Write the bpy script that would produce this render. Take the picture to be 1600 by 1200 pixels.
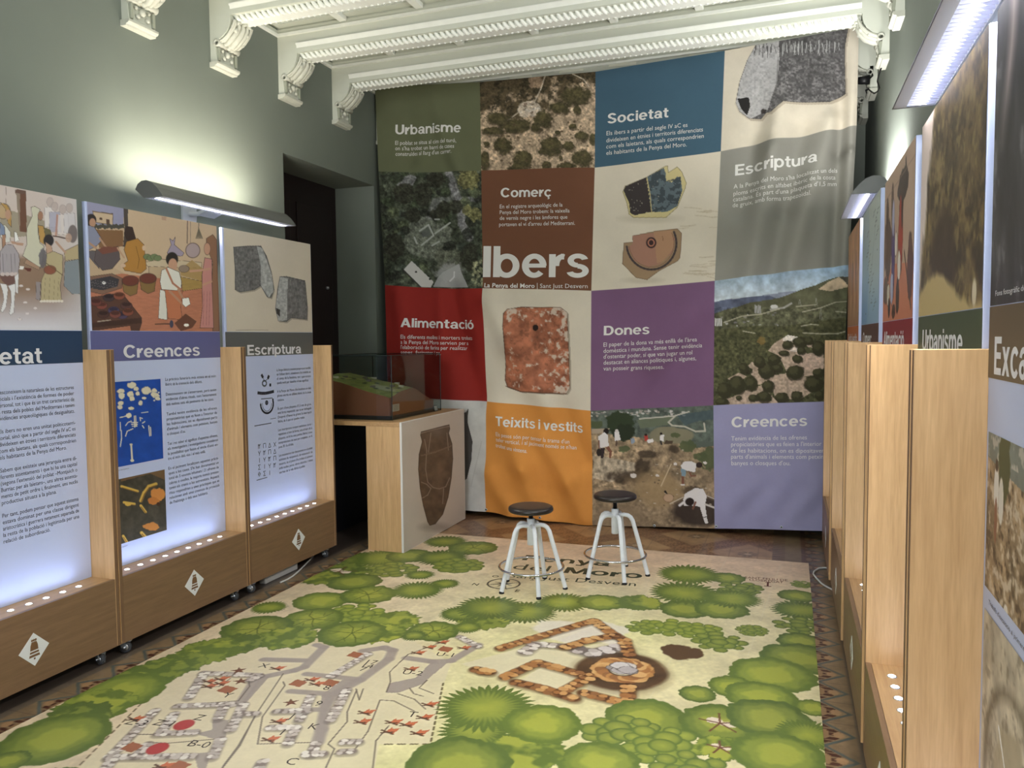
import bpy, bmesh, math, random
import numpy as np
from mathutils import Vector, Matrix
from mathutils.geometry import tessellate_polygon

for _o in list(bpy.data.objects):
    bpy.data.objects.remove(_o)
SC = bpy.context.scene
COL = SC.collection
PI = math.pi

# ------------------------------------------------------------------ camera
# room axes: +X across the room (left wall X=-3.61, right wall X=0.60), +Y down the room, Z up; metres
F = 1220.0                      # focal length for a 1600 px wide frame
EYE = np.array([0.0, 0.0, 1.6])
_dY = np.array([433.0, 75.0, -F]); _dY /= np.linalg.norm(_dY)
_dX = np.array([3429.0, -37.0, F]); _dX -= _dY * (_dX @ _dY); _dX /= np.linalg.norm(_dX)
_dZ = np.cross(_dX, _dY)
ROT = np.array([_dX, _dY, _dZ])
cam_data = bpy.data.cameras.new('camera')
cam_data.sensor_width = 36.0
cam_data.lens = F / 1600.0 * 36.0
cam_data.clip_start = 0.02
cam = bpy.data.objects.new('camera', cam_data)
COL.objects.link(cam)
_m = Matrix([list(r) for r in ROT]).to_4x4()
_m.translation = Vector(EYE)
cam.matrix_world = _m
SC.camera = cam

# ------------------------------------------------------------------ world, daylight, exposure
SC.view_settings.view_transform = 'Standard'
SC.view_settings.look = 'None'
SC.view_settings.gamma = 1.0
SC.view_settings.use_curve_mapping = False
SC.view_settings.exposure = 0.08
world = bpy.data.worlds.new('daylight')
SC.world = world
world.use_nodes = True
_bg = world.node_tree.nodes['Background']
_bg.inputs[0].default_value = (0.86, 0.95, 1.0, 1)
_bg.inputs[1].default_value = 0.3

def area_light(name, loc, direction, sx, sy, power, color=(1, 1, 1), spread=180, parent=None, shape='RECTANGLE', xaxis=None):
    d = bpy.data.lights.new(name, 'AREA')
    d.shape = shape; d.size = sx; d.size_y = sy
    d.energy = power; d.color = color; d.spread = math.radians(spread)
    o = bpy.data.objects.new(name, d)
    COL.objects.link(o)
    z = -Vector(direction).normalized()
    x = Vector(xaxis) if xaxis else (Vector((1, 0, 0)) if abs(z.x) < 0.9 else Vector((0, 1, 0)))
    y = z.cross(x).normalized(); x = y.cross(z).normalized()
    m = Matrix((x, y, z)).transposed().to_4x4(); m.translation = Vector(loc)
    if parent is not None:
        o.parent = parent
    o.matrix_local = m
    return o

# area lamp added as daylight fill behind the camera, with an unseen window round it
DAYLIGHT_FILL = area_light('daylight_fill', (-1.5, -4.98, 1.9), (0, 1, 0.10), 3.2, 2.6, 215, (0.94, 0.98, 1.0), xaxis=(1, 0, 0))

# ------------------------------------------------------------------ pixel <-> room helpers (the frame is 1600 x 1200)
def ray(x, y):
    return ROT @ np.array([x - 800.0, 600.0 - y, -F])
def onZ(x, y, z=0.0):
    r = ray(x, y); return EYE + r * ((z - EYE[2]) / r[2])
def onX(x, y, X):
    r = ray(x, y); return EYE + r * (X / r[0])
def onY(x, y, Y):
    r = ray(x, y); return EYE + r * (Y / r[1])
def rays(x, y):
    x = np.asarray(x, float); y = np.asarray(y, float)
    v = np.stack([x - 800.0, 600.0 - y, np.full_like(x, -F)], -1)
    return v @ ROT.T
def proj(P):
    c = (np.asarray(P, float) - EYE) @ ROT
    return 800 + F * c[..., 0] / -c[..., 2], 600 - F * c[..., 1] / -c[..., 2]

# ------------------------------------------------------------------ colour + materials
def lin1(c):
    c = c / 255.0
    return c / 12.92 if c <= 0.04045 else ((c + 0.055) / 1.055) ** 2.4
def S(r, g=None, b=None):
    if g is None: r, g, b = r
    return (lin1(r), lin1(g), lin1(b), 1.0)
MATS = {}
def mat(name, rgb, rough=0.6, metal=0.0, noise=0.0, nscale=8.0, spec=0.4, emit=0.0, stretch=None, bump=0.0, alpha=None, coat=0.0):
    if name in MATS: return MATS[name]
    m = bpy.data.materials.new(name); m.use_nodes = True
    nt = m.node_tree; b = nt.nodes['Principled BSDF']
    c = S(rgb)
    b.inputs['Base Color'].default_value = c
    b.inputs['Roughness'].default_value = rough
    b.inputs['Metallic'].default_value = metal
    b.inputs['Specular IOR Level'].default_value = spec
    if coat: b.inputs['Coat Weight'].default_value = coat
    if emit:
        b.inputs['Emission Color'].default_value = c
        b.inputs['Emission Strength'].default_value = emit
    if noise or bump:
        tc = nt.nodes.new('ShaderNodeTexCoord'); mp = nt.nodes.new('ShaderNodeMapping')
        nt.links.new(tc.outputs['Object'], mp.inputs['Vector'])
        if stretch: mp.inputs['Scale'].default_value = stretch
        n = nt.nodes.new('ShaderNodeTexNoise'); n.inputs['Scale'].default_value = nscale; n.inputs['Detail'].default_value = 5
        nt.links.new(mp.outputs['Vector'], n.inputs['Vector'])
        if noise:
            r = nt.nodes.new('ShaderNodeValToRGB')
            r.color_ramp.elements[0].position = 0.3; r.color_ramp.elements[1].position = 0.7
            r.color_ramp.elements[0].color = tuple(max(0, v * (1 - noise)) for v in c[:3]) + (1,)
            r.color_ramp.elements[1].color = tuple(min(1, v * (1 + noise)) for v in c[:3]) + (1,)
            nt.links.new(n.outputs['Fac'], r.inputs['Fac']); nt.links.new(r.outputs['Color'], b.inputs['Base Color'])
        if bump:
            bp = nt.nodes.new('ShaderNodeBump'); bp.inputs['Strength'].default_value = bump; bp.inputs['Distance'].default_value = 0.01
            nt.links.new(n.outputs['Fac'], bp.inputs['Height']); nt.links.new(bp.outputs['Normal'], b.inputs['Normal'])
    MATS[name] = m
    return m
def glass_mat(name, rgb, rough=0.0, mix=0.12):
    m = bpy.data.materials.new(name); m.use_nodes = True
    nt = m.node_tree; nt.nodes.remove(nt.nodes['Principled BSDF'])
    out = [n for n in nt.nodes if n.type == 'OUTPUT_MATERIAL'][0]
    t = nt.nodes.new('ShaderNodeBsdfTransparent'); t.inputs[0].default_value = S(rgb)
    g = nt.nodes.new('ShaderNodeBsdfGlossy'); g.inputs['Roughness'].default_value = rough
    mx = nt.nodes.new('ShaderNodeMixShader')
    lw = nt.nodes.new('ShaderNodeLayerWeight'); lw.inputs['Blend'].default_value = 0.5
    pw = nt.nodes.new('ShaderNodeMath'); pw.operation = 'POWER'; pw.inputs[1].default_value = 4.0
    ma = nt.nodes.new('ShaderNodeMath'); ma.operation = 'MULTIPLY_ADD'; ma.inputs[1].default_value = 0.4; ma.inputs[2].default_value = 0.022
    nt.links.new(lw.outputs['Facing'], pw.inputs[0]); nt.links.new(pw.outputs[0], ma.inputs[0]); nt.links.new(ma.outputs[0], mx.inputs[0])
    nt.links.new(t.outputs[0], mx.inputs[1]); nt.links.new(g.outputs[0], mx.inputs[2])
    nt.links.new(mx.outputs[0], out.inputs['Surface'])
    MATS[name] = m
    return m
def print_mat(name, rough=0.5, noise=0.0, spec=0.3):
    """ink: base colour comes from the mesh's own 'ink' colour attribute, mottled by a noise texture"""
    if name in MATS: return MATS[name]
    m = bpy.data.materials.new(name); m.use_nodes = True
    nt = m.node_tree; b = nt.nodes['Principled BSDF']
    a = nt.nodes.new('ShaderNodeAttribute'); a.attribute_name = 'ink'
    b.inputs['Roughness'].default_value = rough
    b.inputs['Specular IOR Level'].default_value = spec
    n = nt.nodes.new('ShaderNodeTexNoise'); n.inputs['Scale'].default_value = 60; n.inputs['Detail'].default_value = 4
    tc = nt.nodes.new('ShaderNodeTexCoord'); nt.links.new(tc.outputs['Object'], n.inputs['Vector'])
    mr = nt.nodes.new('ShaderNodeMapRange'); mr.inputs[3].default_value = 1 - noise; mr.inputs[4].default_value = 1 + noise
    nt.links.new(n.outputs['Fac'], mr.inputs[0])
    vm = nt.nodes.new('ShaderNodeVectorMath'); vm.operation = 'SCALE'
    nt.links.new(a.outputs['Color'], vm.inputs[0]); nt.links.new(mr.outputs[0], vm.inputs['Scale'])
    nt.links.new(vm.outputs[0], b.inputs['Base Color'])
    MATS[name] = m
    return m

# ------------------------------------------------------------------ objects, tags
def tag(o, label=None, cat=None, group=None, kind=None):
    if label: o['label'] = label
    if cat: o['category'] = cat
    if group: o['group'] = group
    if kind: o['kind'] = kind
    return o
def thing(name, loc, label, cat, rz=0.0, group=None):
    o = bpy.data.objects.new(name, None); COL.objects.link(o)
    o.empty_display_size = 0.1
    o.matrix_world = Matrix.Translation(Vector(loc)) @ Matrix.Rotation(rz, 4, 'Z')
    return tag(o, label, cat, group)
def link(name, me, parent=None):
    o = bpy.data.objects.new(name, me); COL.objects.link(o)
    if parent is not None: o.parent = parent
    return o
def wmat(parent):
    m = Matrix.Identity(4)
    while parent is not None:
        m = parent.matrix_local @ m if parent.parent else parent.matrix_basis @ m
        parent = parent.parent
    return m
def to_local(parent, P):
    """world points (n,3) -> the parent's frame"""
    if parent is None: return P
    mi = np.array(wmat(parent).inverted())
    return P @ mi[:3, :3].T + mi[:3, 3]

class MB:
    """collects shapes for ONE mesh object"""
    def __init__(s): s.v = []; s.f = []; s.m = []; s.sm = []; s.mats = []
    def mi(s, m):
        if m not in s.mats: s.mats.append(m)
        return s.mats.index(m)
    def add(s, vs, fs, m, smooth=False):
        b = len(s.v); i = s.mi(m)
        s.v += [tuple(v) for v in vs]
        for f in fs: s.f.append([b + k for k in f]); s.m.append(i); s.sm.append(smooth)
        return s
    def box(s, x0, x1, y0, y1, z0, z1, m):
        v = [(x, y, z) for z in (z0, z1) for y in (y0, y1) for x in (x0, x1)]
        return s.add(v, [(0, 2, 3, 1), (4, 5, 7, 6), (0, 1, 5, 4), (2, 6, 7, 3), (0, 4, 6, 2), (1, 3, 7, 5)], m)
    def bbox(s, x0, x1, y0, y1, z0, z1, m, r=0.003):
        """box with bevelled edges"""
        bm = bmesh.new(); bmesh.ops.create_cube(bm, size=1)
        for v in bm.verts: v.co = ((x0 + x1) / 2 + v.co.x * (x1 - x0), (y0 + y1) / 2 + v.co.y * (y1 - y0), (z0 + z1) / 2 + v.co.z * (z1 - z0))
        bmesh.ops.bevel(bm, geom=bm.edges[:], offset=r, segments=2, affect='EDGES', profile=0.6)
        return s.bm(bm, m)
    def bm(s, bm, m, smooth=False, mx=None):
        if mx is not None: bmesh.ops.transform(bm, matrix=mx, verts=bm.verts[:])
        bm.verts.ensure_lookup_table(); bm.verts.index_update()
        s.add([v.co[:] for v in bm.verts], [[v.index for v in f.verts] for f in bm.faces], m, smooth)
        bm.free(); return s
    def prism(s, prof, axis, a0, a1, m, smooth=False):
        """closed 2-D profile extruded along an axis; profile coords are the two other axes in order"""
        n = len(prof); vs = []
        for a in (a0, a1):
            for p in prof:
                vs.append((a, p[0], p[1]) if axis == 'x' else (p[0], a, p[1]) if axis == 'y' else (p[0], p[1], a))
        fs = [(i, (i + 1) % n, n + (i + 1) % n, n + i) for i in range(n)]
        s.add(vs, fs, m, smooth)
        tri = tessellate_polygon([[Vector((p[0], p[1], 0)) for p in prof]])
        s.add(vs, [tuple(t) for t in tri] + [tuple(n + k for k in t) for t in tri], m)
        return s
    def lathe(s, prof, m, seg=32, c=(0, 0, 0), smooth=True, axis='z'):
        vs = []; fs = []; n = len(prof)
        for k in range(seg):
            a = 2 * PI * k / seg
            for r, z in prof:
                p = (r * math.cos(a), r * math.sin(a), z)
                if axis == 'y': p = (p[0], p[2], p[1])
                if axis == 'x': p = (p[2], p[0], p[1])
                vs.append((c[0] + p[0], c[1] + p[1], c[2] + p[2]))
        for k in range(seg):
            k2 = (k + 1) % seg
            for i in range(n - 1): fs.append((k * n + i, k2 * n + i, k2 * n + i + 1, k * n + i + 1))
        return s.add(vs, fs, m, smooth)
    def tube(s, pts, r, m, seg=10, closed=False):
        pts = [Vector(p) for p in pts]; n = len(pts); vs = []; fs = []; up = None
        for i, p in enumerate(pts):
            a = pts[(i - 1) % n] if (closed or i) else p; b = pts[(i + 1) % n] if (closed or i < n - 1) else p
            t = (b - a).normalized()
            if up is None: up = Vector((0, 0, 1)) if abs(t.z) < 0.9 else Vector((1, 0, 0))
            x = t.cross(up).normalized(); up = x.cross(t).normalized()
            rr = r[i] if isinstance(r, (list, tuple)) else r
            for k in range(seg):
                q = 2 * PI * k / seg
                vs.append(p + (x * math.cos(q) + up * math.sin(q)) * rr)
        for i in range(n if closed else n - 1):
            j = (i + 1) % n
            for k in range(seg):
                k2 = (k + 1) % seg
                fs.append((i * seg + k, i * seg + k2, j * seg + k2, j * seg + k))
        s.add(vs, fs, m, True)
        if not closed: s.add(vs, [tuple(range(seg))[::-1], tuple(range((n - 1) * seg, n * seg))], m)
        return s
    def ball(s, c, r, m, seg=10, sc=(1, 1, 1)):
        bm = bmesh.new(); bmesh.ops.create_uvsphere(bm, u_segments=seg, v_segments=max(4, seg // 2), radius=r)
        return s.bm(bm, m, True, Matrix.Translation(Vector(c)) @ Matrix.Diagonal((sc[0], sc[1], sc[2], 1)))
    def poly2(s, pts2, fn, m):
        """filled polygon given in 2-D, each vertex mapped into space by fn(x, y)"""
        tri = tessellate_polygon([[Vector((p[0], p[1], 0)) for p in pts2]])
        return s.add([fn(*p) for p in pts2], [tuple(t) for t in tri], m)
    def mesh(s, name):
        me = bpy.data.meshes.new(name)
        me.from_pydata(s.v, [], s.f)
        for m in s.mats: me.materials.append(m)
        me.polygons.foreach_set('material_index', s.m)
        me.polygons.foreach_set('use_smooth', s.sm)
        me.update(); return me
    def build(s, name, parent=None, world=False):
        if world and parent is not None and s.v:
            s.v = [tuple(p) for p in to_local(parent, np.array(s.v))]
        return link(name, s.mesh(name), parent)

def grid_mesh(name, P, material, ink=None, smooth=True):
    """P: (ny, nx, 3) points; ink: (ny, nx, 3) sRGB 0..255"""
    ny, nx = P.shape[:2]
    me = bpy.data.meshes.new(name)
    idx = np.arange(nx * ny).reshape(ny, nx)
    q = np.stack([idx[:-1, :-1], idx[1:, :-1], idx[1:, 1:], idx[:-1, 1:]], -1).reshape(-1, 4)
    me.vertices.add(nx * ny); me.vertices.foreach_set('co', P.reshape(-1).astype(np.float32))
    me.loops.add(q.size); me.loops.foreach_set('vertex_index', q.reshape(-1).astype(np.int32))
    me.polygons.add(len(q))
    me.polygons.foreach_set('loop_start', np.arange(0, q.size, 4, dtype=np.int32))
    me.polygons.foreach_set('use_smooth', np.full(len(q), smooth, dtype=bool))
    me.update(calc_edges=True)
    me.materials.append(material)
    if ink is not None:
        c = np.clip(ink, 0, 255) / 255.0
        c = np.where(c <= 0.04045, c / 12.92, ((c + 0.055) / 1.055) ** 2.4)
        a = me.color_attributes.new('ink', 'FLOAT_COLOR', 'POINT')
        a.data.foreach_set('color', np.concatenate([c, np.ones(c.shape[:2] + (1,))], -1).reshape(-1).astype(np.float32))
    return me

# ------------------------------------------------------------------ lettering
_TXT = {}
def glyphs(s, bold=0.0):
    """flat outline letters: (n,2) points and triangles; size 1, baseline y=0"""
    k = (s, bold)
    if k not in _TXT:
        cu = bpy.data.curves.new('lettering', 'FONT')
        cu.body = s; cu.size = 1.0; cu.resolution_u = 2; cu.fill_mode = 'FRONT'; cu.offset = bold
        o = bpy.data.objects.new('lettering', cu)
        me = o.to_mesh()
        v = np.array([w.co[:2] for w in me.vertices]) if len(me.vertices) else np.zeros((0, 2))
        f = [tuple(p.vertices) for p in me.polygons]
        o.to_mesh_clear(); bpy.data.objects.remove(o); bpy.data.curves.remove(cu)
        _TXT[k] = (v, f)
    return _TXT[k]
def put_text(mb, s, m, fn, x0, y0, dirx, height, width=None, bold=0.0, upv=None):
    """letters laid in a 2-D frame (y may run down); dirx: unit baseline direction; height: cap height; width: fit"""
    v, f = glyphs(s, bold)
    if not len(v): return
    w = v[:, 0].max() - v[:, 0].min(); x = v[:, 0] - v[:, 0].min()
    sy = height / 0.73
    sx = sy if width is None else width / w
    dx, dy = dirx; n = math.hypot(dx, dy); dx /= n; dy /= n
    ux, uy = upv if upv else (-dy, dx)
    n = math.hypot(ux, uy); ux /= n; uy /= n
    px = x0 + dx * x * sx + ux * v[:, 1] * sy
    py = y0 + dy * x * sx + uy * v[:, 1] * sy
    mb.add(fn.vec(px, py) if hasattr(fn, 'vec') else [fn(a, b) for a, b in zip(px, py)], f, m)

# bold grotesque capitals and small letters built from bars and rings (cap height 1, x height 0.74)
def _ring(cx, cy, rx, ry, a0=0, a1=360, s=0.205, h=0.165):
    n = max(6, int(abs(a1 - a0) / 9)); v = []; f = []
    for k in range(n + 1):
        t = math.radians(a0 + (a1 - a0) * k / n)
        v += [(cx + rx * math.cos(t), cy + ry * math.sin(t)), (cx + (rx - s) * math.cos(t), cy + (ry - h) * math.sin(t))]
        if k: f.append((2 * k - 2, 2 * k, 2 * k + 1, 2 * k - 1))
    return v, f
def _bar(x0, x1, y0, y1): return [(x0, y0), (x1, y0), (x1, y1), (x0, y1)], [(0, 1, 2, 3)]
def _quad(*p): return list(p), [(0, 1, 2, 3)]
S_ = 0.205
_O = [_ring(.385, .37, .385, .39)]
GROT = {
 'o': (.77, _O), 'ó': (.77, _O + [_quad((.30, .80), (.44, .80), (.58, 1.0), (.38, 1.0))]),
 'n': (.71, [_bar(0, S_, 0, .74), _ring(.365, .40, .345, .36, 0, 165), _bar(.71 - S_, .71, 0, .40)]),
 'm': (1.12, [_bar(0, S_, 0, .74), _ring(.345, .40, .325, .36, 0, 165), _bar(.67 - S_, .67, 0, .40), _ring(.795, .40, .325, .36, 0, 165), _bar(1.12 - S_, 1.12, 0, .40)]),
 'r': (.46, [_bar(0, S_, 0, .74), _ring(.41, .36, .30, .38, 75, 180), _bar(.36, .46, .57, .75)]),
 'u': (.71, [_bar(.71 - S_, .71, 0, .74), _ring(.345, .34, .345, .36, 180, 345), _bar(0, S_, .34, .74)]),
 'b': (.79, [_bar(0, S_, 0, 1), _ring(.405, .37, .385, .39)]), 'd': (.79, [_bar(.79 - S_, .79, 0, 1), _ring(.385, .37, .385, .39)]),
 'p': (.79, [_bar(0, S_, -.27, .74), _ring(.405, .37, .385, .39)]),
 'a': (.73, [_bar(.49, .49 + S_ - .01, .05, .50), _quad((.49, .12), (.56, 0), (.75, 0), (.69, .12)), _ring(.355, .47, .335, .29, 0, 172, .2, .15), _ring(.31, .215, .31, .235, 0, 360, .2, .135), _bar(.33, .60, .34, .46)]),
 'e': (.76, [_ring(.38, .37, .38, .39, 0, 318), _bar(.12, .74, .31, .44)]),
 'c': (.72, [_ring(.385, .37, .385, .39, 38, 322)]), 'ç': (.72, [_ring(.385, .37, .385, .39, 38, 322), _bar(.34, .46, -.12, .02), _ring(.40, -.16, .14, .12, -120, 90, .1, .09)]),
 's': (.68, [_ring(.34, .535, .31, .225, 15, 270, .19, .15), _ring(.335, .205, .335, .225, -165, 90, .19, .15)]),
 'i': (.205, [_bar(0, S_, 0, .74), _bar(0, S_, .83, 1.0)]), 'l': (.205, [_bar(0, S_, 0, 1)]), 'I': (.23, [_bar(0, .23, 0, 1)]),
 't': (.46, [_bar(.11, .11 + S_, .16, .95), _bar(0, .46, .59, .74), _ring(.33, .20, .22, .20, 180, 275), _bar(.33, .46, 0, .165)]),
 'x': (.74, [_quad((0, .74), (.24, .74), (.74, 0), (.50, 0)), _quad((.50, .74), (.74, .74), (.24, 0), (0, 0))]),
 'v': (.74, [_quad((0, .74), (.22, .74), (.46, 0), (.27, 0)), _quad((.52, .74), (.74, .74), (.47, 0), (.28, 0))]),
 'y': (.74, [_quad((0, .74), (.22, .74), (.47, .02), (.29, -.02)), _quad((.52, .74), (.74, .74), (.42, -.20), (.22, -.20)), _bar(.08, .36, -.28, -.13)]),
 'C': (.92, [_ring(.49, .5, .49, .52, 38, 322, .23, .18)]), 'D': (.88, [_bar(0, .23, 0, 1), _bar(.1, .45, .82, 1), _bar(.1, .45, 0, .18), _ring(.42, .5, .46, .5, -90, 90, .23, .18)]),
 'E': (.74, [_bar(0, .23, 0, 1), _bar(.1, .74, .82, 1), _bar(.1, .69, .42, .59), _bar(.1, .74, 0, .18)]),
 'S': (.82, [_ring(.41, .735, .37, .285, 12, 270, .22, .18), _ring(.405, .265, .405, .285, -168, 90, .22, .18)]),
 'U': (.88, [_bar(0, .23, .38, 1), _bar(.65, .88, .38, 1), _ring(.44, .38, .44, .40, 180, 360, .23, .18)]),
 'A': (.94, [_quad((.35, 1), (.59, 1), (.24, 0), (0, 0)), _quad((.35, 1), (.59, 1), (.94, 0), (.70, 0)), _bar(.24, .70, .22, .38)]),
 'T': (.80, [_bar(0, .80, .82, 1), _bar(.285, .515, 0, .9)]), 'P': (.80, [_bar(0, .23, 0, 1), _bar(.1, .5, .82, 1), _bar(.1, .5, .36, .53), _ring(.48, .68, .32, .32, -90, 90, .22, .165)]),
 'M': (1.02, [_bar(0, .21, 0, 1), _bar(.81, 1.02, 0, 1), _quad((.02, 1), (.27, 1), (.60, 0), (.42, 0)), _quad((.75, 1), (1.0, 1), (.60, 0), (.42, 0))]),
}
def grot(s):
    """glyph points, faces and a tiny stacking level per stroke"""
    v = []; f = []; lv = []; x = 0.0
    for ch in s:
        if ch == ' ': x += 0.30; continue
        w, parts = GROT[ch]
        for li, (pv, pf) in enumerate(parts):
            for q in pf:
                a, b_, c, d = [np.array(pv[k], float) for k in q]
                n = max(1, int(math.ceil(max(np.hypot(*(b_ - a)), np.hypot(*(c - d))) / 0.22))); m = max(1, int(math.ceil(max(np.hypot(*(d - a)), np.hypot(*(c - b_))) / 0.22)))
                b0 = len(v)
                for i in range(m + 1):
                    for k in range(n + 1):
                        u, t = k / n, i / m
                        p = (a * (1 - u) + b_ * u) * (1 - t) + (d * (1 - u) + c * u) * t
                        v.append((x + p[0], p[1])); lv.append(li)
                for i in range(m):
                    for k in range(n): r = b0 + i * (n + 1) + k; f.append((r, r + 1, r + n + 2, r + n + 1))
        x += w + 0.075
    return np.array(v), f, np.array(lv)
def put_bold(mb, s, m, fn, x0, y0, dirx, height, width=None, upv=None):
    v, f, lv = grot(s); w = v[:, 0].max()
    sy = height; sx = sy if width is None else width / w
    dx, dy = dirx; n = math.hypot(dx, dy); dx /= n; dy /= n
    ux, uy = upv if upv else (-dy, dx); n = math.hypot(ux, uy); ux /= n; uy /= n
    px = x0 + dx * v[:, 0] * sx + ux * v[:, 1] * sy; py = y0 + dy * v[:, 0] * sx + uy * v[:, 1] * sy
    P = np.array(fn.vec(px, py) if hasattr(fn, 'vec') else [fn(a, b) for a, b in zip(px, py)])
    P = P + np.array(getattr(fn, 'normal', (0, 0, 1)))[None, :] * (lv * 0.00012)[:, None]
    mb.add(P, f, m)

# ------------------------------------------------------------------ numpy picture painter (ink for printed surfaces)
_RNG = np.random.RandomState(7)
_LAT = _RNG.rand(256, 256)
def vnoise(x, y, seed=0):
    x = x + seed * 17.31; y = y + seed * 9.73
    xi = np.floor(x).astype(int); yi = np.floor(y).astype(int)
    fx = x - xi; fy = y - yi
    fx = fx * fx * (3 - 2 * fx); fy = fy * fy * (3 - 2 * fy)
    g = lambda a, b: _LAT[a & 255, b & 255]
    return (g(xi, yi) * (1 - fx) + g(xi + 1, yi) * fx) * (1 - fy) + (g(xi, yi + 1) * (1 - fx) + g(xi + 1, yi + 1) * fx) * fy
def fbm(x, y, sc, seed=0, oc=4):
    t = 0; a = 0.5; n = 0
    for i in range(oc):
        t = t + a * vnoise(x / sc, y / sc, seed + i * 3); n += a; a *= 0.55; sc /= 2.0
    return t / n
class Paint:
    def __init__(s, x, y, c=(128, 128, 128), rgb=None):
        s.x = np.asarray(x, float); s.y = np.asarray(y, float)
        s.c = np.zeros(s.x.shape + (3,)) + np.array(c, float) if rgb is None else rgb
    def blend(s, mask, col):
        m = np.clip(mask, 0, 1)[..., None]
        s.c[...] = s.c * (1 - m) + np.array(col, float) * m
    def sub(s, x0, x1, y0, y1):
        k = (s.x > x0) & (s.x < x1) & (s.y > y0) & (s.y < y1)
        return np.nonzero(k)
    def inside(s, pts, x, y):
        r = np.zeros(x.shape, bool); n = len(pts)
        for i in range(n):
            ax, ay = pts[i]; bx, by = pts[i - 1]
            if ay == by: continue
            k = ((ay > y) != (by > y)) & (x < (bx - ax) * (y - ay) / (by - ay) + ax)
            r ^= k
        return r
    def poly(s, pts, col, a=1.0, line=None, lw=1.0):
        xs = [p[0] for p in pts]; ys = [p[1] for p in pts]
        k = s.sub(min(xs), max(xs), min(ys), max(ys))
        if len(k[0]):
            m = s.inside(pts, s.x[k], s.y[k])[:, None] * a
            s.c[k] = s.c[k] * (1 - m) + np.array(col, float) * m
        if line is not None: s.line(list(pts) + [pts[0]], lw, line, 0.8)
        return s
    def ell(s, cx, cy, rx, ry, col, a=1.0, rough=0.0, rs=None, soft=0.12, seed=0, line=None):
        g = 1.2 + rough
        k = s.sub(cx - rx * g, cx + rx * g, cy - ry * g, cy + ry * g)
        if not len(k[0]): return s
        x = s.x[k]; y = s.y[k]
        d = np.hypot((x - cx) / rx, (y - cy) / ry)
        if rough: d = d + rough * 2 * (fbm(x, y, rs or rx * 0.5, seed + 1, 3) - 0.5)
        m = np.clip((1 - d) / soft + 0.5, 0, 1)[:, None] * a
        s.c[k] = s.c[k] * (1 - m) + np.array(col, float) * m
        if line is not None:
            m = np.clip(1 - np.abs(d - 1) / 0.1, 0, 1)[:, None] * 0.7
            s.c[k] = s.c[k] * (1 - m) + np.array(line, float) * m
        return s
    def line(s, pts, w, col, a=1.0):
        for p, q in zip(pts[:-1], pts[1:]):
            k = s.sub(min(p[0], q[0]) - w * 2, max(p[0], q[0]) + w * 2, min(p[1], q[1]) - w * 2, max(p[1], q[1]) + w * 2)
            if not len(k[0]): continue
            x = s.x[k] - p[0]; y = s.y[k] - p[1]; dx = q[0] - p[0]; dy = q[1] - p[1]
            L = dx * dx + dy * dy + 1e-12
            t = np.clip((x * dx + y * dy) / L, 0, 1)
            d = np.hypot(x - t * dx, y - t * dy)
            m = np.clip((w / 2 - d) / (w * 0.25) + 0.5, 0, 1)[:, None] * a
            s.c[k] = s.c[k] * (1 - m) + np.array(col, float) * m
        return s
    def fade(s, k):
        g = s.c.mean(-1, keepdims=True); s.c[...] = s.c * (1 - k) + g * k
        return s
    def mottle(s, amp, sc, seed=0, col=None):
        n = fbm(s.x, s.y, sc, seed) - 0.5
        if col is None: s.c[...] = s.c * (1 + 2 * amp * n[..., None])
        else: s.blend(np.clip(n * 4 * amp, 0, 1), col)
        return s

# ================================================================== the room
XL, XR, YB, YF, ZC = -3.61, 0.60, 7.45, -5.0, 3.95
M_WALL = mat('wall_paint', (117, 124, 115), 0.75, noise=0.05, nscale=1.6, bump=0.05)
M_CREAM = mat('beam_paint', (204, 207, 194), 0.6, noise=0.03, nscale=3)
M_PLASTER = mat('white_plaster', (236, 238, 230), 0.55, noise=0.03, nscale=14)
M_CEIL = mat('ceiling_white', (234, 243, 252), 0.6, noise=0.03, nscale=6)
M_BRK = mat('bracket_paint', (160, 164, 148), 0.6, noise=0.04, nscale=8)
M_BRK2 = mat('bracket_relief', (196, 197, 184), 0.55, noise=0.06, nscale=30)
M_DOOR = mat('dark_door', (34, 24, 24), 0.5, noise=0.1, nscale=3)
M_METAL = mat('zinc_metal', (190, 195, 200), 0.3, metal=0.9)
M_BLACK = mat('black_plastic', (18, 18, 20), 0.45)
M_WHITE = mat('white_plastic', (235, 236, 234), 0.45)

def structure(name, mb):
    o = mb.build(name); o['kind'] = 'structure'; return o

# left wall with the recessed doorway
NY0, NY1, NZ, NX = 5.06, 6.43, 3.015, -4.02
w = MB()
w.box(XL - 0.45, XL, YF - 0.15, NY0, 0, ZC + 0.1, M_WALL)
w.box(XL - 0.45, XL, NY1, YB + 0.15, 0, ZC + 0.1, M_WALL)
w.box(XL - 0.45, XL, NY0, NY1, NZ, ZC + 0.1, M_WALL)
structure('wall_left', w)
w = MB(); w.box(XR, XR + 0.15, YF - 0.15, YB + 0.15, 0, ZC + 0.1, M_WALL); structure('wall_right', w)
w = MB(); w.box(XL, XR, YB, YB + 0.15, 0, ZC + 0.1, M_WALL); structure('wall_back', w)
w = MB()
w.box(XL, -3.1, YF - 0.15, YF, 0, ZC + 0.1, M_WALL); w.box(0.1, XR, YF - 0.15, YF, 0, ZC + 0.1, M_WALL)
w.box(-3.1, 0.1, YF - 0.15, YF, 3.3, ZC + 0.1, M_WALL); w.box(-3.1, 0.1, YF - 0.15, YF, 0, 0.7, M_WALL)
structure('wall_front', w)
w = MB()
for x in (-3.1, -1.53, 0.04): w.bbox(x, x + 0.06, YF - 0.10, YF - 0.04, 0.7, 3.3, M_WHITE)
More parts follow.
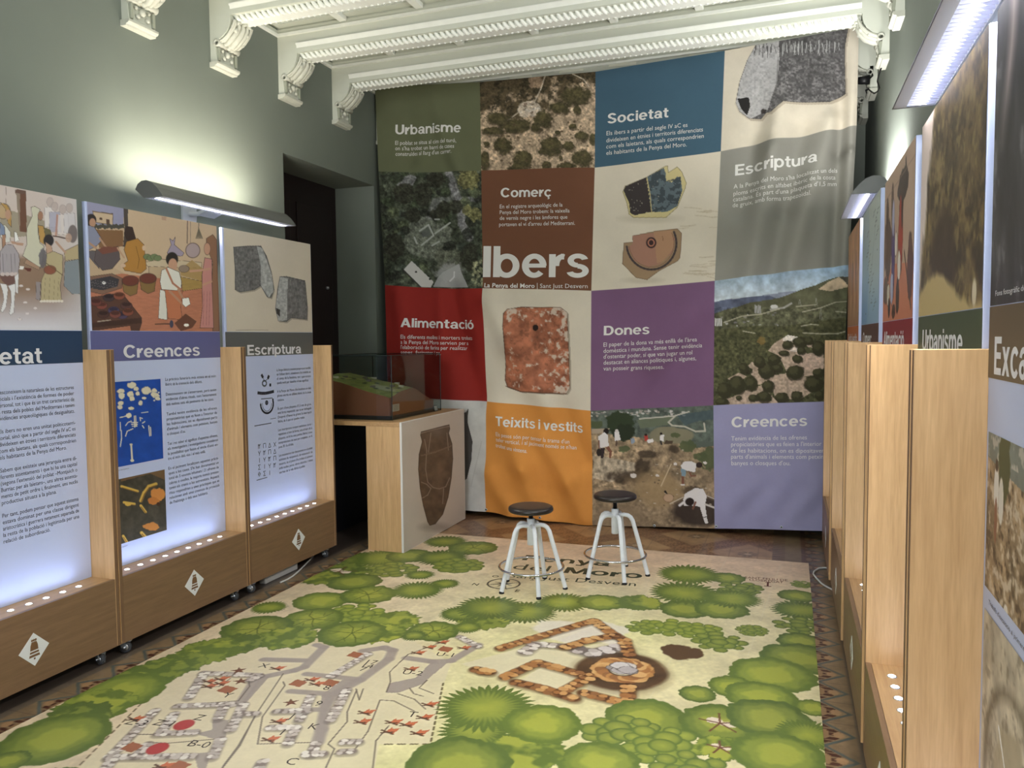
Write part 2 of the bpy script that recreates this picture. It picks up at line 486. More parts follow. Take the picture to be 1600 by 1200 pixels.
for z in (0.7, 3.24): w.bbox(-3.1, 0.1, YF - 0.10, YF - 0.04, z, z + 0.06, M_WHITE)
structure('added_window', w)  # unseen window added to house the daylight fill lamp
d = MB(); d.bbox(NX - 0.05, NX, NY0 - 0.02, NY1 + 0.02, 0, NZ + 0.02, M_DOOR, 0.004)
for a, b in ((NY0 + 0.1, 5.7), (5.8, NY1 - 0.1)):
    for z0, z1 in ((0.2, 0.95), (1.15, 2.8)):
        d.bbox(NX - 0.002, NX + 0.012, a, b, z0, z1, M_DOOR, 0.006)
door = d.build('door_1'); door['kind'] = 'structure'
k = MB(); p = onX(511, 450, NX + 0.012); k.lathe([(0, 0.02), (0.012, 0.018), (0.016, 0.008), (0.016, 0)], M_METAL, 14, tuple(p), axis='x'); k.build('lock', door)

# ceiling: slab, coffer ribs, edge mouldings and relief rosettes
BY = [3.57, 4.30, 5.03, 5.76, 6.50]          # near faces of the beams
BW = 0.20
c = MB(); c.box(XL - 0.45, XR + 0.15, YF - 0.15, YB + 0.15, ZC, ZC + 0.12, M_CEIL)
ribs = [onZ(a, b, 3.90)[0] for a, b in ((612, 84), (720, 70), (835, 55), (960, 37), (1094, 17))]
st = (ribs[-1] - ribs[0]) / 4
RX = [ribs[0] + st * k for k in range(-2, 8) if XL + 0.1 < ribs[0] + st * k < XR - 0.1]
bays = [(-4.9, -2.9), (-2.7, -0.15), (0.05, 1.2), (1.4, 2.65), (2.85, 3.57)] + [(BY[i] + BW, BY[i + 1]) for i in range(4)] + [(6.7, YB)]
for bi, (a, b) in enumerate(bays):
    # stepped cornice round the bay
    for (w0, z0, z1, mm) in ((0.022, 3.852, 3.87, M_PLASTER), (0.012, 3.87, 3.90, M_CREAM), (0.07, 3.915, 3.95, M_CREAM)):
        c.box(XL, XR, a, a + w0, z0, z1, mm); c.box(XL, XR, b - w0, b, z0, z1, mm)
        c.box(XL, XL + w0, a + w0, b - w0, z0, z1, mm); c.box(XR - w0, XR, a + w0, b - w0, z0, z1, mm)
    for x in RX:
        c.bbox(x - 0.03, x + 0.03, a + 0.012, b - 0.012, 3.885, 3.95, M_PLASTER, 0.006)
    xs = [XL + 0.07] + RX + [XR - 0.07]
    for i, (x0, x1) in enumerate(zip(xs[:-1], xs[1:])):
        x0 += 0.07; x1 -= 0.07; y0 = a + 0.11; y1 = b - 0.11
        if x1 - x0 < 0.1 or y1 - y0 < 0.1: continue
        for (p0, p1, q0, q1) in ((x0, x1, y0, y0 + 0.014), (x0, x1, y1 - 0.014, y1), (x0, x0 + 0.014, y0, y1), (x1 - 0.014, x1, y0, y1)):
            c.box(p0, p1, q0, q1, 3.94, 3.952, M_PLASTER)
        if (i + bi) % 2 == 1 and a > 2.5:
            cx, cy = (x0 + x1) / 2, (y0 + y1) / 2; rr = min(x1 - x0, y1 - y0) * 0.42
            bm = bmesh.new(); bmesh.ops.create_cone(bm, segments=28, radius1=rr * 0.95, radius2=rr, depth=0.012)
            c.bm(bm, M_PLASTER, False, Matrix.Translation((cx, cy, 3.945)))
            for q in range(12):
                t = 2 * PI * q / 12
                c.ball((cx + math.cos(t) * rr * 0.62, cy + math.sin(t) * rr * 0.62, 3.938), rr * 0.2, M_PLASTER, 8, (1, 1, 0.55))
                c.ball((cx + math.cos(t + .26) * rr * 0.34, cy + math.sin(t + .26) * rr * 0.34, 3.93), rr * 0.15, M_PLASTER, 8, (1, 1, 0.8))
            c.ball((cx, cy, 3.93), rr * 0.17, M_PLASTER, 10)
        elif a > 2.5:
            for q in (0.3, 0.7):   # plain panels carry a diagonal incised ornament
                xa = x0 + (x1 - x0) * q
                c.add([(xa - .10, y0 + .06, 3.946), (xa - .085, y0 + .06, 3.946), (xa + .10, y1 - .06, 3.946), (xa + .085, y1 - .06, 3.946)], [(0, 1, 2, 3)], M_CREAM)
structure('ceiling', c)

# moulded beams
MX0, MX1 = XL + 0.165, XR - 0.17
def half_mould(side, y0):
    g = [(-0.014, 3.788), (-0.014, 3.778), (-0.004, 3.772), (-0.002, 3.758), (0.008, 3.745), (0.024, 3.738), (0.026, 3.731), (0.032, 3.730)]
    return [(y0 + p[0], p[1]) if side < 0 else (y0 + BW - p[0], p[1]) for p in g]
WHICH = ['nearest the camera above the left wall bracket', 'second from the top of the photo', 'third, in front of the last two', 'last one above the hanging banner', 'behind which the banner hangs']
BL = ['white moulded ceiling beam closest to the viewer, out at the top', 'white moulded ceiling beam cut by the top edge of the photo', 'white moulded ceiling beam in the middle, with coffers on both sides',
      'white moulded ceiling beam just in front of the banner', 'cream ceiling beam carrying the top edge of the big banner']
for i, y0 in enumerate(BY):
    t = thing('ceiling_beam', (XL, y0, 3.70), BL[i], 'beam', group='moulded ceiling beams'); t['kind'] = 'structure'
    b = MB(); b.box(XL, XR, y0, y0 + BW, 3.722, 3.95, M_CREAM); b.build('beam_body', t, world=True)
    m = MB()
    for side in (-1, 1):
        pr = half_mould(side, y0)
        n = len(pr)
        vs = [(x, p[0], p[1]) for x in (MX0, MX1) for p in pr]
        m.add(vs, [(k, k + 1, n + k + 1, n + k) for k in range(n - 1)], M_PLASTER, True)
        yc = y0 if side < 0 else y0 + BW
        sg = 1 if side < 0 else -1
        # end caps
        for x in (MX0, MX1):
            m.add([(x, p[0], p[1]) for p in pr] + [(x, yc + sg * 0.06, 3.695), (x, yc + sg * 0.08, 3.695), (x, yc + sg * 0.08, 3.788)], [tuple(range(n + 3))], M_PLASTER)
        # twisted rope band: slanted lobes
        npts = int((MX1 - MX0) / 0.042)
        for k in range(npts):
            x = MX0 + 0.03 + k * 0.042
            pts = []
            for q in range(5):
                u = q / 4.0
                pts.append((x - 0.014 + 0.030 * u, yc + sg * (0.026 + 0.040 * u), 3.727 - 0.034 * u - 0.006 * math.sin(u * PI)))
            m.tube(pts, [0.009, 0.0145, 0.0155, 0.0145, 0.009], M_PLASTER, 7)
    m.box(MX0, MX1, y0 + 0.05, y0 + BW - 0.05, 3.690, 3.735, M_PLASTER)
    m.build('moulding', t, world=True)
w = MB()
BR_PROF = [(0, 3.432), (0.048, 3.432), (0.05, 3.45), (0.042, 3.53), (0.036, 3.565), (0.06, 3.572), (0.105, 3.596), (0.14, 3.63), (0.158, 3.665), (0.165, 3.70), (0.165, 3.722), (0, 3.722)]
def make_bracket_meshes():
    """console bracket, local: wall at x=0, projecting +x, width along y 0..0.2, z absolute minus 3.40"""
    Z = 3.40
    a = MB(); a.prism([(p[0], p[1] - Z) for p in BR_PROF], 'y', 0.0, BW, M_CREAM); body = a
    a = MB()   # acanthus scroll hugging the S curve
    arc = [(0.052, 3.566), (0.085, 3.576), (0.125, 3.600), (0.158, 3.635), (0.178, 3.668), (0.186, 3.69)]
    for yy, r, zo in ((0.025, 0.013, 0), (0.06, 0.019, -0.006), (0.10, 0.024, -0.011), (0.14, 0.019, -0.006), (0.175, 0.013, 0)):
        pts = [(p[0] + 0.004, yy + 0.006 * math.sin(k * 2.1), p[1] - Z + zo) for k, p in enumerate(arc)]
        a.tube(pts, [r * 0.7, r, r * 1.1, r, r * 0.8, r * 0.45], M_BRK2, 8)
    for yy in (0.012, 0.188):  # rims
        a.tube([(p[0] + 0.004, yy, p[1] - Z) for p in arc], 0.008, M_BRK2, 6)
    for yy, dx in ((0.05, 0.0), (0.15, 0.0), (0.10, 0.012)):   # curling leaf tips
        a.tube([(0.165, yy, 3.672 - Z), (0.188, yy, 3.684 - Z), (0.204 + dx, yy, 3.682 - Z), (0.212 + dx, yy, 3.668 - Z)], [0.016, 0.014, 0.009, 0.003], M_BRK2, 7)
    for yy in (0.045, 0.10, 0.155):
        a.ball((0.172, yy, 3.635 - Z), 0.016, M_BRK2, 8)
        a.ball((0.12, yy + 0.02, 3.588 - Z), 0.014, M_BRK2, 8)
    scroll = a
    a = MB()   # the two hollow rolls
    for y0, y1 in ((-0.006, 0.09), (0.11, 0.206)):
        pts = 12; ring = []
        for rr, yy in ((0.024, y0), (0.020, (y0 + y1) / 2), (0.024, y1)):
            ring.append((rr, yy))
        a.lathe([(0.013, y0 + 0.012), (0.015, y0), (0.024, y0), (0.020, (y0 + y1) / 2), (0.024, y1), (0.015, y1), (0.013, y1 - 0.012)], M_BRK2, 14, (0.052, 0, 3.558 - Z), axis='y')
    a.ball((0.065, 0.10, 3.553 - Z), 0.02, M_BRK2, 8)
    rolls = a
    a = MB()   # carved block below
    for y in (0.008, 0.172): a.bbox(0.03, 0.062, y, y + 0.02, 3.445 - Z, 3.53 - Z, M_BRK, 0.004)
    for (yy, zz, r) in ((0.10, 3.505, 0.022), (0.065, 3.475, 0.016), (0.138, 3.475, 0.016), (0.055, 3.52, 0.012), (0.15, 3.52, 0.012)):
        a.ball((0.052, yy, zz - Z), r, M_BRK2, 10)
    block = a
    a = MB()
    a.prism([(0, 3.402 - Z), (0.04, 3.402 - Z), (0.044, 3.412 - Z), (0.056, 3.415 - Z), (0.064, 3.424 - Z), (0.064, 3.436 - Z), (0, 3.436 - Z)], 'y', -0.012, BW + 0.012, M_BRK2)
    base = a
    return [('bracket_body', body.mesh('bracket_body')), ('acanthus_scroll', scroll.mesh('acanthus_scroll')), ('roll', rolls.mesh('roll')), ('carved_block', block.mesh('carved_block')), ('base_moulding', base.mesh('base_moulding'))]
BRM = make_bracket_meshes()
BRL = ['carved white bracket cut by the top of the photo on the left wall', 'carved white wall bracket on the left wall, second from the left',
       'carved white wall bracket on the left wall above the left edge of the doorway', 'carved white wall bracket on the left wall directly above the doorway',
       'carved wall bracket on the left wall almost hidden beside the banner edge']
for i, y0 in enumerate(BY):
    t = thing('wall_bracket', (XL, y0, 3.40), BRL[i], 'bracket', group='carved brackets on the left wall')
    for n, me in BRM: link(n, me, t)
RRL = {2: 'carved white bracket cut by the top edge of the photo on the right wall', 3: 'carved white bracket on the right wall with a black cable hanging below it',
       4: 'carved bracket behind the right banner edge with a black spotlight clamped to it', 5: 'shaded wall bracket lowest and furthest back on the right wall'}
for i, y0 in enumerate(BY + [7.23]):
    if i < 2: continue
    t = thing('wall_bracket', (XR, y0 + BW, 3.40), RRL[i], 'bracket', rz=PI, group='carved brackets on the right wall')
    for n, me in BRM: link(n, me, t)

# floor: encaustic cement tiles, pattern along the edges of the mat and at the back
M_INKF = print_mat('tile_ink', 0.28, 0.12, 0.5)
def floor_patch(x0, x1, y0, y1, dx, dy, fn):
    xs = np.linspace(x0, x1, max(2, int((x1 - x0) / dx) + 1)); ys = np.linspace(y0, y1, max(2, int((y1 - y0) / dy) + 1))
    X, Y = np.meshgrid(xs, ys)
    P = np.stack([X, Y, np.zeros_like(X)], -1)
    return P, fn(X, Y)
def ink_border(X, Y, sgn, xm):
    s = (X - xm) * sgn                       # distance out from the mat edge
    t = ((Y / 0.2) % 1.0) - 0.5
    p = Paint(X, Y, (140, 116, 88))
    n = fbm(X, Y, 0.05, 3)
    p.c *= (0.85 + 0.3 * n)[..., None]
    edge = np.abs(np.abs(t) * 2 * 0.115 - (0.115 - s))
    p.blend(np.clip((0.013 - edge) / 0.004, 0, 1), (86, 96, 92))
    body = (np.abs(t) * 0.23 < (0.095 - s)) & (s < 0.09)
    f = np.hypot((s - 0.03) / 0.03, t / 0.17)
    p.blend(np.where(body & (np.abs(np.sin(t * 19 + 1.57)) > 0.45) & (s < 0.055), 1, 0), (78, 44, 36))
    p.blend(np.where(body & (np.hypot((s - 0.058) / 0.022, t / 0.12) < 1), 1, 0), (168, 132, 96))
    p.blend(np.where(body & (np.hypot((s - 0.004) / 0.02, t / 0.2) < 1), 1, 0), (150, 120, 86))
    p.blend(np.clip((s - 0.125) / 0.004, 0, 1) * 0.75, (104, 94, 84))
    p.blend(np.clip((s - 0.17) / 0.004, 0, 1) * 0.8, (70, 62, 58))
    p.blend(np.where(np.abs(t) > 0.488, 0.3, 0), (70, 60, 52))
    return p.c
def ink_back(X, Y):
    p = Paint(X, Y, (160, 128, 94))
    n = fbm(X, Y, 0.06, 5); p.c *= (0.85 + 0.3 * n)[..., None]
    a = 0.415
    u = (X + 0.272) / a; v = (Y - 5.911) / a
    # nearest diamond centre on the (u+v even) lattice
    r = (u + v) / 2; q = (u - v) / 2
    r0 = np.round(r); q0 = np.round(q)
    du = u - (r0 + q0); dv = v - (r0 - q0)
    d = np.abs(du) + np.abs(dv)
    band = np.clip((d - 0.70) / 0.03, 0, 1)
    fl = np.sin(du * 46 + 3 * np.sin(dv * 30)) * np.sin(dv * 46 + 3 * np.sin(du * 30))
    p.blend(band * 0.55, (134, 100, 72))
    p.blend(band * (fl > 0.1) * 0.8, (88, 54, 42))
    p.blend(np.clip(1 - np.abs(d - 0.70) / 0.025, 0, 1) * 0.8, (98, 66, 50))
    c0 = np.hypot(du, dv)
    p.blend(((c0 < 0.17) & (np.abs(np.sin(np.arctan2(dv, du) * 4)) > 0.5)) * 0.7, (96, 80, 66))
    p.blend((c0 < 0.06) * 0.8, (190, 170, 140))
    p.blend((np.abs(((X / 0.2) % 1) - 0.5) > 0.49) * 0.35, (90, 72, 56))
    p.blend((np.abs(((Y / 0.2) % 1) - 0.5) > 0.49) * 0.35, (90, 72, 56))
    st = (X > -0.10)
    p.blend(st * 1.0, (132, 112, 84)); p.c *= np.where(st, 0.85 + 0.3 * n, 1)[..., None]
    p.blend((st & (X < -0.01)) * (np.sin(Y * 2 * PI / 0.05) > 0) * 0.75, (84, 52, 42))
    sb = X > 0.10
    b = ink_border(X, Y, 1, 0.145)
    p.c[sb] = b[sb]
    sl = X < -3.03
    b = ink_border(X, Y, -1, -3.03)
    p.c[sl] = b[sl]
    return p.c
patches = [floor_patch(0.145, XR, 2.2, 5.78, 0.006, 0.006, lambda X, Y: ink_border(X, Y, 1, 0.145)),
           floor_patch(XL, -3.03, 1.6, 5.78, 0.007, 0.007, lambda X, Y: ink_border(X, Y, -1, -3.03)),
           floor_patch(-3.03, 0.145, 1.6, 5.78, 0.4, 0.4, lambda X, Y: np.zeros(X.shape + (3,)) + (150, 122, 92)),
           floor_patch(XL, XR, 5.78, 6.75, 0.008, 0.008, ink_back),
           floor_patch(XL, XR, 6.75, YB, 0.2, 0.2, ink_back), floor_patch(-4.1, XL, 5.0, 6.5, 0.2, 0.2, lambda X, Y: np.zeros(X.shape + (3,)) + (120, 100, 78)),
           floor_patch(0.145, XR, 1.6, 2.2, 0.02, 0.02, lambda X, Y: ink_border(X, Y, 1, 0.145)),
           floor_patch(XL, XR, YF - 0.15, 1.6, 0.1, 0.1, ink_back)]
V = []; Q = []; K = []; off = 0
for P, c3 in patches:
    ny, nx = P.shape[:2]; idx = np.arange(nx * ny).reshape(ny, nx) + off
    Q.append(np.stack([idx[:-1, :-1], idx[:-1, 1:], idx[1:, 1:], idx[1:, :-1]], -1).reshape(-1, 4)); V.append(P.reshape(-1, 3)); K.append(c3.reshape(-1, 3)); off += nx * ny
V = np.concatenate(V); Q = np.concatenate(Q); K = np.clip(np.concatenate(K), 0, 255) / 255
fm = bpy.data.meshes.new('floor')
fm.vertices.add(len(V)); fm.vertices.foreach_set('co', V.reshape(-1).astype(np.float32))
fm.loops.add(Q.size); fm.loops.foreach_set('vertex_index', Q.reshape(-1).astype(np.int32))
fm.polygons.add(len(Q)); fm.polygons.foreach_set('loop_start', np.arange(0, Q.size, 4, dtype=np.int32))
fm.update(calc_edges=True); fm.materials.append(M_INKF)
K = np.where(K <= 0.04045, K / 12.92, ((K + 0.055) / 1.055) ** 2.4)
at = fm.color_attributes.new('ink', 'FLOAT_COLOR', 'POINT')
at.data.foreach_set('color', np.concatenate([K, np.ones((len(K), 1))], -1).reshape(-1).astype(np.float32))
fl = link('floor', fm); fl['kind'] = 'structure'

# ================================================================== printed floor mat
M_INKM = print_mat('mat_ink', 0.42, 0.05, 0.4)
M_TXTG = mat('mat_lettering', (58, 66, 48), 0.5)
M_TXTR = mat('mat_small_lettering', (110, 62, 52), 0.5)
M_TXTK = mat('plan_lettering', (70, 62, 56), 0.5)
MZ = 0.004
mx_ = np.linspace(-3.03, 0.145, 800)
my_ = np.concatenate([np.arange(1.5, 3.6, 0.0045), np.arange(3.6, 5.79, 0.0062), [5.79]])
GX, GY = np.meshgrid(mx_, my_)
GP = np.stack([GX, GY, np.full_like(GX, MZ)], -1)
W = Paint(GX, GY, (216, 203, 164))
nz = fbm(GX, GY, 0.9, 2)
W.blend(np.clip((GY - 4.7) / 0.8, 0, 1) * 0.9, (218, 188, 160))
W.blend(np.clip((-1.9 - GX) / 0.6, 0, 1) * 0.75, (220, 198, 168))
W.blend(np.clip((GX + 1.9) / 0.5, 0, 1) * np.clip((4.75 - GY) / 0.6, 0, 1) * (0.35 + 0.8 * (nz - 0.3)) * np.clip((0.0 - GX) / 0.8, 0.25, 1), (218, 216, 150))
W.mottle(0.10, 0.12, 4); W.mottle(0.06, 0.02, 9)
for k in range(9):
    W.line([(-3.0 + 0.37 * k, 5.7), (-2.9 + 0.33 * k, 3.0)], 0.006, (222, 214, 190), 0.25)
def px2(pts): return [tuple(onZ(a, b, MZ)[:2]) for a, b in pts]
def c1(pts): return px2([(a / 4.0, 900 + b / 4.0) for a, b in pts])
def c2(pts): return px2([(350 + a / 4.0, 900 + b / 4.0) for a, b in pts])
def c3(pts): return px2([(650 + a / 4.0, 900 + b / 4.0) for a, b in pts])
def c4(pts): return px2([(950 + a / 4.0, 900 + b / 4.0) for a, b in pts])
# dig area, paler
W.poly(px2([(90, 1232), (262, 1063), (330, 1033), (420, 1003), (520, 1008), (640, 998), (705, 1036), (692, 1072), (672, 1163), (592, 1163), (575, 1260), (60, 1260)]), (216, 204, 172), 0.75)
def dashes(pts, w, col):
    for p, q in zip(pts[:-1], pts[1:]):
        L = math.hypot(q[0] - p[0], q[1] - p[1]); n = max(2, int(L / 0.045))
        for k in range(n):
            a = k / n; b = (k + 0.55) / n
            W.line([(p[0] + (q[0] - p[0]) * a, p[1] + (q[1] - p[1]) * a), (p[0] + (q[0] - p[0]) * b, p[1] + (q[1] - p[1]) * b)], w, col)
dashes(c2([(1370, 670), (1290, 1050), (970, 1052)]), 0.009, (110, 100, 70))
dashes(c1([(1000, 680), (480, 1200), (300, 1380)]), 0.008, (120, 104, 80))
# flat grey wall fills
GREY = (158, 146, 138)
for pl, w in ((c2([(580, 430), (625, 445), (500, 570), (440, 590), (200, 640), (100, 800)]), .05), (c2([(250, 522), (500, 528)]), .05),
              (c2([(870, 468), (1000, 448), (1055, 465), (1030, 520), (850, 650), (720, 720), (640, 800), (610, 960), (585, 1040)]), .055),
              (c2([(515, 612), (830, 645)]), .045), (c2([(415, 720), (700, 740)]), .045), (c2([(540, 835), (630, 835)]), .04),
              (c2([(1140, 512), (1300, 535), (1420, 530), (1590, 430)]), .05)):
    W.line(pl, w, GREY, 0.9)
for pl in (c2([(1290, 545), (1400, 540), (1230, 680), (1090, 730), (1015, 730), (1035, 670), (1200, 635)]), c2([(230, 630), (300, 610), (150, 780), (105, 800)]),
           c2([(740, 650), (860, 640), (750, 720), (640, 780), (610, 740)]), c1([(1330, 895), (1430, 900), (1410, 1010), (1340, 1020), (1220, 985), (1325, 960)]),
           c1([(1210, 1110), (1320, 1100), (1280, 1230), (1245, 1230)]), c2([(610, 740), (700, 740), (640, 850), (620, 1040), (565, 1040), (600, 900)])):
    W.poly(pl, GREY, 0.9)
INKL = (104, 92, 82)
for pl in (c2([(370, 610), (210, 850), (90, 1060), (0, 1180), (-60, 1290)]), c2([(370, 660), (380, 685), (240, 880), (210, 1050), (560, 1040)]),
           c2([(830, 710), (770, 850), (770, 910), (650, 1050), (690, 1080), (640, 1190), (600, 1290)]), c2([(825, 705), (845, 775), (870, 705)]),
           c2([(975, 775), (900, 970), (800, 1110), (690, 1112)]), c2([(975, 775), (1060, 780), (1190, 845)]), c2([(1030, 935), (950, 1030), (930, 1200), (925, 1290)]),
           c2([(1270, 650), (1220, 700), (1310, 735)]), c2([(1160, 700), (1185, 735), (1245, 752)]), c2([(1085, 735), (1190, 770), (1260, 832)]),
           c2([(1400, 400), (1150, 490), (1035, 600), (1040, 660), (1015, 725)]), c1([(860, 990), (1000, 990)]), c1([(1340, 1020), (1050, 1045), (920, 1040)]),
           c1([(1550, 640), (1560, 690), (1490, 780), (1200, 800)]), c1([(1600, 860), (1500, 1060), (1390, 1200)]), c1([(1440, 640), (1370, 690), (1240, 700)])):
    W.line(pl, 0.0065, INKL, 0.85)
rs = random.Random(5)
def stones(pl, w, dark, cols, gap=0.7):
    """a rubble wall seen from above: irregular stones packed along a line"""
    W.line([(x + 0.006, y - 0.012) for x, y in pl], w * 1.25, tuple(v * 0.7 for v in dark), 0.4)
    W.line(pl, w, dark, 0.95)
    for p, q in zip(pl[:-1], pl[1:]):
        L = math.hypot(q[0] - p[0], q[1] - p[1]); n = max(1, int(L / (w * gap)))
        for k in range(n + 1):
            for j in (-0.24, 0.24):
                t = (k + rs.uniform(-.25, .25)) / max(1, n)
                nx, ny = -(q[1] - p[1]) / L, (q[0] - p[0]) / L
                o = (j + rs.uniform(-.06, .06)) * w
                r = w * rs.uniform(0.24, 0.36)
                c = cols[rs.randrange(len(cols))]
                W.ell(p[0] + (q[0] - p[0]) * t + nx * o, p[1] + (q[1] - p[1]) * t + ny * o, r * rs.uniform(.9, 1.3), r * rs.uniform(.8, 1.15), c, 0.95, rough=0.12, seed=rs.randrange(99))
SG = [(214, 204, 194), (196, 184, 174), (228, 220, 208), (180, 168, 158)]
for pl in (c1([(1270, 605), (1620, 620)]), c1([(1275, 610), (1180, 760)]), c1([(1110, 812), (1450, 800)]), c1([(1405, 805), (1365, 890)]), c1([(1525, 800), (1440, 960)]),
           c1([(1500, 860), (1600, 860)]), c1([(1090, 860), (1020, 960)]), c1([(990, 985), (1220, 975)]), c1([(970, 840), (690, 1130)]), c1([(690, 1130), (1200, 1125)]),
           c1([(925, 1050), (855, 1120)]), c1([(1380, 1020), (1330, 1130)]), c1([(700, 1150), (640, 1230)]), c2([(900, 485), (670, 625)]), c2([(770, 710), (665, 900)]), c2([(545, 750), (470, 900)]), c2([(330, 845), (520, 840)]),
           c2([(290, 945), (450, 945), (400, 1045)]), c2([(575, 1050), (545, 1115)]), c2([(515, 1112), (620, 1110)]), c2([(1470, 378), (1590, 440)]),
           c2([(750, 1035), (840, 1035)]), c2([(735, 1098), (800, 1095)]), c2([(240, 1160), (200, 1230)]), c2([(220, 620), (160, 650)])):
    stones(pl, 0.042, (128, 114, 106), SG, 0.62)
# second ruin, ochre stones
for pl in (c3([(280, 550), (700, 440), (930, 470), (1260, 400), (1300, 480), (1010, 600), (760, 560), (560, 640)]), c3([(780, 570), (1000, 630), (900, 720), (640, 660)]), c3([(900, 400), (1110, 310), (1170, 350), (930, 420)]), c3([(1090, 670), (1290, 690), (1280, 750), (1060, 710)])):
    W.poly(pl, (218, 208, 176), 0.8)
W.ell(*c3([(1030, 345)])[0], 0.26, 0.16, (226, 218, 208), 0.7, rough=0.4, seed=3)
def disc(px, r_px, r_y):
    a = c3([px])[0]; b = c3([(px[0] + r_px, px[1])])[0]
    return a[0], a[1], abs(b[0] - a[0])
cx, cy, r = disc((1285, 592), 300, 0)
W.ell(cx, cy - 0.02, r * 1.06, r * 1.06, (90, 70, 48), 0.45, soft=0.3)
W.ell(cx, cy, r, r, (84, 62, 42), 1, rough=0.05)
k = W.sub(cx - r, cx + r, cy - r, cy + r); n_ = fbm(W.x[k], W.y[k], 0.09, 11)
W.c[k] = np.where((np.hypot(W.x[k] - cx, W.y[k] - cy) < r * .97)[:, None], W.c[k] * (0.75 + 0.55 * n_)[:, None], W.c[k])
OC = [(200, 152, 96), (184, 132, 78), (164, 112, 66), (212, 168, 110), (146, 100, 62)]
OD = (92, 56, 32)
stones(c3([(1010, 462), (1100, 480), (1280, 445)]), 0.09, (120, 110, 104), [(214, 204, 198), (120, 110, 106), (190, 180, 174)])
stones(c3([(735, 425), (930, 440)]), 0.07, (128, 116, 108), SG); stones(c3([(740, 430), (680, 475)]), 0.07, (128, 116, 108), SG)
for pl in (c3([(530, 450), (800, 368), (1110, 278), (1240, 370), (1300, 400), (1335, 490)]), c3([(930, 445), (1080, 400), (1240, 370)]), c3([(560, 630), (760, 540), (1060, 622)]),
           c3([(625, 664), (800, 705), (985, 765)]), c3([(900, 730), (1100, 620)]), c3([(1050, 730), (1330, 800), (1325, 690)]), c3([(375, 583), (420, 595), (460, 602)])):
    stones(pl, 0.064, OD, OC, 0.62)
cx, cy, r = disc((1290, 587), 168, 0)
W.ell(cx, cy, r, r, OD, 1)
for rr, n in ((r * .9, 26), (r * .72, 20)):
    for q in range(n):
        t = 2 * PI * (q + rs.random() * .4) / n
        W.ell(cx + math.cos(t) * rr, cy + math.sin(t) * rr, rs.uniform(.035, .05), rs.uniform(.03, .045), OC[rs.randrange(5)], 0.95, rough=.15, seed=q)
W.ell(cx, cy, r * .56, r * .56, (70, 56, 46), 1); W.ell(cx, cy, r * .5, r * .5, (196, 186, 160), 1)
for q in range(16):
    t = rs.random() * 6.28; d_ = rs.random() ** .5 * r * .38
    W.ell(cx + math.cos(t) * d_, cy + math.sin(t) * d_ + .03, .045, .04, [(180, 172, 170), (150, 142, 140), (206, 200, 196)][q % 3], 0.95, rough=.2, seed=q, line=(84, 76, 72))
bx, by = c4([(455, 475)])[0]
W.ell(bx, by, 0.105, 0.09, (92, 68, 46), 1, rough=0.35, seed=8)
# markers of the plan
for p in c2([(820, 492), (1385, 457), (463, 670), (665, 668), (25, 710)]) + c1([(1415, 710), (825, 1070), (1120, 1188)]):
    W.poly([(p[0] - .036, p[1] - .026), (p[0] + .03, p[1] - .034), (p[0] + .036, p[1] + .026), (p[0] - .03, p[1] + .034)], (160, 100, 72))
for p in c1([(1150, 930), (985, 1078)]): W.ell(p[0], p[1], .04, .045, (176, 66, 64))
for p in c2([(92, 590), (105, 657), (418, 790)]) + c1([(1490, 592)]):
    W.poly([(p[0] + (.04 if q % 2 else .015) * math.sin(PI * q / 5), p[1] + (.04 if q % 2 else .015) * math.cos(PI * q / 5)) for q in range(10)], (112, 70, 52))
for p in c2([(335, 575), (550, 645), (580, 672), (345, 905), (290, 1018), (890, 850), (865, 908), (1285, 800), (1255, 880), (1060, 910), (1150, 925), (1035, 968), (1220, 978), (1170, 578), (1285, 443), (1215, 478), (1365, 412), (1500, 447)]) + c1([(1310, 655), (1310, 685), (1385, 640), (1385, 668), (850, 890), (1020, 1185)]):
    W.poly([(p[0] - .014, p[1] - .018), (p[0] + .024, p[1] - .02), (p[0] + .032, p[1] + .034), (p[0] + .006, p[1] + .018), (p[0] - .004, p[1] + .03)], (196, 110, 76))
    W.line([(p[0] - .034, p[1] - .004), (p[0] + .026, p[1] - .02)], .010, (96, 66, 50)); W.line([(p[0] - .026, p[1] - .024), (p[0] + .018, p[1] - .004)], .008, (96, 66, 50))
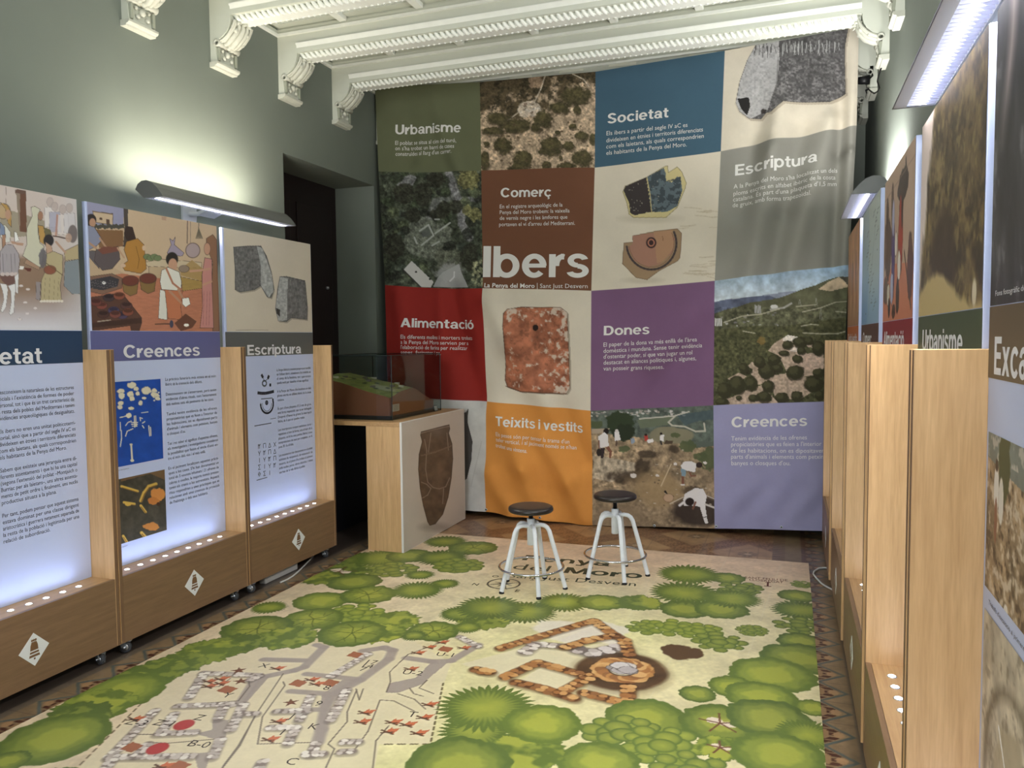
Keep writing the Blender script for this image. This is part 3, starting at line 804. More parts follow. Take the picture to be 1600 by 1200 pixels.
# trees, drawn in plan
def tree(pxc, rpx, kind, seed, world=None, dry=False):
    if world: cx, cy, r = world
    else:
        a = onZ(pxc[0], pxc[1], MZ); b = onZ(pxc[0] + rpx, pxc[1], MZ)
        cx, cy = a[0], a[1]; r = math.hypot(b[0] - a[0], b[1] - a[1])
    k = W.sub(cx - r * 1.35, cx + r * 1.35, cy - r * 1.35, cy + r * 1.35)
    if not len(k[0]): return
    x = W.x[k] - cx; y = W.y[k] - cy
    rg = random.Random(seed)
    tone = rg.uniform(-7, 7)
    dark = np.array((96 + tone, 114 + tone, 54)); mid = np.array((130 + tone, 142 + tone, 64)); light = np.array((160 + tone, 166 + tone, 72))
    d = np.hypot(x, y) / r; a = np.arctan2(y, x)
    n1 = fbm(x + seed, y, r * 0.35, seed, 3)
    def put(m, col):
        m = np.clip(m, 0, 1)[:, None]; W.c[k] = W.c[k] * (1 - m) + col * m
    s = 0.02
    if kind == 's':      # fingered edge
        nf = rg.randint(30, 38)
        fr = (a / (2 * PI) * nf + 0.5 * n1) % 1.0
        e = 0.86 + 0.28 * (1 - np.abs(fr * 2 - 1)) ** 0.7 * (0.65 + 0.7 * n1) - 0.08
        put((e - d) / s, dark); 
        e2 = 0.60 + 0.30 * (1 - np.abs(fr * 2 - 1)) * n1 * 1.5
        put((e2 - d) / 0.25, mid); put((0.5 - d + (n1 - .5) * .5) / 0.5, light * 0.98)
    elif kind == 'b':    # clustered bumps
        n = rg.randint(13, 18)
        pts = [(0.0, 0.0, .34)] + [(0.36 * math.cos(t), 0.36 * math.sin(t), rg.uniform(.28, .36)) for t in [2 * PI * q / 5 + rg.random() for q in range(5)]] + [(0.72 * math.cos(t), 0.72 * math.sin(t), rg.uniform(.22, .32)) for t in [2 * PI * q / (n - 5) + rg.random() * .3 for q in range(n - 5)]]
        for (ux, uy, ur) in sorted(pts, key=lambda p: -(p[0] ** 2 + p[1] ** 2)):
            dd = np.hypot(x / r - ux, (y / r - uy) * 1.1) / ur
            put((1.0 - dd) / 0.06, dark * 1.04)
            put((0.86 - dd) / 0.2, mid); put((0.6 - dd + (uy * .2)) / 0.7, light * 0.97)
    elif kind == 'l':    # leafy, mottled
        e = 0.94 + 0.22 * (fbm(np.cos(a) * 2 + seed, np.sin(a) * 2, 0.35, seed, 3) - 0.5) * 2
        put((e - d) / s, dark)
        n2 = fbm(x, y, 0.06, seed + 4, 3); n3 = fbm(x, y, 0.11, seed + 9, 3)
        put(((n2 - 0.5) * 9) * (d < e - .04), mid); put(((n3 - 0.56) * 9) * (d < e - .1), light * .96)
    else:                # round, softly stepped
        e = 0.97 + 0.10 * (fbm(np.cos(a) * 2 + seed, np.sin(a) * 2, 0.5, seed, 3) - 0.5) * 2 + 0.015 * np.sin(a * 17)
        put((e - d) / s, dark)
        put((e - 0.13 - d) / 0.10, (dark + mid) / 2)
        put((0.72 - d + (n1 - .5) * .35) / 0.10, mid)
        put((0.5 - d + (n1 - .5) * .4) / 0.14, light * .98)
        if kind == 'v':
            for q in range(6):
                t = 2 * PI * q / 6 + rg.random() * .5
                ex, ey = cx + math.cos(t) * r * .72, cy + math.sin(t) * r * .72
                W.line([(cx, cy), ((cx + ex) / 2 + rg.uniform(-.02, .02), (cy + ey) / 2 + rg.uniform(-.02, .02)), (ex, ey)], .007, (84, 98, 44), .8)
                hx, hy = (cx + ex) / 2, (cy + ey) / 2
                W.line([(hx, hy), (hx + math.cos(t + .8) * r * .3, hy + math.sin(t + .8) * r * .3)], .005, (84, 98, 44), .7)
    if dry:
        W.ell(cx - r * .15, cy + r * .1, r * .2, r * .16, (222, 206, 186), 1, rough=.3, seed=seed)
        W.ell(cx + r * .2, cy, r * .2, r * .13, (222, 206, 186), 1, rough=.3, seed=seed + 1)
        for q in range(5):
            t = q * 1.3 + .4
            W.line([(cx, cy), (cx + math.cos(t) * r * .5, cy + math.sin(t) * r * .5)], .009, (110, 70, 54), .9)
T = [
 # behind, left of the stools
 (562, 873, 34, 's'), (597, 872, 42, 's'), (640, 868, 34, 'r'), (696, 846, 30, 's'), (739, 856, 36, 'v'), (690, 871, 38, 's'), (717, 883, 38, 'b'), (612, 890, 38, 'b'), (530, 893, 46, 'l', 1), (656, 898, 21, 's'),
 (500, 903, 32, 'l'), (554, 909, 39, 'r'), (501, 939, 40, 'r'), (575, 929, 41, 'v'), (695, 912, 21, 's'), (652, 922, 37, 's'), (420, 949, 25, 's'),
 (557, 957, 40, 'b'), (490, 967, 44, 'v'), (402, 982, 51, 'v'), (615, 970, 40, 'l'), (450, 996, 43, 'l'), (595, 989, 38, 'l'), (550, 989, 50, 'v'), (677, 986, 38, 'v'), (647, 993, 19, 's'),
 (365, 1007, 42, 'l'), (325, 1018, 48, 'l'), (275, 1038, 44, 'l'), (237, 1052, 48, 'l'), (187, 1080, 62, 'r'), (148, 1104, 58, 'l'), (118, 1122, 52, 'l'), (88, 1152, 74, 'r'), (12, 1190, 30, 'r'), (80, 1222, 40, 'r'), (30, 1240, 60, 'l'),
 # in front of the stools
 (755, 969, 40, 'l'), (730, 980, 22, 's'), (720, 959, 30, 's'), (880, 941, 38, 's'), (940, 941, 34, 'r'), (1000, 942, 34, 'l'), (822, 956, 43, 's'), (765, 949, 47, 's'),
 # right of the stools
 (1136, 903, 26, 'r'), (1157, 919, 33, 'b'), (1076, 897, 44, 's'), (1070, 952, 36, 'r'), (1127, 952, 39, 'r'), (1070, 926, 48, 's'), (1144, 935, 40, 's'),
 (1010, 980, 30, 'b'), (1048, 980, 36, 'b'), (1092, 986, 36, 'b'), (1124, 1003, 40, 'b'), (1175, 985, 24, 'b'),
 (1254, 913, 18, 'b'), (1246, 931, 28, 'r'), (1252, 953, 40, 's'), (1248, 977, 37, 'b'), (1252, 1002, 34, 'r'), (1250, 1028, 56, 'r'), (1207, 1054, 62, 'r'), (1146, 1073, 36, 'r'), (1090, 1084, 27, 'r'),
 (1188, 1088, 50, 'r'), (1270, 1106, 26, 'r'), (1010, 1122, 60, 'r'), (1125, 1130, 58, 'r', 1), (1200, 1122, 60, 'r'), (1262, 1148, 44, 's'), (975, 1148, 62, 'b'), (1035, 1165, 62, 'b'), (1125, 1168, 36, 'l', 1), (1215, 1178, 66, 'r'), (935, 1192, 60, 'r'), (1080, 1205, 60, 'b'),
 # front middle
 (745, 1142, 52, 's'), (760, 1105, 68, 's'), (822, 1175, 60, 'l'), (847, 1130, 58, 'r'), (717, 1194, 76, 'r'),
 (1150, 1260, 70, 'r'), (820, 1260, 70, 'l'), (960, 1280, 70, 'b'),
]
for i, t in enumerate(T):
    tree((t[0], t[1]), t[2] * 1.13, t[3], 31 + i * 7, dry=len(t) > 4)
# compass rose
qx, qy = onZ(787, 912, MZ)[:2]
for q in range(28):
    t0, t1 = 2 * PI * q / 28, 2 * PI * (q + 0.75) / 28
    W.line([(qx + .105 * math.cos(t0), qy + .105 * math.sin(t0)), (qx + .105 * math.cos(t1), qy + .105 * math.sin(t1))], .012, (66, 62, 52))
for q in range(8):
    t = PI * q / 4 + .5; L = .13 if q % 2 == 0 else .075
    W.poly([(qx + L * math.cos(t), qy + L * math.sin(t)), (qx + .022 * math.cos(t + .5), qy + .022 * math.sin(t + .5)), (qx, qy), (qx + .022 * math.cos(t - .5), qy + .022 * math.sin(t - .5))], (66, 62, 52))
GREY2 = None
t = thing('floor_mat', (-1.44, 3.6, 0), 'large printed vinyl floor mat with green trees and excavation plan', 'mat')
P = GP.copy(); P = to_local(t, P.reshape(-1, 3)).reshape(P.shape)
link('printed_sheet', grid_mesh('printed_sheet', P, M_INKM, W.c), t)
e = MB()
e.box(-3.03, 0.145, 1.5, 5.79, 0.0005, MZ - 0.0003, mat('mat_backing', (196, 180, 150), 0.6)); e.build('backing', t, world=True)
def fz(a, b): return (a, b, MZ + 0.0004)
def mat_text(s, p0, p1, mtl, bold, cap, name='title_word'):
    a = onZ(*p0, MZ); b = onZ(*p1, MZ); m = MB()
    (put_bold if bold > .03 else put_text)(m, s, mtl, fz, a[0], a[1], (b[0] - a[0], b[1] - a[1]), cap, math.hypot(b[0] - a[0], b[1] - a[1]))
    m.build(name, t, world=True)
mat_text('Penya', (815, 875), (952, 885), M_TXTG, 0.035, 0.135)
mat_text('del', (799, 889), (856, 893), M_TXTG, 0.0, 0.14)
mat_text('Moro', (880, 895), (1002, 904), M_TXTG, 0.035, 0.135)
mat_text('Sant Just Desvern', (794, 902), (993, 916), M_TXTG, 0.0, 0.09)
mat_text('SANT FELIU DE', (1164, 903.5), (1231, 908.5), M_TXTR, 0.0, 0.045, 'direction_sign')
mat_text('LLOBREGAT', (1171, 907), (1224, 911.5), M_TXTR, 0.0, 0.045, 'direction_sign')
m = MB()
a = onZ(1200, 909.5, MZ); b = onZ(1200, 916, MZ)
for (x0, x1, y0, y1) in ((a[0] - .006, a[0] + .006, b[1], a[1]), (a[0] - .022, a[0] + .022, b[1] - .008, b[1] + .004), (a[0] - .018, a[0] + .018, a[1] - .014, a[1] - .004)):
    m.add([fz(x0, y0), fz(x1, y0), fz(x1, y1), fz(x0, y1)], [(0, 1, 2, 3)], M_TXTR)
m.build('direction_arrow', t, world=True)
for (s, dx, dy) in (('N', -.19, -.09), ('O', -.13, .11), ('S', .14, .12), ('E', .12, -.13)):
    m = MB(); put_text(m, s, M_TXTG, fz, qx + dx, qy + dy, (1, 0), .045, None, 0.01); m.build('compass_letter', t, world=True)
for s, p in (('K', (520, 955)), ('J', (395, 890)), ('I', (345, 993)), ('C', (375, 1175)), ('T', (1140, 878)), ('U-1', (1322, 498)), ('U-2', (1110, 612)), ('17', (882, 548)), ('14', (858, 572)), ('7', (842, 592)), ('8', (612, 710)), ('9', (558, 810)), ('X', (208, 570))):
    a = c2([p])[0]; m = MB(); put_text(m, s, M_TXTK, fz, a[0], a[1], (1, .12), .05, None, 0.0); m.build('plan_letter', t, world=True)
for s, p in (('Y', (1380, 756)), ('Z', (1200, 898)), ('B-0', (1165, 1062)), ('Z-1', (945, 930)), ('Z-3', (770, 925))):
    a = c1([p])[0]; m = MB(); put_text(m, s, M_TXTK, fz, a[0], a[1], (1, .12), .05, None, 0.0); m.build('plan_letter', t, world=True)

# ================================================================== the hanging fabric banner
YBAN = 6.45
M_CLOTH = print_mat('cloth_ink', 0.75, 0.03, 0.15)
M_BTXT = mat('banner_lettering', (226, 224, 220), 0.7)
FOLDS = []
def fold_line(pts, w, amp):
    q = [onY(a, b, YBAN) for a, b in pts]
    for a, b in zip(q[:-1], q[1:]): FOLDS.append((a[0], a[2], b[0], b[2], w, amp))
fold_line([(1225, 120), (1205, 240), (1165, 460)], .05, .035)
fold_line([(1300, 190), (1270, 290), (1235, 420)], .045, .03)
fold_line([(1255, 200), (1225, 330), (1205, 430)], .04, -.025)
fold_line([(1190, 180), (1160, 330)], .05, -.02)
fold_line([(1318, 60), (1312, 240), (1302, 420)], .03, -.03)
fold_line([(1334, 60), (1326, 240), (1316, 420)], .025, .03)
fold_line([(785, 650), (820, 730), (850, 810)], .06, .035)
fold_line([(850, 690), (890, 750), (915, 810)], .05, .03)
fold_line([(880, 640), (915, 720)], .05, -.025)
fold_line([(765, 740), (800, 800)], .05, .03)
fold_line([(672, 150), (690, 200), (715, 262)], .035, .02)
fold_line([(640, 150), (640, 250)], .04, -.015)
fold_line([(625, 460), (640, 590)], .05, .025)
fold_line([(700, 455), (720, 540), (745, 620)], .06, -.03)
fold_line([(690, 450), (690, 560)], .04, .02)
fold_line([(765, 470), (800, 540), (860, 640)], .06, .03)
fold_line([(1090, 480), (1020, 560)], .07, .03)
fold_line([(1060, 560), (1000, 640)], .06, -.02)
for k in range(6): fold_line([(1140 + 26 * k, 800), (1170 + 26 * k, 765)], .045, .008 * (-1) ** k)
for k in range(5): fold_line([(735 + 34 * k, 812), (752 + 34 * k, 770)], .05, .009 * (-1) ** k)
def fold(X, Z):
    X = np.asarray(X, float); Z = np.asarray(Z, float)
    d = 0.012 * np.sin(X * 3.1 + 0.7) + 0.008 * np.sin(X * 7.3 + Z * 0.8)
    for (x0, z0, x1, z1, w, a) in FOLDS:
        dx, dz = x1 - x0, z1 - z0
        t = np.clip(((X - x0) * dx + (Z - z0) * dz) / (dx * dx + dz * dz), 0, 1)
        r2 = (X - x0 - t * dx) ** 2 + (Z - z0 - t * dz) ** 2
        d = d + 1.6 * a * np.exp(-r2 / (2 * (1.3 * w) ** 2))
    return d * np.clip((3.9 - Z) / 0.7, 0.15, 1)
CN = np.array([[(586, 136), (750, 128), (931, 112), (1133, 79), (1342, 42)],
               [(593, 269), (752, 266.5), (930, 262.5), (1126.5, 236), (1338, 198)],
               [(603, 446), (755, 451), (925, 455), (1117, 439), (1326, 415)],
               [(607, 618), (760, 628), (924, 642), (1115, 634), (1316, 627)],
               [(609, 790), (759, 800), (928, 821), (1117, 826), (1306, 829)]], float)
NS = 190
s = np.linspace(0, 4, 4 * NS + 1); tt = np.linspace(0, 4, 4 * NS + 1)
si = np.minimum(s.astype(int), 3); ti = np.minimum(tt.astype(int), 3)
fs = (s - si)[None, :, None]; ft = (tt - ti)[:, None, None]
# soft waviness of the rows
A = CN[ti][:, si] * (1 - fs) + CN[ti][:, si + 1] * fs
B = CN[ti + 1][:, si] * (1 - fs) + CN[ti + 1][:, si + 1] * fs
PXY = A * (1 - ft) + B * ft
bx, by = PXY[..., 0].copy(), PXY[..., 1].copy()
by += 2.0 * np.sin((tt[:, None] / 4) * PI) * np.sin(s[None, :] * PI) * np.where(s[None, :] < 1, 1, 0.3)
bn = Paint(bx, by, (218, 208, 190))
def cell(r, c, col): bn.c[r * NS:(r + 1) * NS + (r == 3), c * NS:(c + 1) * NS + (c == 3)] = col
def cview(r, c):
    a, b = slice(r * NS, (r + 1) * NS + (r == 3)), slice(c * NS, (c + 1) * NS + (c == 3))
    return Paint(bx[a, b], by[a, b], rgb=bn.c[a, b])
cell(0, 0, (104, 108, 82)); cell(0, 2, (70, 98, 116)); cell(1, 1, (116, 78, 58)); cell(1, 3, (146, 144, 136)); cell(2, 0, (148, 44, 38))
cell(2, 2, (124, 92, 124)); cell(3, 1, (216, 146, 72)); cell(3, 3, (154, 152, 186)); cell(3, 0, (206, 204, 200))
rg = random.Random(3)
# ---- hillside seen from the air
p = cview(0, 1); p.c[...] = (188, 162, 132)
p.mottle(0.28, 6, 1); p.mottle(0.2, 2.5, 2)
n = fbm(p.x, p.y, 14, 7)
line_ = 190 - (p.x - 751) * 0.30
p.blend(np.clip((line_ - p.y) / 22 + (n - .5) * 5 + .3, 0, 1) * .93, (84, 72, 50))
n2 = fbm(p.x, p.y, 5, 17); p.blend(np.clip((n2 - .52) * 9, 0, 1) * np.clip((line_ + 10 - p.y) / 15, 0, 1) * .7, (52, 48, 34))
p.ell(827, 170, 22, 12, (206, 188, 166), .95, rough=.4, seed=4); p.ell(838, 128, 12, 10, (170, 140, 112), .8, rough=.4, seed=5)
for k in range(14): p.ell(827 + rg.uniform(-14, 14), 170 + rg.uniform(-8, 8), 3, 2, [(120, 100, 84), (228, 216, 200)][k % 2], .8)
for q in ([(852, 118), (845, 140), (835, 160), (815, 172), (790, 190), (783, 205)], [(895, 116), (912, 124), (920, 135)]): p.line(q, 2, (206, 190, 166), .8)
BU = [(786, 227, 14, 13), (817, 249, 15, 14), (862, 229, 17, 14), (889, 229, 8, 8), (909, 213, 10, 7), (911, 248, 15, 12), (855, 259, 7, 6), (806, 197, 22, 11), (849, 187, 14, 14), (838, 200, 8, 6),
      (875, 169, 14, 9), (900, 150, 22, 14), (770, 204, 17, 6), (808, 261, 13, 6), (887, 260, 14, 5), (757, 250, 7, 15), (778, 185, 18, 9), (927, 218, 5, 9), (895, 198, 6, 4), (760, 225, 5, 4), (877, 247, 3, 3), (902, 172, 6, 7), (872, 208, 4, 3), (845, 238, 3, 3)]
for i, (a, b, rx, ry) in enumerate(BU):
    p.ell(a + 1, b + 3, rx * 1.03, ry, (66, 56, 42), .6, rough=.4, rs=5, seed=i, soft=.3); p.ell(a, b, rx, ry, (82, 75, 50), 1, rough=.45, rs=5, seed=i, soft=.25); p.ell(a - rx * .15, b - ry * .25, rx * .65, ry * .6, (102, 94, 58), .6, rough=.5, rs=3, seed=i, soft=.5)
for k in range(60):
    a, b = rg.uniform(753, 929), rg.uniform(190, 266); p.ell(a, b, rg.uniform(1, 2.6), rg.uniform(.8, 2), (96, 80, 58), .8)
p.mottle(.3, 4, 88); p.mottle(.25, 2, 89)
p.fade(.15)
# ---- woodland and digs from straight above
p = cview(1, 0); p.c[...] = (74, 82, 62)
n = fbm(p.x, p.y, 9, 3); p.c *= (0.55 + .9 * n)[..., None]
def q6(pts): return [(590 + a / 6.318, 260 + b / 6.318) for a, b in pts]
p.poly(q6([(190, 190), (240, 110), (350, 70), (380, 110), (340, 190)]), (132, 132, 134), .9)
p.line(q6([(700, 60), (760, 250), (820, 420), (830, 560), (900, 700)]), 13, (134, 132, 136), .85)
p.line(q6([(800, 330), (980, 320)]), 8, (134, 132, 136), .8); p.line(q6([(720, 300), (560, 350), (500, 500), (420, 560)]), 11, (120, 122, 118), .8)
p.ell(*q6([(500, 720)])[0], 36, 32, (116, 122, 104), .85, rough=.3, seed=6)
p.ell(*q6([(700, 900)])[0], 22, 20, (104, 108, 86), .8, rough=.3, seed=7)
for i in range(150):
    a, b = q6([(rg.uniform(0, 1060), rg.uniform(20, 1190))])[0]
    X_, Y_ = (a - 590) * 6.318, (b - 260) * 6.318
    if (300 < X_ < 640 and 500 < Y_ < 950) or (560 < X_ < 860 and Y_ > 850) or (690 < X_ < 850 and Y_ < 750): continue
    r = rg.uniform(4, 10); c = rg.choice([(52, 58, 42), (62, 74, 48), (44, 46, 38), (86, 96, 62), (70, 80, 66)])
    p.ell(a, b, r, r * .9, c, .75, rough=.35, rs=3, seed=i); p.ell(a - r * .2, b - r * .25, r * .5, r * .45, tuple(v * 1.3 for v in c), .6, rough=.5, rs=2, seed=i, soft=.6)
for a, b, rx, ry in ((900, 130, 17, 15), (930, 100, 12, 12), (960, 470, 10, 11), (880, 430, 7, 9)):
    a, b = q6([(a, b)])[0]; p.ell(a, b, rx, ry, (128, 124, 66), .9, rough=.5, rs=3, seed=9)
for a, b, rx, ry in ((260, 270, 15, 17), (440, 270, 14, 20), (560, 130, 15, 12), (770, 400, 11, 10), (350, 480, 12, 12), (170, 790, 15, 22), (900, 900, 14, 22), (640, 430, 11, 14), (560, 470, 8, 8)):
    a, b = q6([(a, b)])[0]; c = (56, 56, 42) if a > 600 else (60, 62, 50)
    p.ell(a, b, rx, ry, c, .85, rough=.25, rs=4, seed=int(a))
for k in range(40): p.ell(*q6([(rg.uniform(930, 1040), rg.uniform(930, 1180))])[0], 2.2, 2.2, (150, 150, 104), .7)
p.mottle(.45, 5, 78); p.mottle(.4, 2, 79)
p.poly(q6([(590, 1090), (640, 1040), (720, 1000), (800, 960), (820, 1040), (890, 1190), (540, 1190)]), (172, 172, 172), .9); p.ell(*q6([(700, 1040)])[0], 20, 14, (178, 178, 178), .7, rough=.5, rs=5, seed=3, soft=.5)
WL = (186, 190, 182)
for l in ([(410, 635), (495, 575), (545, 680), (430, 775)], [(560, 660), (710, 555)], [(530, 780), (600, 740)], [(360, 700), (385, 760)], [(560, 520), (600, 520)]): p.line(q6(l), 2.6, WL, .85)
p.poly(q6([(425, 640), (490, 600), (525, 680), (440, 700)]), (92, 98, 92), .8)
p.poly(q6([(262, 1020), (335, 932), (545, 1140), (520, 1190), (420, 1190)]), (206, 202, 196)); p.line(q6([(262, 1028), (420, 1190)]), 2, (70, 66, 60))
p.ell(*q6([(377, 1042)])[0], 1.6, 1.6, (40, 38, 36)); p.ell(*q6([(508, 1112)])[0], 1.5, 1.5, (40, 38, 36)); p.line(q6([(700, 1130), (745, 1090), (750, 1040)]), 2, (226, 226, 226), .8)
p.fade(.35)
# ---- view over the valley
p = cview(2, 3); q7 = lambda pts: [(1110 + a / 5.218, 410 + b / 5.218) for a, b in pts]
hy = np.clip((p.y - 420) / 60, 0, 1)[..., None]
p.c[...] = np.array((152, 184, 214)) * (1 - hy) + np.array((206, 214, 218)) * hy
p.poly(q7([(0, 330), (130, 300), (250, 290), (420, 270), (620, 240), (700, 230), (700, 500), (0, 500)]), (140, 148, 170))
p.poly(q7([(0, 340), (90, 308), (200, 300), (350, 280), (480, 270), (560, 300), (560, 500), (0, 500)]), (96, 104, 130))
p.poly(q7([(0, 430), (120, 385), (230, 360), (330, 325), (450, 310), (560, 290), (640, 262), (760, 215), (860, 185), (960, 140), (1050, 115), (1150, 120), (1150, 1250), (0, 1250)]), (98, 98, 70))
p.poly(q7([(880, 220), (960, 160), (1050, 118), (1120, 180), (1120, 200), (980, 235)]), (206, 178, 142)); p.poly(q7([(1060, 118), (1150, 120), (1150, 190), (1115, 180)]), (92, 86, 74))
p.mottle(0.25, 10, 4)
p.poly(q7([(0, 560), (300, 520), (600, 520), (1150, 440), (1150, 1250), (0, 1250)]), (82, 82, 50), .85)
k = (p.y > 480); n = fbm(p.x, p.y, 4, 12); p.c[k] *= (0.55 + .9 * n[k])[:, None]
for i in range(26): p.ell(*q7([(rg.uniform(40, 560), 500 - rg.uniform(0, 110) + 20)])[0], rg.uniform(1, 3), rg.uniform(.7, 1.6), rg.choice([(190, 186, 178), (120, 116, 116), (150, 142, 134)]), .8)
for k in range(4): p.line(q7([(365 + k * 14, 350 + (k % 2) * 8), (367 + k * 14, 410)]), 2, (168, 166, 164))
p.ell(*q7([(520, 362)])[0], 6, 3.4, (206, 204, 200)); p.line(q7([(490, 385), (600, 370), (660, 335)]), 3, (176, 172, 166), .8)
for k in range(4): p.line(q7([(40 + k * 15, 460), (42 + k * 15, 515)]), 2, (212, 210, 206))
for l in ([(110, 490), (250, 440), (420, 420), (560, 380)], [(750, 405), (900, 370), (1020, 325), (1150, 315)], [(700, 360), (860, 345)], [(740, 520), (820, 505), (880, 510)], [(755, 575), (900, 582), (1040, 580), (1110, 560)], [(265, 560), (365, 578)], [(1020, 400), (1110, 408)]): p.line(q7(l), 1.8, (190, 182, 154), .8)
for (a, b, c) in ((862, 290, 355), (900, 375, 465), (728, 305, 350)): p.line(q7([(a - 10, c), (a, b), (a + 10, c)]), .9, (160, 158, 146), .7)
SAND = (204, 172, 148)
for pl in ([(470, 720), (520, 660), (620, 600), (720, 610), (720, 680), (780, 740), (920, 780), (920, 900), (780, 930), (640, 930), (560, 760)], [(300, 850), (340, 810), (380, 850), (440, 960), (520, 920), (640, 900), (800, 940), (820, 1060), (740, 1110), (540, 1120), (480, 980), (380, 1000)],
           [(60, 1130), (180, 1100), (300, 1040), (420, 1000), (560, 1150), (60, 1170)], [(780, 665), (890, 670), (860, 700), (790, 690)], [(700, 760), (920, 720), (930, 860), (760, 880)], [(140, 950), (230, 900), (300, 930), (200, 990)]): p.poly(q7(pl), SAND, .85)
p.poly(q7([(590, 620), (630, 592), (720, 608), (700, 640), (590, 640)]), (228, 216, 200)); p.ell(*q7([(690, 710)])[0], 8, 4, (226, 208, 192), .9, rough=.3)
k = (p.y > 525); n = fbm(p.x, p.y, 3, 22); p.c[k] *= (0.72 + .56 * n[k])[:, None]
for i, (a, b, rx, ry) in enumerate(((630, 670, 45, 35), (730, 650, 55, 45), (600, 740, 45, 22), (710, 785, 42, 32), (460, 880, 65, 70), (690, 895, 75, 60), (400, 810, 45, 45), (545, 860, 45, 30), (330, 990, 55, 60), (470, 1010, 50, 50), (215, 1000, 65, 80), (110, 1040, 60, 60), (440, 1095, 65, 45), (840, 990, 80, 65), (705, 1090, 48, 42), (580, 1100, 55, 40), (350, 1105, 45, 30), (90, 1140, 55, 30), (230, 1105, 25, 18), (890, 1080, 40, 40), (880, 700, 50, 60), (310, 880, 30, 22), (520, 790, 50, 40), (740, 720, 40, 30), (270, 860, 40, 40), (800, 640, 40, 30), (880, 900, 50, 40))):
    a, b = q7([(a, b)])[0]; rx /= 5.2; ry /= 5.2
    p.ell(a + 1, b + 1.5, rx, ry, (50, 44, 32), .7, rough=.25, seed=i); p.ell(a, b, rx, ry, (62, 60, 38), 1, rough=.25, seed=i + 3); p.ell(a - rx * .2, b - ry * .25, rx * .6, ry * .55, (92, 88, 54), .65, rough=.5, rs=2.5, seed=i, soft=.5)
p.ell(*q7([(415, 640)])[0], 6, 6, (150, 116, 54), .7, rough=.4, seed=3)
p.fade(.22)
# ---- people digging on the hillside
p = cview(3, 2); q5 = lambda pts: [(920 + a / 6.0, 630 + b / 6.0) for a, b in pts]
p.c[...] = (158, 134, 104); p.mottle(.35, 14, 3); p.mottle(.3, 4, 5)
p.poly(q5([(0, 60), (1180, 20), (1200, 400), (1000, 420), (900, 380), (600, 340), (0, 260)]), (92, 102, 92)); 
n = fbm(p.x, p.y, 6, 31); k = p.y < 690; p.c[k] *= (0.7 + .6 * n[k])[:, None]
for i in range(70): p.ell(*q5([(rg.uniform(30, 900), rg.uniform(65, 125))])[0], rg.uniform(1.2, 3.5), rg.uniform(.8, 2), rg.choice([(206, 200, 194), (172, 160, 148), (110, 112, 108)]), .85)
p.poly(q5([(450, 160), (780, 125), (760, 200), (480, 240)]), (108, 116, 92), .9); p.poly(q5([(820, 110), (1180, 60), (1180, 150), (1020, 170), (900, 210)]), (70, 88, 96), .7)
p.line(q5([(470, 150), (800, 120), (940, 80)]), 2, (196, 190, 176)); p.line(q5([(810, 120), (745, 180), (780, 210), (900, 220), (1000, 265), (1090, 262), (1080, 190)]), 2.6, (190, 184, 166))
p.ell(*q5([(770, 300)])[0], 34, 13, (140, 132, 104), .9, rough=.2, seed=4)
p.ell(*q5([(300, 190)])[0], 22, 19, (54, 66, 44), 1, rough=.3, rs=6, seed=6); p.ell(*q5([(330, 270)])[0], 17, 13, (48, 56, 40), 1, rough=.3, rs=6, seed=7)
for a, b, rx, ry in ((930, 400, 15, 9), (1130, 520, 14, 18), (810, 300, 7, 4), (1050, 500, 10, 7), (330, 430, 8, 5), (60, 200, 12, 6)): p.ell(*q5([(a, b)])[0], rx, ry, (86, 96, 62), .9, rough=.4, rs=4, seed=a)
p.poly(q5([(30, 240), (200, 235), (160, 275), (30, 285)]), (176, 156, 132))
for pl in ([(40, 480), (260, 520), (440, 560), (430, 640), (320, 680), (220, 740), (50, 700)],): p.poly(q5(pl), (182, 166, 142), .8)
n = fbm(p.x, p.y, 5, 41); k = (p.x < 1000) & (p.y > 705) & (p.y < 760); p.c[k] *= (0.55 + .95 * n[k])[:, None]
for a, b, rx, ry in ((400, 690, 38, 10), (500, 600, 12, 12), (560, 480, 20, 5), (800, 430, 8, 6), (960, 820, 18, 6)): p.ell(*q5([(a, b)])[0], rx, ry, (64, 52, 40), .75, rough=.5, rs=6, seed=a, soft=.5)
p.ell(*q5([(640, 800)])[0], 40, 26, (172, 142, 100), .8, rough=.3, seed=12, soft=.5); p.ell(*q5([(1020, 1010)])[0], 42, 24, (62, 50, 44), .92, rough=.25, seed=13, soft=.3)
p.ell(*q5([(280, 1060)])[0], 40, 18, (150, 126, 98), .7, rough=.4, seed=14, soft=.5)
for i in range(40): p.ell(*q5([(rg.uniform(420, 1150), rg.uniform(380, 1100))])[0], rg.uniform(.8, 2.4), rg.uniform(.6, 1.4), rg.choice([(206, 192, 170), (96, 80, 62)]), .7)
for a, b, r in ((415, 680, 5), (640, 680, 3), (810, 570, 3), (1090, 560, 3)): p.ell(*q5([(a, b)])[0], r, r * .7, (222, 212, 204), 1, rough=.3)
SK = (132, 84, 66); WH = (226, 220, 218)
p.ell(*q5([(165, 262)])[0], 4.3, 4.8, (40, 32, 30)); p.poly(q5([(90, 310), (150, 270), (180, 300), (190, 400), (110, 420), (95, 360)]), WH); p.poly(q5([(115, 415), (155, 420), (140, 515), (118, 515)]), (60, 48, 50)); p.poly(q5([(160, 415), (190, 400), (220, 450), (210, 515), (190, 515), (195, 460)]), SK); p.poly(q5([(92, 340), (108, 350), (105, 430), (95, 420)]), SK); p.ell(*q5([(98, 460)])[0], 4, 6, (52, 44, 42))
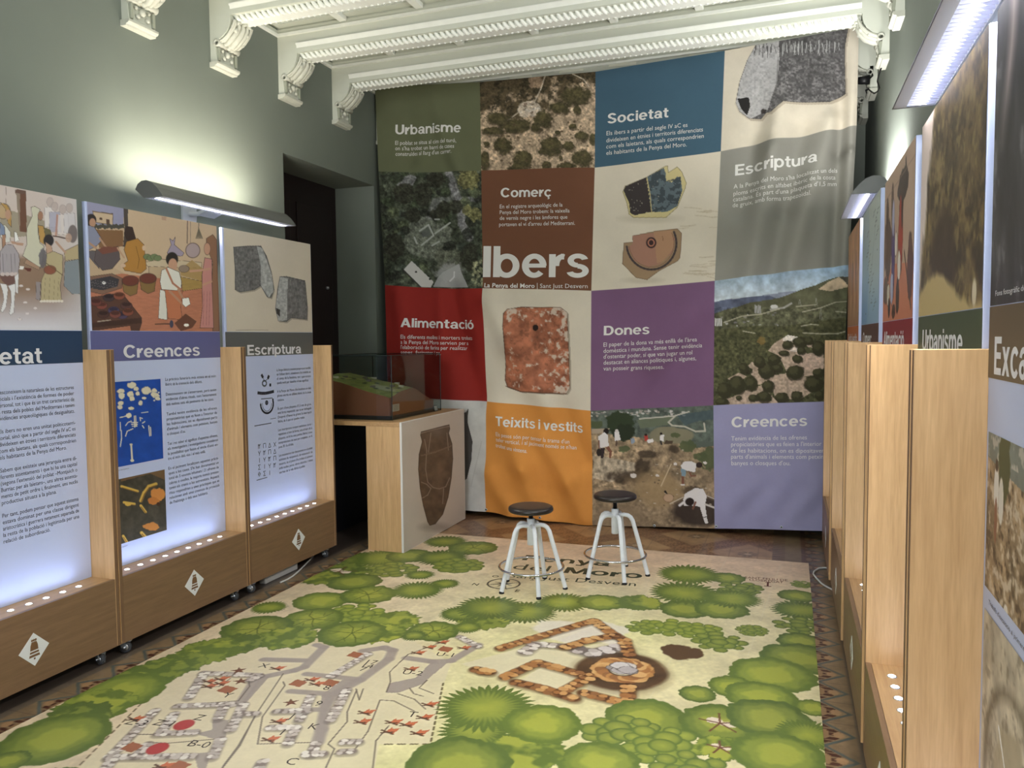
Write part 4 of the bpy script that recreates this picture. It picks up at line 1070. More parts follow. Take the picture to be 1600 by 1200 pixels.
p.poly(q5([(245, 270), (280, 260), (300, 345), (245, 355)]), WH); p.line(q5([(262, 355), (258, 395)]), 2.4, (90, 70, 60)); p.ell(*q5([(262, 258)])[0], 2.4, 2.6, (210, 200, 196))
p.poly(q5([(390, 335), (425, 325), (430, 365), (400, 390)]), (140, 156, 176)); p.poly(q5([(515, 305), (550, 300), (555, 345), (525, 360)]), (190, 64, 54)); p.ell(*q5([(533, 298)])[0], 2, 2, (50, 36, 30))
p.poly(q5([(545, 345), (600, 335), (605, 365), (550, 380)]), WH); p.poly(q5([(668, 300), (705, 295), (700, 360), (665, 355)]), WH); p.ell(*q5([(676, 288)])[0], 2, 2, (40, 30, 28)); p.line(q5([(672, 360), (680, 385)]), 3, (60, 54, 52)); p.poly(q5([(720, 350), (790, 355), (780, 385), (700, 385)]), (84, 68, 54))
p.poly(q5([(860, 590), (890, 550), (960, 545), (1010, 570), (995, 650), (950, 640), (880, 625)]), WH); p.poly(q5([(860, 610), (912, 630), (905, 690), (868, 680)]), (122, 150, 164)); p.poly(q5([(866, 685), (895, 690), (890, 760), (868, 760)]), SK); p.line(q5([(945, 650), (960, 685), (1000, 680)]), 2.4, SK); p.ell(*q5([(1035, 580)])[0], 5, 4.5, (58, 44, 40)); p.line(q5([(865, 765), (895, 765)]), 2, WH)
p.poly(q5([(885, 900), (900, 850), (1000, 795), (1070, 805), (1105, 870), (1090, 960), (1105, 1060), (1070, 1070), (1040, 970), (960, 960), (890, 965)]), WH); p.ell(*q5([(945, 925)])[0], 7, 6.2, (50, 38, 34)); p.poly(q5([(1072, 1075), (1105, 1070), (1120, 1125), (1090, 1130)]), WH); p.line(q5([(1000, 930), (975, 990)]), 3, SK); p.line(q5([(850, 960), (890, 930)]), 4, WH)
p.line(q5([(770, 575), (675, 780)]), 1.5, (214, 190, 152)); p.ell(*q5([(745, 890)])[0], 8, 6.5, (196, 160, 128), 1, line=(120, 90, 66)); p.poly(q5([(700, 830), (715, 815), (740, 855), (720, 850)]), (50, 44, 40)); p.line(q5([(760, 945), (880, 885)]), 1.6, (206, 190, 166)); p.line(q5([(1095, 950), (1190, 985)]), 3, (206, 196, 186)); p.line(q5([(1110, 870), (1180, 900)]), 1.5, (190, 178, 166))
p.fade(.15)
# ---- lead plaque
p = cview(0, 3); q9 = lambda pts: [(1120 + a / 5.0, b / 5.0) for a, b in pts]
p.mottle(.04, 30, 2)
PL = [(320, 330), (560, 180), (1000, 120), (1025, 220), (1000, 360), (1000, 500), (1005, 730), (880, 795), (700, 800), (520, 800), (420, 880), (385, 880), (345, 925), (250, 920), (180, 870), (150, 800), (180, 640), (240, 470)]
p.poly([(a + 3, b + 4) for a, b in q9(PL)], (176, 164, 146), .8); p.poly([(a - 2, b + 2) for a, b in q9(PL)], (186, 174, 156), .5)
p.poly(q9(PL), (96, 94, 94), line=(70, 68, 68), lw=1.2)
m_ = p.inside(q9(PL), p.x, p.y); ridge = p.inside(q9([(300, 300), (480, 200), (490, 460), (470, 660), (400, 860), (250, 930), (120, 860), (150, 600)]), p.x, p.y) & m_
n = fbm(p.x, p.y, 3, 51); n2 = fbm(p.x, p.y, 14, 61)
p.c[m_] *= (0.62 + .78 * n * (0.6 + .8 * n2))[m_][:, None]; p.c[ridge] = np.array((178, 176, 176)) * (0.78 + .44 * n[ridge])[:, None]
p.blend(m_ * np.clip((n - .5) * 5, 0, 1) * (p.y > 92) * np.clip(n2 * 1.6 - .3, 0, 1) * .6, (164, 160, 160))
p.poly(q9([(160, 770), (250, 760), (262, 830), (235, 900), (190, 850)]), (44, 42, 42)); p.ell(*q9([(365, 868)])[0], 4, 4, (52, 48, 46), .9, rough=.4); p.line(q9([(478, 470), (470, 660), (420, 800)]), 2, (110, 108, 106), .6)
for k in range(22):
    a = 300 + k * 31; b = 395 - k * 1.5; c = (196, 196, 194) if a > 500 else (70, 68, 68)
    for q in range(rg.randint(1, 3)): p.line(q9([(a + rg.uniform(-9, 9), b - rg.uniform(20, 62)), (a + rg.uniform(-9, 9), b + rg.uniform(10, 62))]), 1.0, c, .75)
    if k % 4 == 2: p.ell(*q9([(a, b)])[0], 4, 5, c, 0, line=c)
# ---- two painted sherds
p = cview(1, 2); q8 = lambda pts: [(960 + a / 5.714, 240 + b / 5.714) for a, b in pts]
for i in range(26): 
    a, b = rg.uniform(600, 960), rg.choice([rg.uniform(440, 700), rg.uniform(920, 1120)]); p.line(q8([(a - rg.uniform(30, 90), b + rg.uniform(-8, 8)), (a, b), (a + rg.uniform(30, 90), b + rg.uniform(-14, 14))]), rg.uniform(.8, 2.2), (170, 152, 122), .3)
p.ell(*q8([(320, 580)])[0], 45, 7, (186, 176, 156), .5, soft=.8)
p.poly(q8([(75, 340), (95, 290), (290, 210), (450, 115), (475, 110), (480, 170), (560, 118), (600, 160), (640, 260), (630, 310), (560, 480), (460, 570), (170, 570), (130, 540), (110, 440)]), (204, 190, 140), line=(130, 118, 84), lw=1)
p.poly(q8([(80, 330), (100, 290), (285, 210), (330, 520), (180, 550), (140, 530), (130, 440)]), (66, 60, 60)); p.poly(q8([(290, 208), (440, 128), (460, 180), (460, 245), (510, 255), (560, 205), (590, 205), (605, 330), (560, 470), (470, 520), (330, 522)]), (98, 110, 116))
n = fbm(p.x, p.y, 5, 71); k = p.inside(q8([(290, 208), (440, 128), (460, 245), (590, 205), (605, 330), (560, 470), (470, 520), (330, 522)]), p.x, p.y); p.blend((k & (n > .5)) * .7, (58, 64, 68))
for i in range(34): p.ell(*q8([(rg.uniform(110, 400), rg.uniform(250, 540))])[0], rg.uniform(.4, 1.2), rg.uniform(.4, 1), (206, 200, 180), .6)
p.line(q8([(290, 210), (318, 360), (332, 525)]), 1.2, (196, 180, 130))
p.ell(*q8([(250, 1130)])[0], 30, 5, (186, 176, 156), .5, soft=.8)
SH = [(160, 735), (360, 695), (560, 670), (600, 710), (585, 930), (560, 960), (400, 1045), (290, 1125), (190, 1105), (70, 980), (85, 800), (165, 790)]
p.poly(q8(SH), (160, 134, 106), line=(110, 86, 66), lw=1); p.poly(q8([(160, 735), (500, 685), (540, 760), (520, 880), (400, 990), (300, 1010), (180, 960), (120, 840), (165, 800)]), (168, 126, 108)); p.poly(q8([(350, 700), (520, 680), (530, 840), (440, 960), (380, 980)]), (182, 144, 110), .7)
for rr, c, w in ((210, (70, 62, 64), 3.2), (190, (132, 96, 80), 1.0)): p.line(q8([(330 + rr * 1.06 * math.cos(t), 800 + rr * 1.12 * math.sin(t)) for t in [PI * (-.14 + 1.10 * q / 24) for q in range(25)]]), w, c, .9)
p.ell(*q8([(328, 795)])[0], 8, 8.6, (58, 44, 46)); p.ell(*q8([(328, 795)])[0], 5.6, 6.2, (180, 122, 100)); p.ell(*q8([(328, 795)])[0], 3.6, 4, (64, 48, 48)); p.line(q8([(430, 740), (435, 775)]), .9, (120, 84, 60))
# ---- pierced clay loom weight
p = cview(2, 1); q3 = lambda pts: [(580 + a / 3.0, 430 + b / 3.0) for a, b in pts]
BR = [(640, 160), (700, 150), (890, 152), (920, 175), (930, 400), (932, 530), (915, 555), (700, 545), (640, 525), (628, 490), (640, 330), (625, 240), (625, 180)]
p.poly([(a + 3, b + 2) for a, b in q3(BR)], (160, 148, 130), .8); p.poly(q3(BR), (168, 106, 80), line=(96, 72, 58), lw=1.4)
m_ = p.inside(q3(BR), p.x, p.y); n = fbm(p.x, p.y, 12, 81); n2 = fbm(p.x, p.y, 7, 91, 5)
p.c[m_] *= (0.62 + .75 * n)[m_][:, None]
ed = np.clip((p.x - 850) / 30, 0, 1) + np.clip((505 - p.y) / 25, 0, 1) * .6 + np.clip((820 - p.x) / 30, 0, 1) * np.clip((530 - p.y) / 40, 0, 1) * .5
p.blend(m_ * np.clip((n2 - .66 + ed * .20) * 8, 0, 1) * .85, (212, 200, 184)); p.blend((m_ & (n2 < .33)) * .35, (96, 66, 50))
p.ell(*q3([(770, 246)])[0], 4.6, 4.8, (46, 34, 30)); p.line(q3([(632, 520), (700, 545), (915, 555)]), 2, (96, 66, 52), .6)
# ---- amphora at the bottom corner
p = cview(3, 0); p.mottle(.06, 14, 3)
p.poly([(727, 645), (730, 640), (729, 660), (737, 690), (735, 720), (728, 748), (715, 760), (690, 740), (690, 650)], (84, 80, 78), line=(60, 56, 54), lw=1)
p.line([(752, 690), (735, 760)], 1, (176, 172, 168), .6)
bn.mottle(0.03, 40, 6)
RV = rays(bx, by)
P = EYE + RV * ((YBAN - EYE[1]) / RV[..., 1])[..., None]
P[..., 1] -= fold(P[..., 0], P[..., 2])
P[..., 2] = np.maximum(P[..., 2], 0.006)
t = thing('hanging_banner', (-1.55, YBAN, 0), 'huge hanging fabric banner of coloured squares and photos filling the back of the room', 'banner')
P = to_local(t, P.reshape(-1, 3)).reshape(P.shape)
me = grid_mesh('cloth', P, M_CLOTH, bn.c)
cl = link('cloth', me, t)
def bf(off=0.003):
    def fn(x, y):
        q = onY(x, y, YBAN); return (q[0], q[1] - float(fold(q[0], q[2])) - off, q[2])
    def vec(x, y):
        r = rays(x, y); q = EYE + r * ((YBAN - EYE[1]) / r[:, 1])[:, None]
        q[:, 1] -= fold(q[:, 0], q[:, 2]) + off
        return q
    fn.vec = vec; fn.normal = (0, -1, 0)
    return fn
BF = bf()
def btext(m, s, p0, p1, cap, bold=0.0):
    put_text(m, s, M_BTXT, BF, p0[0], p0[1], (p1[0] - p0[0], p1[1] - p0[1]), cap, math.hypot(p1[0] - p0[0], p1[1] - p0[1]), bold, upv=(0.02, -1))
def bbold(m, s, p0, p1, cap):
    put_bold(m, s, M_BTXT, BF, p0[0], p0[1], (p1[0] - p0[0], p1[1] - p0[1]), cap * 0.97, math.hypot(p1[0] - p0[0], p1[1] - p0[1]), upv=(0.02, -1))
BT = [
 ('Urbanisme', (618, 210), (720, 206.5), 15.5, [("El poblat se situa al cim del turó,", (618, 226.5), (713, 222.5)), ("on s'ha trobat un barri de cases", (618, 235), (710.5, 231.5)), ("construïdes al llarg d'un carrer.", (618.6, 243.7), (706.7, 239.5))], 6.6),
 ('Comerç', (781.8, 308), (862, 307.5), 15, [("En el registre arqueològic de la", (780.5, 325.5), (880, 323.3)), ("Penya del Moro trobem: la vaixella", (780.5, 334.5), (891, 332.5)), ("de vernís negre i les àmfores que", (780.5, 343.5), (887.6, 342.3)), ("portaven el vi d'arreu del Mediterrani.", (779.6, 353.4), (899.3, 351.8))], 6.4),
 ('Societat', (949, 193.3), (1044.3, 183.3), 16, [("Els ibers a partir del segle IV aC es", (947.7, 211.7), (1074, 197.7)), ("divideixen en ètnies i territoris diferenciats", (947.3, 222.7), (1098, 204.5)), ("com els laietans, als quals correspondrien", (947.3, 232.3), (1099.3, 214.5)), ("els habitants de la Penya del Moro.", (947.3, 242.3), (1072.7, 228.3))], 7),
 ('Escriptura', (1148.3, 274), (1276.7, 254), 17.5, [("A la Penya del Moro s'ha localitzat un dels", (1146, 294.3), (1308.7, 268.3)), ("ploms escrits en alfabet ibèric de la costa", (1145.7, 305), (1305.7, 279.3)), ("catalana. És part d'una plaqueta d'1,5 mm", (1145, 314.3), (1307.3, 289.3)), ("de gruix, amb forma trapezoïdal.", (1144.3, 323.3), (1266.7, 306.7))], 7.2),
 ('Alimentació', (630, 511), (739.3, 514.3), 14.5, [("Els diferents molins i morters trobats", (630, 529), (735, 531.3)), ("a la Penya del Moro servien per a", (630, 537), (725.3, 539.3)), ("l'elaboració de farina per realitzar", (630, 545), (723.3, 547.3)), ("sopes, farinetes i pa.", (630, 553), (690, 554.5))], 6.4),
 ('Teixits i vestits', (777.3, 664.3), (910.7, 676.5), 15.5, [("Els pesos són per tensar la trama d'un", (776, 680.7), (889.3, 693.3)), ("teler vertical, i al jaciment només se n'han", (775.7, 689.3), (900, 702.7)), ("trobat una vintena.", (775, 698.3), (826, 706.7))], 6.6),
 ('Dones', (943.7, 524), (1014.7, 521.8), 15.2, [("El paper de la dona va més enllà de l'àrea", (943.4, 541.9), (1089, 533.3)), ("domèstica i mundana. Sense tenir evidència", (943.4, 551.5), (1097, 542.6)), ("d'ostentar poder, sí que van jugar un rol", (943.4, 560.5), (1081.4, 553.7)), ("destacat en aliances polítiques i, algunes,", (943.4, 569.8), (1087.5, 562.7)), ("van posseir grans riqueses.", (943.4, 579), (1037, 576.3))], 7),
 ('Creences', (1142.7, 668), (1261, 664.8), 16.8, [("Tenim evidència de les ofrenes", (1142.3, 688.8), (1260.6, 686)), ("propiciatòries que es feien a l'interior", (1142.3, 697.8), (1283.5, 696)), ("de les habitacions, on es dipositaven", (1142.3, 707.5), (1287.8, 706.7)), ("parts d'animals i elements com petxines,", (1142.3, 717), (1297, 716)), ("banyes o closques d'ou.", (1142.7, 727.2), (1235, 726.5))], 7.2)]
for h, a, b, cap, lines, lc in BT:
    m = MB(); bbold(m, h, a, b, cap); m.build('heading', t, world=True)
    m = MB(); h = None
    for s_, p0, p1 in lines: btext(m, s_, p0, p1, lc, 0.0)
    m.build('body_text', t, world=True)
m = MB(); bbold(m, 'Ibers', (754.5, 433), (920.5, 433.5), 50); m.build('title', t, world=True)
m = MB()
btext(m, 'La Penya del Moro', (757.4, 449), (835.5, 449.8), 7, 0.02); m.build('subtitle', t, world=True); m = MB(); btext(m, 'Sant Just Desvern', (844, 450), (919, 450.5), 7, 0.0); m.build('subtitle', t, world=True); m = MB()
m.add([BF(*q) for q in ((839.3, 442), (840.1, 442), (840.1, 452), (839.3, 452))], [(0, 1, 2, 3)], M_BTXT)
m.build('divider', t, world=True)
for (a, b) in ((759, 796.5), (846, 807), (1022, 822), (1119, 822.5), (1221, 823.5)):
    m = MB(); q = onY(a, b, YBAN); y = q[1] - float(fold(q[0], q[2])) - 0.0015
    m.lathe([(0.0, -0.0015), (0.006, -0.0015)], M_BLACK, 12, (q[0], y, q[2]), axis='y'); m.lathe([(0.006, -0.002), (0.011, -0.003), (0.012, 0)], M_METAL, 12, (q[0], y, q[2]), axis='y')
    m.build('eyelet', t, world=True)

# ================================================================== display stands on castors
def wood_mat(name, a, b, rough=0.38, along='z', scale=1.0):
    m = bpy.data.materials.new(name); m.use_nodes = True
    nt = m.node_tree; bs = nt.nodes['Principled BSDF']
    tc = nt.nodes.new('ShaderNodeTexCoord'); mp = nt.nodes.new('ShaderNodeMapping')
    sc = {'z': (14, 14, 0.9), 'y': (14, 0.9, 14), 'x': (0.9, 14, 14)}[along]
    mp.inputs['Scale'].default_value = tuple(v * scale for v in sc)
    n = nt.nodes.new('ShaderNodeTexNoise'); n.inputs['Scale'].default_value = 3.2; n.inputs['Detail'].default_value = 6; n.inputs['Distortion'].default_value = 0.6
    n2 = nt.nodes.new('ShaderNodeTexNoise'); n2.inputs['Scale'].default_value = 14; n2.inputs['Detail'].default_value = 3
    r = nt.nodes.new('ShaderNodeValToRGB'); r.color_ramp.elements[0].position = 0.28; r.color_ramp.elements[1].position = 0.72
    r.color_ramp.elements[0].color = S(a); r.color_ramp.elements[1].color = S(b)
    mx = nt.nodes.new('ShaderNodeMix'); mx.data_type = 'FLOAT'; mx.inputs[0].default_value = 0.35
    nt.links.new(tc.outputs['Object'], mp.inputs['Vector']); nt.links.new(mp.outputs['Vector'], n.inputs['Vector']); nt.links.new(mp.outputs['Vector'], n2.inputs['Vector'])
    nt.links.new(n.outputs['Fac'], mx.inputs[2]); nt.links.new(n2.outputs['Fac'], mx.inputs[3])
    nt.links.new(mx.outputs[0], r.inputs['Fac']); nt.links.new(r.outputs['Color'], bs.inputs['Base Color'])
    bs.inputs['Roughness'].default_value = rough; bs.inputs['Specular IOR Level'].default_value = 0.35
    MATS[name] = m; return m
M_OAK = wood_mat('beech_laminate', (190, 150, 104), (224, 186, 136))
M_OAKH = wood_mat('beech_laminate_across', (174, 136, 94), (204, 166, 118), along='y')
M_FRONT = wood_mat('shaded_laminate', (116, 90, 66), (138, 108, 80), along='y')  # stand laminate darkened in colour for the dimmer room-facing fronts
M_EDGE = mat('shaded_edge_band', (118, 90, 66), 0.5)  # post edges darkened in colour for the same weak side light
M_BOARD = mat('white_board', (194, 205, 240), 0.5, noise=0.01, nscale=5)
M_LED = mat('led_glow', (255, 246, 236), 0.4, emit=14)
M_INKP = print_mat('photo_ink', 0.42, 0.03, 0.35)
M_HEAD = mat('heading_lettering', (226, 226, 232), 0.5)
M_BODY = mat('body_lettering', (74, 74, 86), 0.6)
M_EMB = mat('emblem_white', (226, 228, 228), 0.5)
M_RUB = mat('grey_rubber', (70, 72, 76), 0.6)
W2, TH, ZB, ZL, ZT, XB = 0.497, 0.022, 0.08, 0.42, 1.566, -0.15      # half width, side thickness, base, ledge, top of sides, board face
def make_stand_meshes():
    """local frame: front face at x=0 looking along +x, back towards -x, centre y=0"""
    out = {}
    for sg, n in ((-1, 'a'), (1, 'b')):
        m = MB(); y0, y1 = sorted((sg * W2, sg * (W2 - TH)))
        m.bbox(-0.27, 0.0, y0, y1, ZB, ZT, M_OAK, 0.0015)
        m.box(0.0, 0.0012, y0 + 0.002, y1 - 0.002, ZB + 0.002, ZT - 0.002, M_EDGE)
        out['side' + n] = m.mesh('side_panel')
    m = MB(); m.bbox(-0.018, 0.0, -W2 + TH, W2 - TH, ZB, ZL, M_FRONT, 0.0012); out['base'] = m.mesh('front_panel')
    m = MB(); m.bbox(XB - 0.03, -0.019, -W2 + TH, W2 - TH, ZL - 0.02, ZL - 0.0005, M_OAKH, 0.001); out['ledge'] = m.mesh('light_ledge')
    m = MB(); m.bbox(-0.268, -0.256, -W2 + TH, W2 - TH, ZB, ZT - 0.06, M_OAK, 0.001); out['back'] = m.mesh('back_panel')
    m = MB(); m.bbox(-0.25, -0.02, -W2 + TH, W2 - TH, ZB + 0.001, ZB + 0.019, M_OAKH, 0.001); out['bottom'] = m.mesh('bottom_panel')
    m = MB(); m.bbox(XB - 0.022, XB, -0.474, 0.474, ZL, 2.305, M_BOARD, 0.002); out['board'] = m.mesh('display_board')
    m = MB(); m.lathe([(0, 0.0032), (0.0105, 0.0032), (0.012, 0.0022), (0.012, -0.004)], M_LED, 16); out['led'] = m.mesh('led_spot')
    m = MB(); m.lathe([(0.012, 0.0), (0.0125, 0.002), (0.0155, 0.0022), (0.0165, 0.0)], M_METAL, 18); out['ring'] = m.mesh('led_rim')
    m = MB(); m.bbox(-0.03, 0.03, -0.03, 0.03, 0.072, 0.0795, M_METAL, 0.001)
    for y in (-0.019, 0.013): m.prism([(-0.020, 0.074), (0.020, 0.074), (0.024, 0.04), (0.012, 0.026), (0.004, 0.03)], 'y', y, y + 0.006, M_METAL)
    m.lathe([(0.004, -0.025), (0.006, -0.025), (0.006, 0.025), (0.004, 0.025)], M_METAL, 10, (0.014, 0, 0.031), axis='y')
    m.bbox(-0.006, 0.045, -0.010, 0.010, 0.060, 0.066, M_METAL, 0.002)
    out['castor'] = m.mesh('castor')
    m = MB(); m.lathe([(0.006, -0.012), (0.021, -0.012), (0.029, -0.010), (0.031, 0.0), (0.029, 0.010), (0.021, 0.012), (0.006, 0.012)], M_RUB, 22, (0.014, 0, 0.031), axis='y')
    for sy in (-0.0125, 0.0125): m.lathe([(0, sy), (0.02, sy), (0.02, sy * 0.9)], M_METAL, 20, (0.014, 0, 0.031), axis='y')
    out['wheel'] = m.mesh('wheel')
    # emblem: white diamond with a brown bell
    m = MB(); m.prism([(0.022, 0.313), (0.097, 0.239), (0.022, 0.163), (-0.053, 0.239)], 'x', 0.0, 0.0012, M_EMB); out['emblem'] = m.mesh('emblem')
    m = MB(); fx = lambda y, z: (0.0017, y + 0.022, z + 0.239); MBW = mat('emblem_brown', (120, 88, 58), 0.5)
    m.poly2([(-0.012, 0.034), (0.012, 0.034), (0.018, 0.018), (0.020, -0.004), (-0.020, -0.004), (-0.018, 0.018)], fx, MBW)
    m.poly2([(-0.021, -0.009), (0.021, -0.009), (0.023, -0.018), (-0.023, -0.018)], fx, MBW); m.poly2([(-0.024, -0.023), (0.024, -0.023), (0.027, -0.034), (-0.027, -0.034)], fx, MBW)
    for q in (-0.009, 0.0, 0.009): m.poly2([(q + 0.005 * math.cos(t), 0.041 + 0.006 * math.sin(t)) for t in [2 * PI * k / 8 for k in range(8)]], fx, MBW)
    m.poly2([(0.005 * math.cos(t), -0.042 + 0.005 * math.sin(t)) for t in [2 * PI * k / 8 for k in range(8)]], fx, MBW)
    out['bell'] = m.mesh('bell')
    return out
SM = make_stand_meshes()
ZPH, ZBD = 1.660, 1.503       # bottom of the photo, bottom of the title band
def make_stand(loc, right, label, band, heading, title_geo, ledpow=1.0):
    t = thing('display_stand', loc, label, 'display stand', rz=PI if right else 0.0, group='display stands on the right' if right else 'display stands on the left')
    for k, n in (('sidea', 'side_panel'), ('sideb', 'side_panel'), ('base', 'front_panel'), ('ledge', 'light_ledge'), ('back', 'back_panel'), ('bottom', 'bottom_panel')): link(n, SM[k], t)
    em = link('emblem', SM['emblem'], t); em['label'] = 'white diamond emblem'; link('bell', SM['bell'], em)
    for k in range(9):
        y = -0.374 + 0.088 * k
        o = link('led_spot', SM['led'], t); o.location = (-0.075, y, ZL); r = link('led_rim', SM['ring'], o)
        L = area_light('led_lamp', (-0.080, y, ZL + 0.008), (-0.30, 0, 1), 0.018, 0.018, 0.055 * ledpow, (0.50, 0.64, 1.0), 150, t, 'DISK')
    for x in (-0.07, -0.22):
        for y in (-0.425, 0.425):
            o = link('castor', SM['castor'], t); o.location = (x, y, 0); o.rotation_euler.z = 0.35 * (1 if y < 0 else -0.6); link('wheel', SM['wheel'], o)
    b = link('display_board', SM['board'], t); b['label'] = 'printed board'
    m = MB(); m.box(XB, XB + 0.0008, -0.474, 0.474, ZBD, ZPH, band); m.build('title_band', b)
    return t, b
XW = {}
def board_fn(loc, right, off=0.0014):
    """board coordinates (a: metres from the viewer's left edge, z) -> stand frame"""
    def fn(a, z): return (XB + off, -0.474 + a, z)
    fn.normal = (1, 0, 0)
    return fn
def photo(b, loc, right, a0, a1, z0, z1, painter, name='photo_print', nx=None, nz=None, off=0.0010):
    nx = nx or max(8, int((a1 - a0) / 0.003)); nz = nz or max(8, int((z1 - z0) / 0.003))
    A, Z = np.meshgrid(np.linspace(a0, a1, nx), np.linspace(z1, z0, nz))
    P = np.stack([np.full_like(A, XB + off), -0.474 + A, Z], -1)
    sg = -1 if right else 1
    Wp = np.stack([loc[0] + sg * P[..., 0], loc[1] + sg * P[..., 1], Z], -1)
    x, y = proj(Wp)
    p = Paint(x, y); painter(p, A, Z)
    return link(name, grid_mesh(name, P, M_INKP, p.c), b)
def body_text(b, fn, lines, a0, a1, z0, dz, cap, mtl=None, name='paragraph', bold=0.0):
    m = MB(); o = None
    for i, s_ in enumerate(list(lines) + ['']):
        if not s_:
            if m.v: o = m.build(name, b)
            m = MB(); continue
        last = s_.endswith('|'); s_ = s_.rstrip('|')
        w = a1 - a0
        if last:
            v, _ = glyphs(s_, bold); w = min(w, (v[:, 0].max() - v[:, 0].min()) * cap / 0.73 * 0.92)
        put_text(m, s_, mtl or M_BODY, fn, a0, z0 - i * dz, (1, 0), cap, w, bold, upv=(0, 1))
    return o
def heading(b, fn, s_, a0, a1, z, cap, bold=0.035, name='heading'):
    m = MB(); put_bold(m, s_, M_HEAD, fn, a0, z, (1, 0), cap, a1 - a0, upv=(0, 1)); return m.build(name, b)
def aL(c, px, py):
    """metres from the left edge of a left-hand board for a photo pixel"""
    q = onX(px, py, -3.31); return q[1] - c + 0.474, q[2]

LEFT = [(2.474, 'Societat'), (3.472, 'Creences'), (4.470, 'Escriptura')]
BANDS = {'Societat': (32, 58, 90), 'Creences': (96, 98, 146), 'Escriptura': (92, 94, 94), 'Exc': (104, 88, 68), 'Urbanisme': (66, 78, 58), 'Alimentacio': (134, 34, 44), 'Comerc': (86, 56, 48), 'Teixits': (186, 104, 56)}
band = {k: mat('band_' + k.lower(), v, 0.5) for k, v in BANDS.items()}

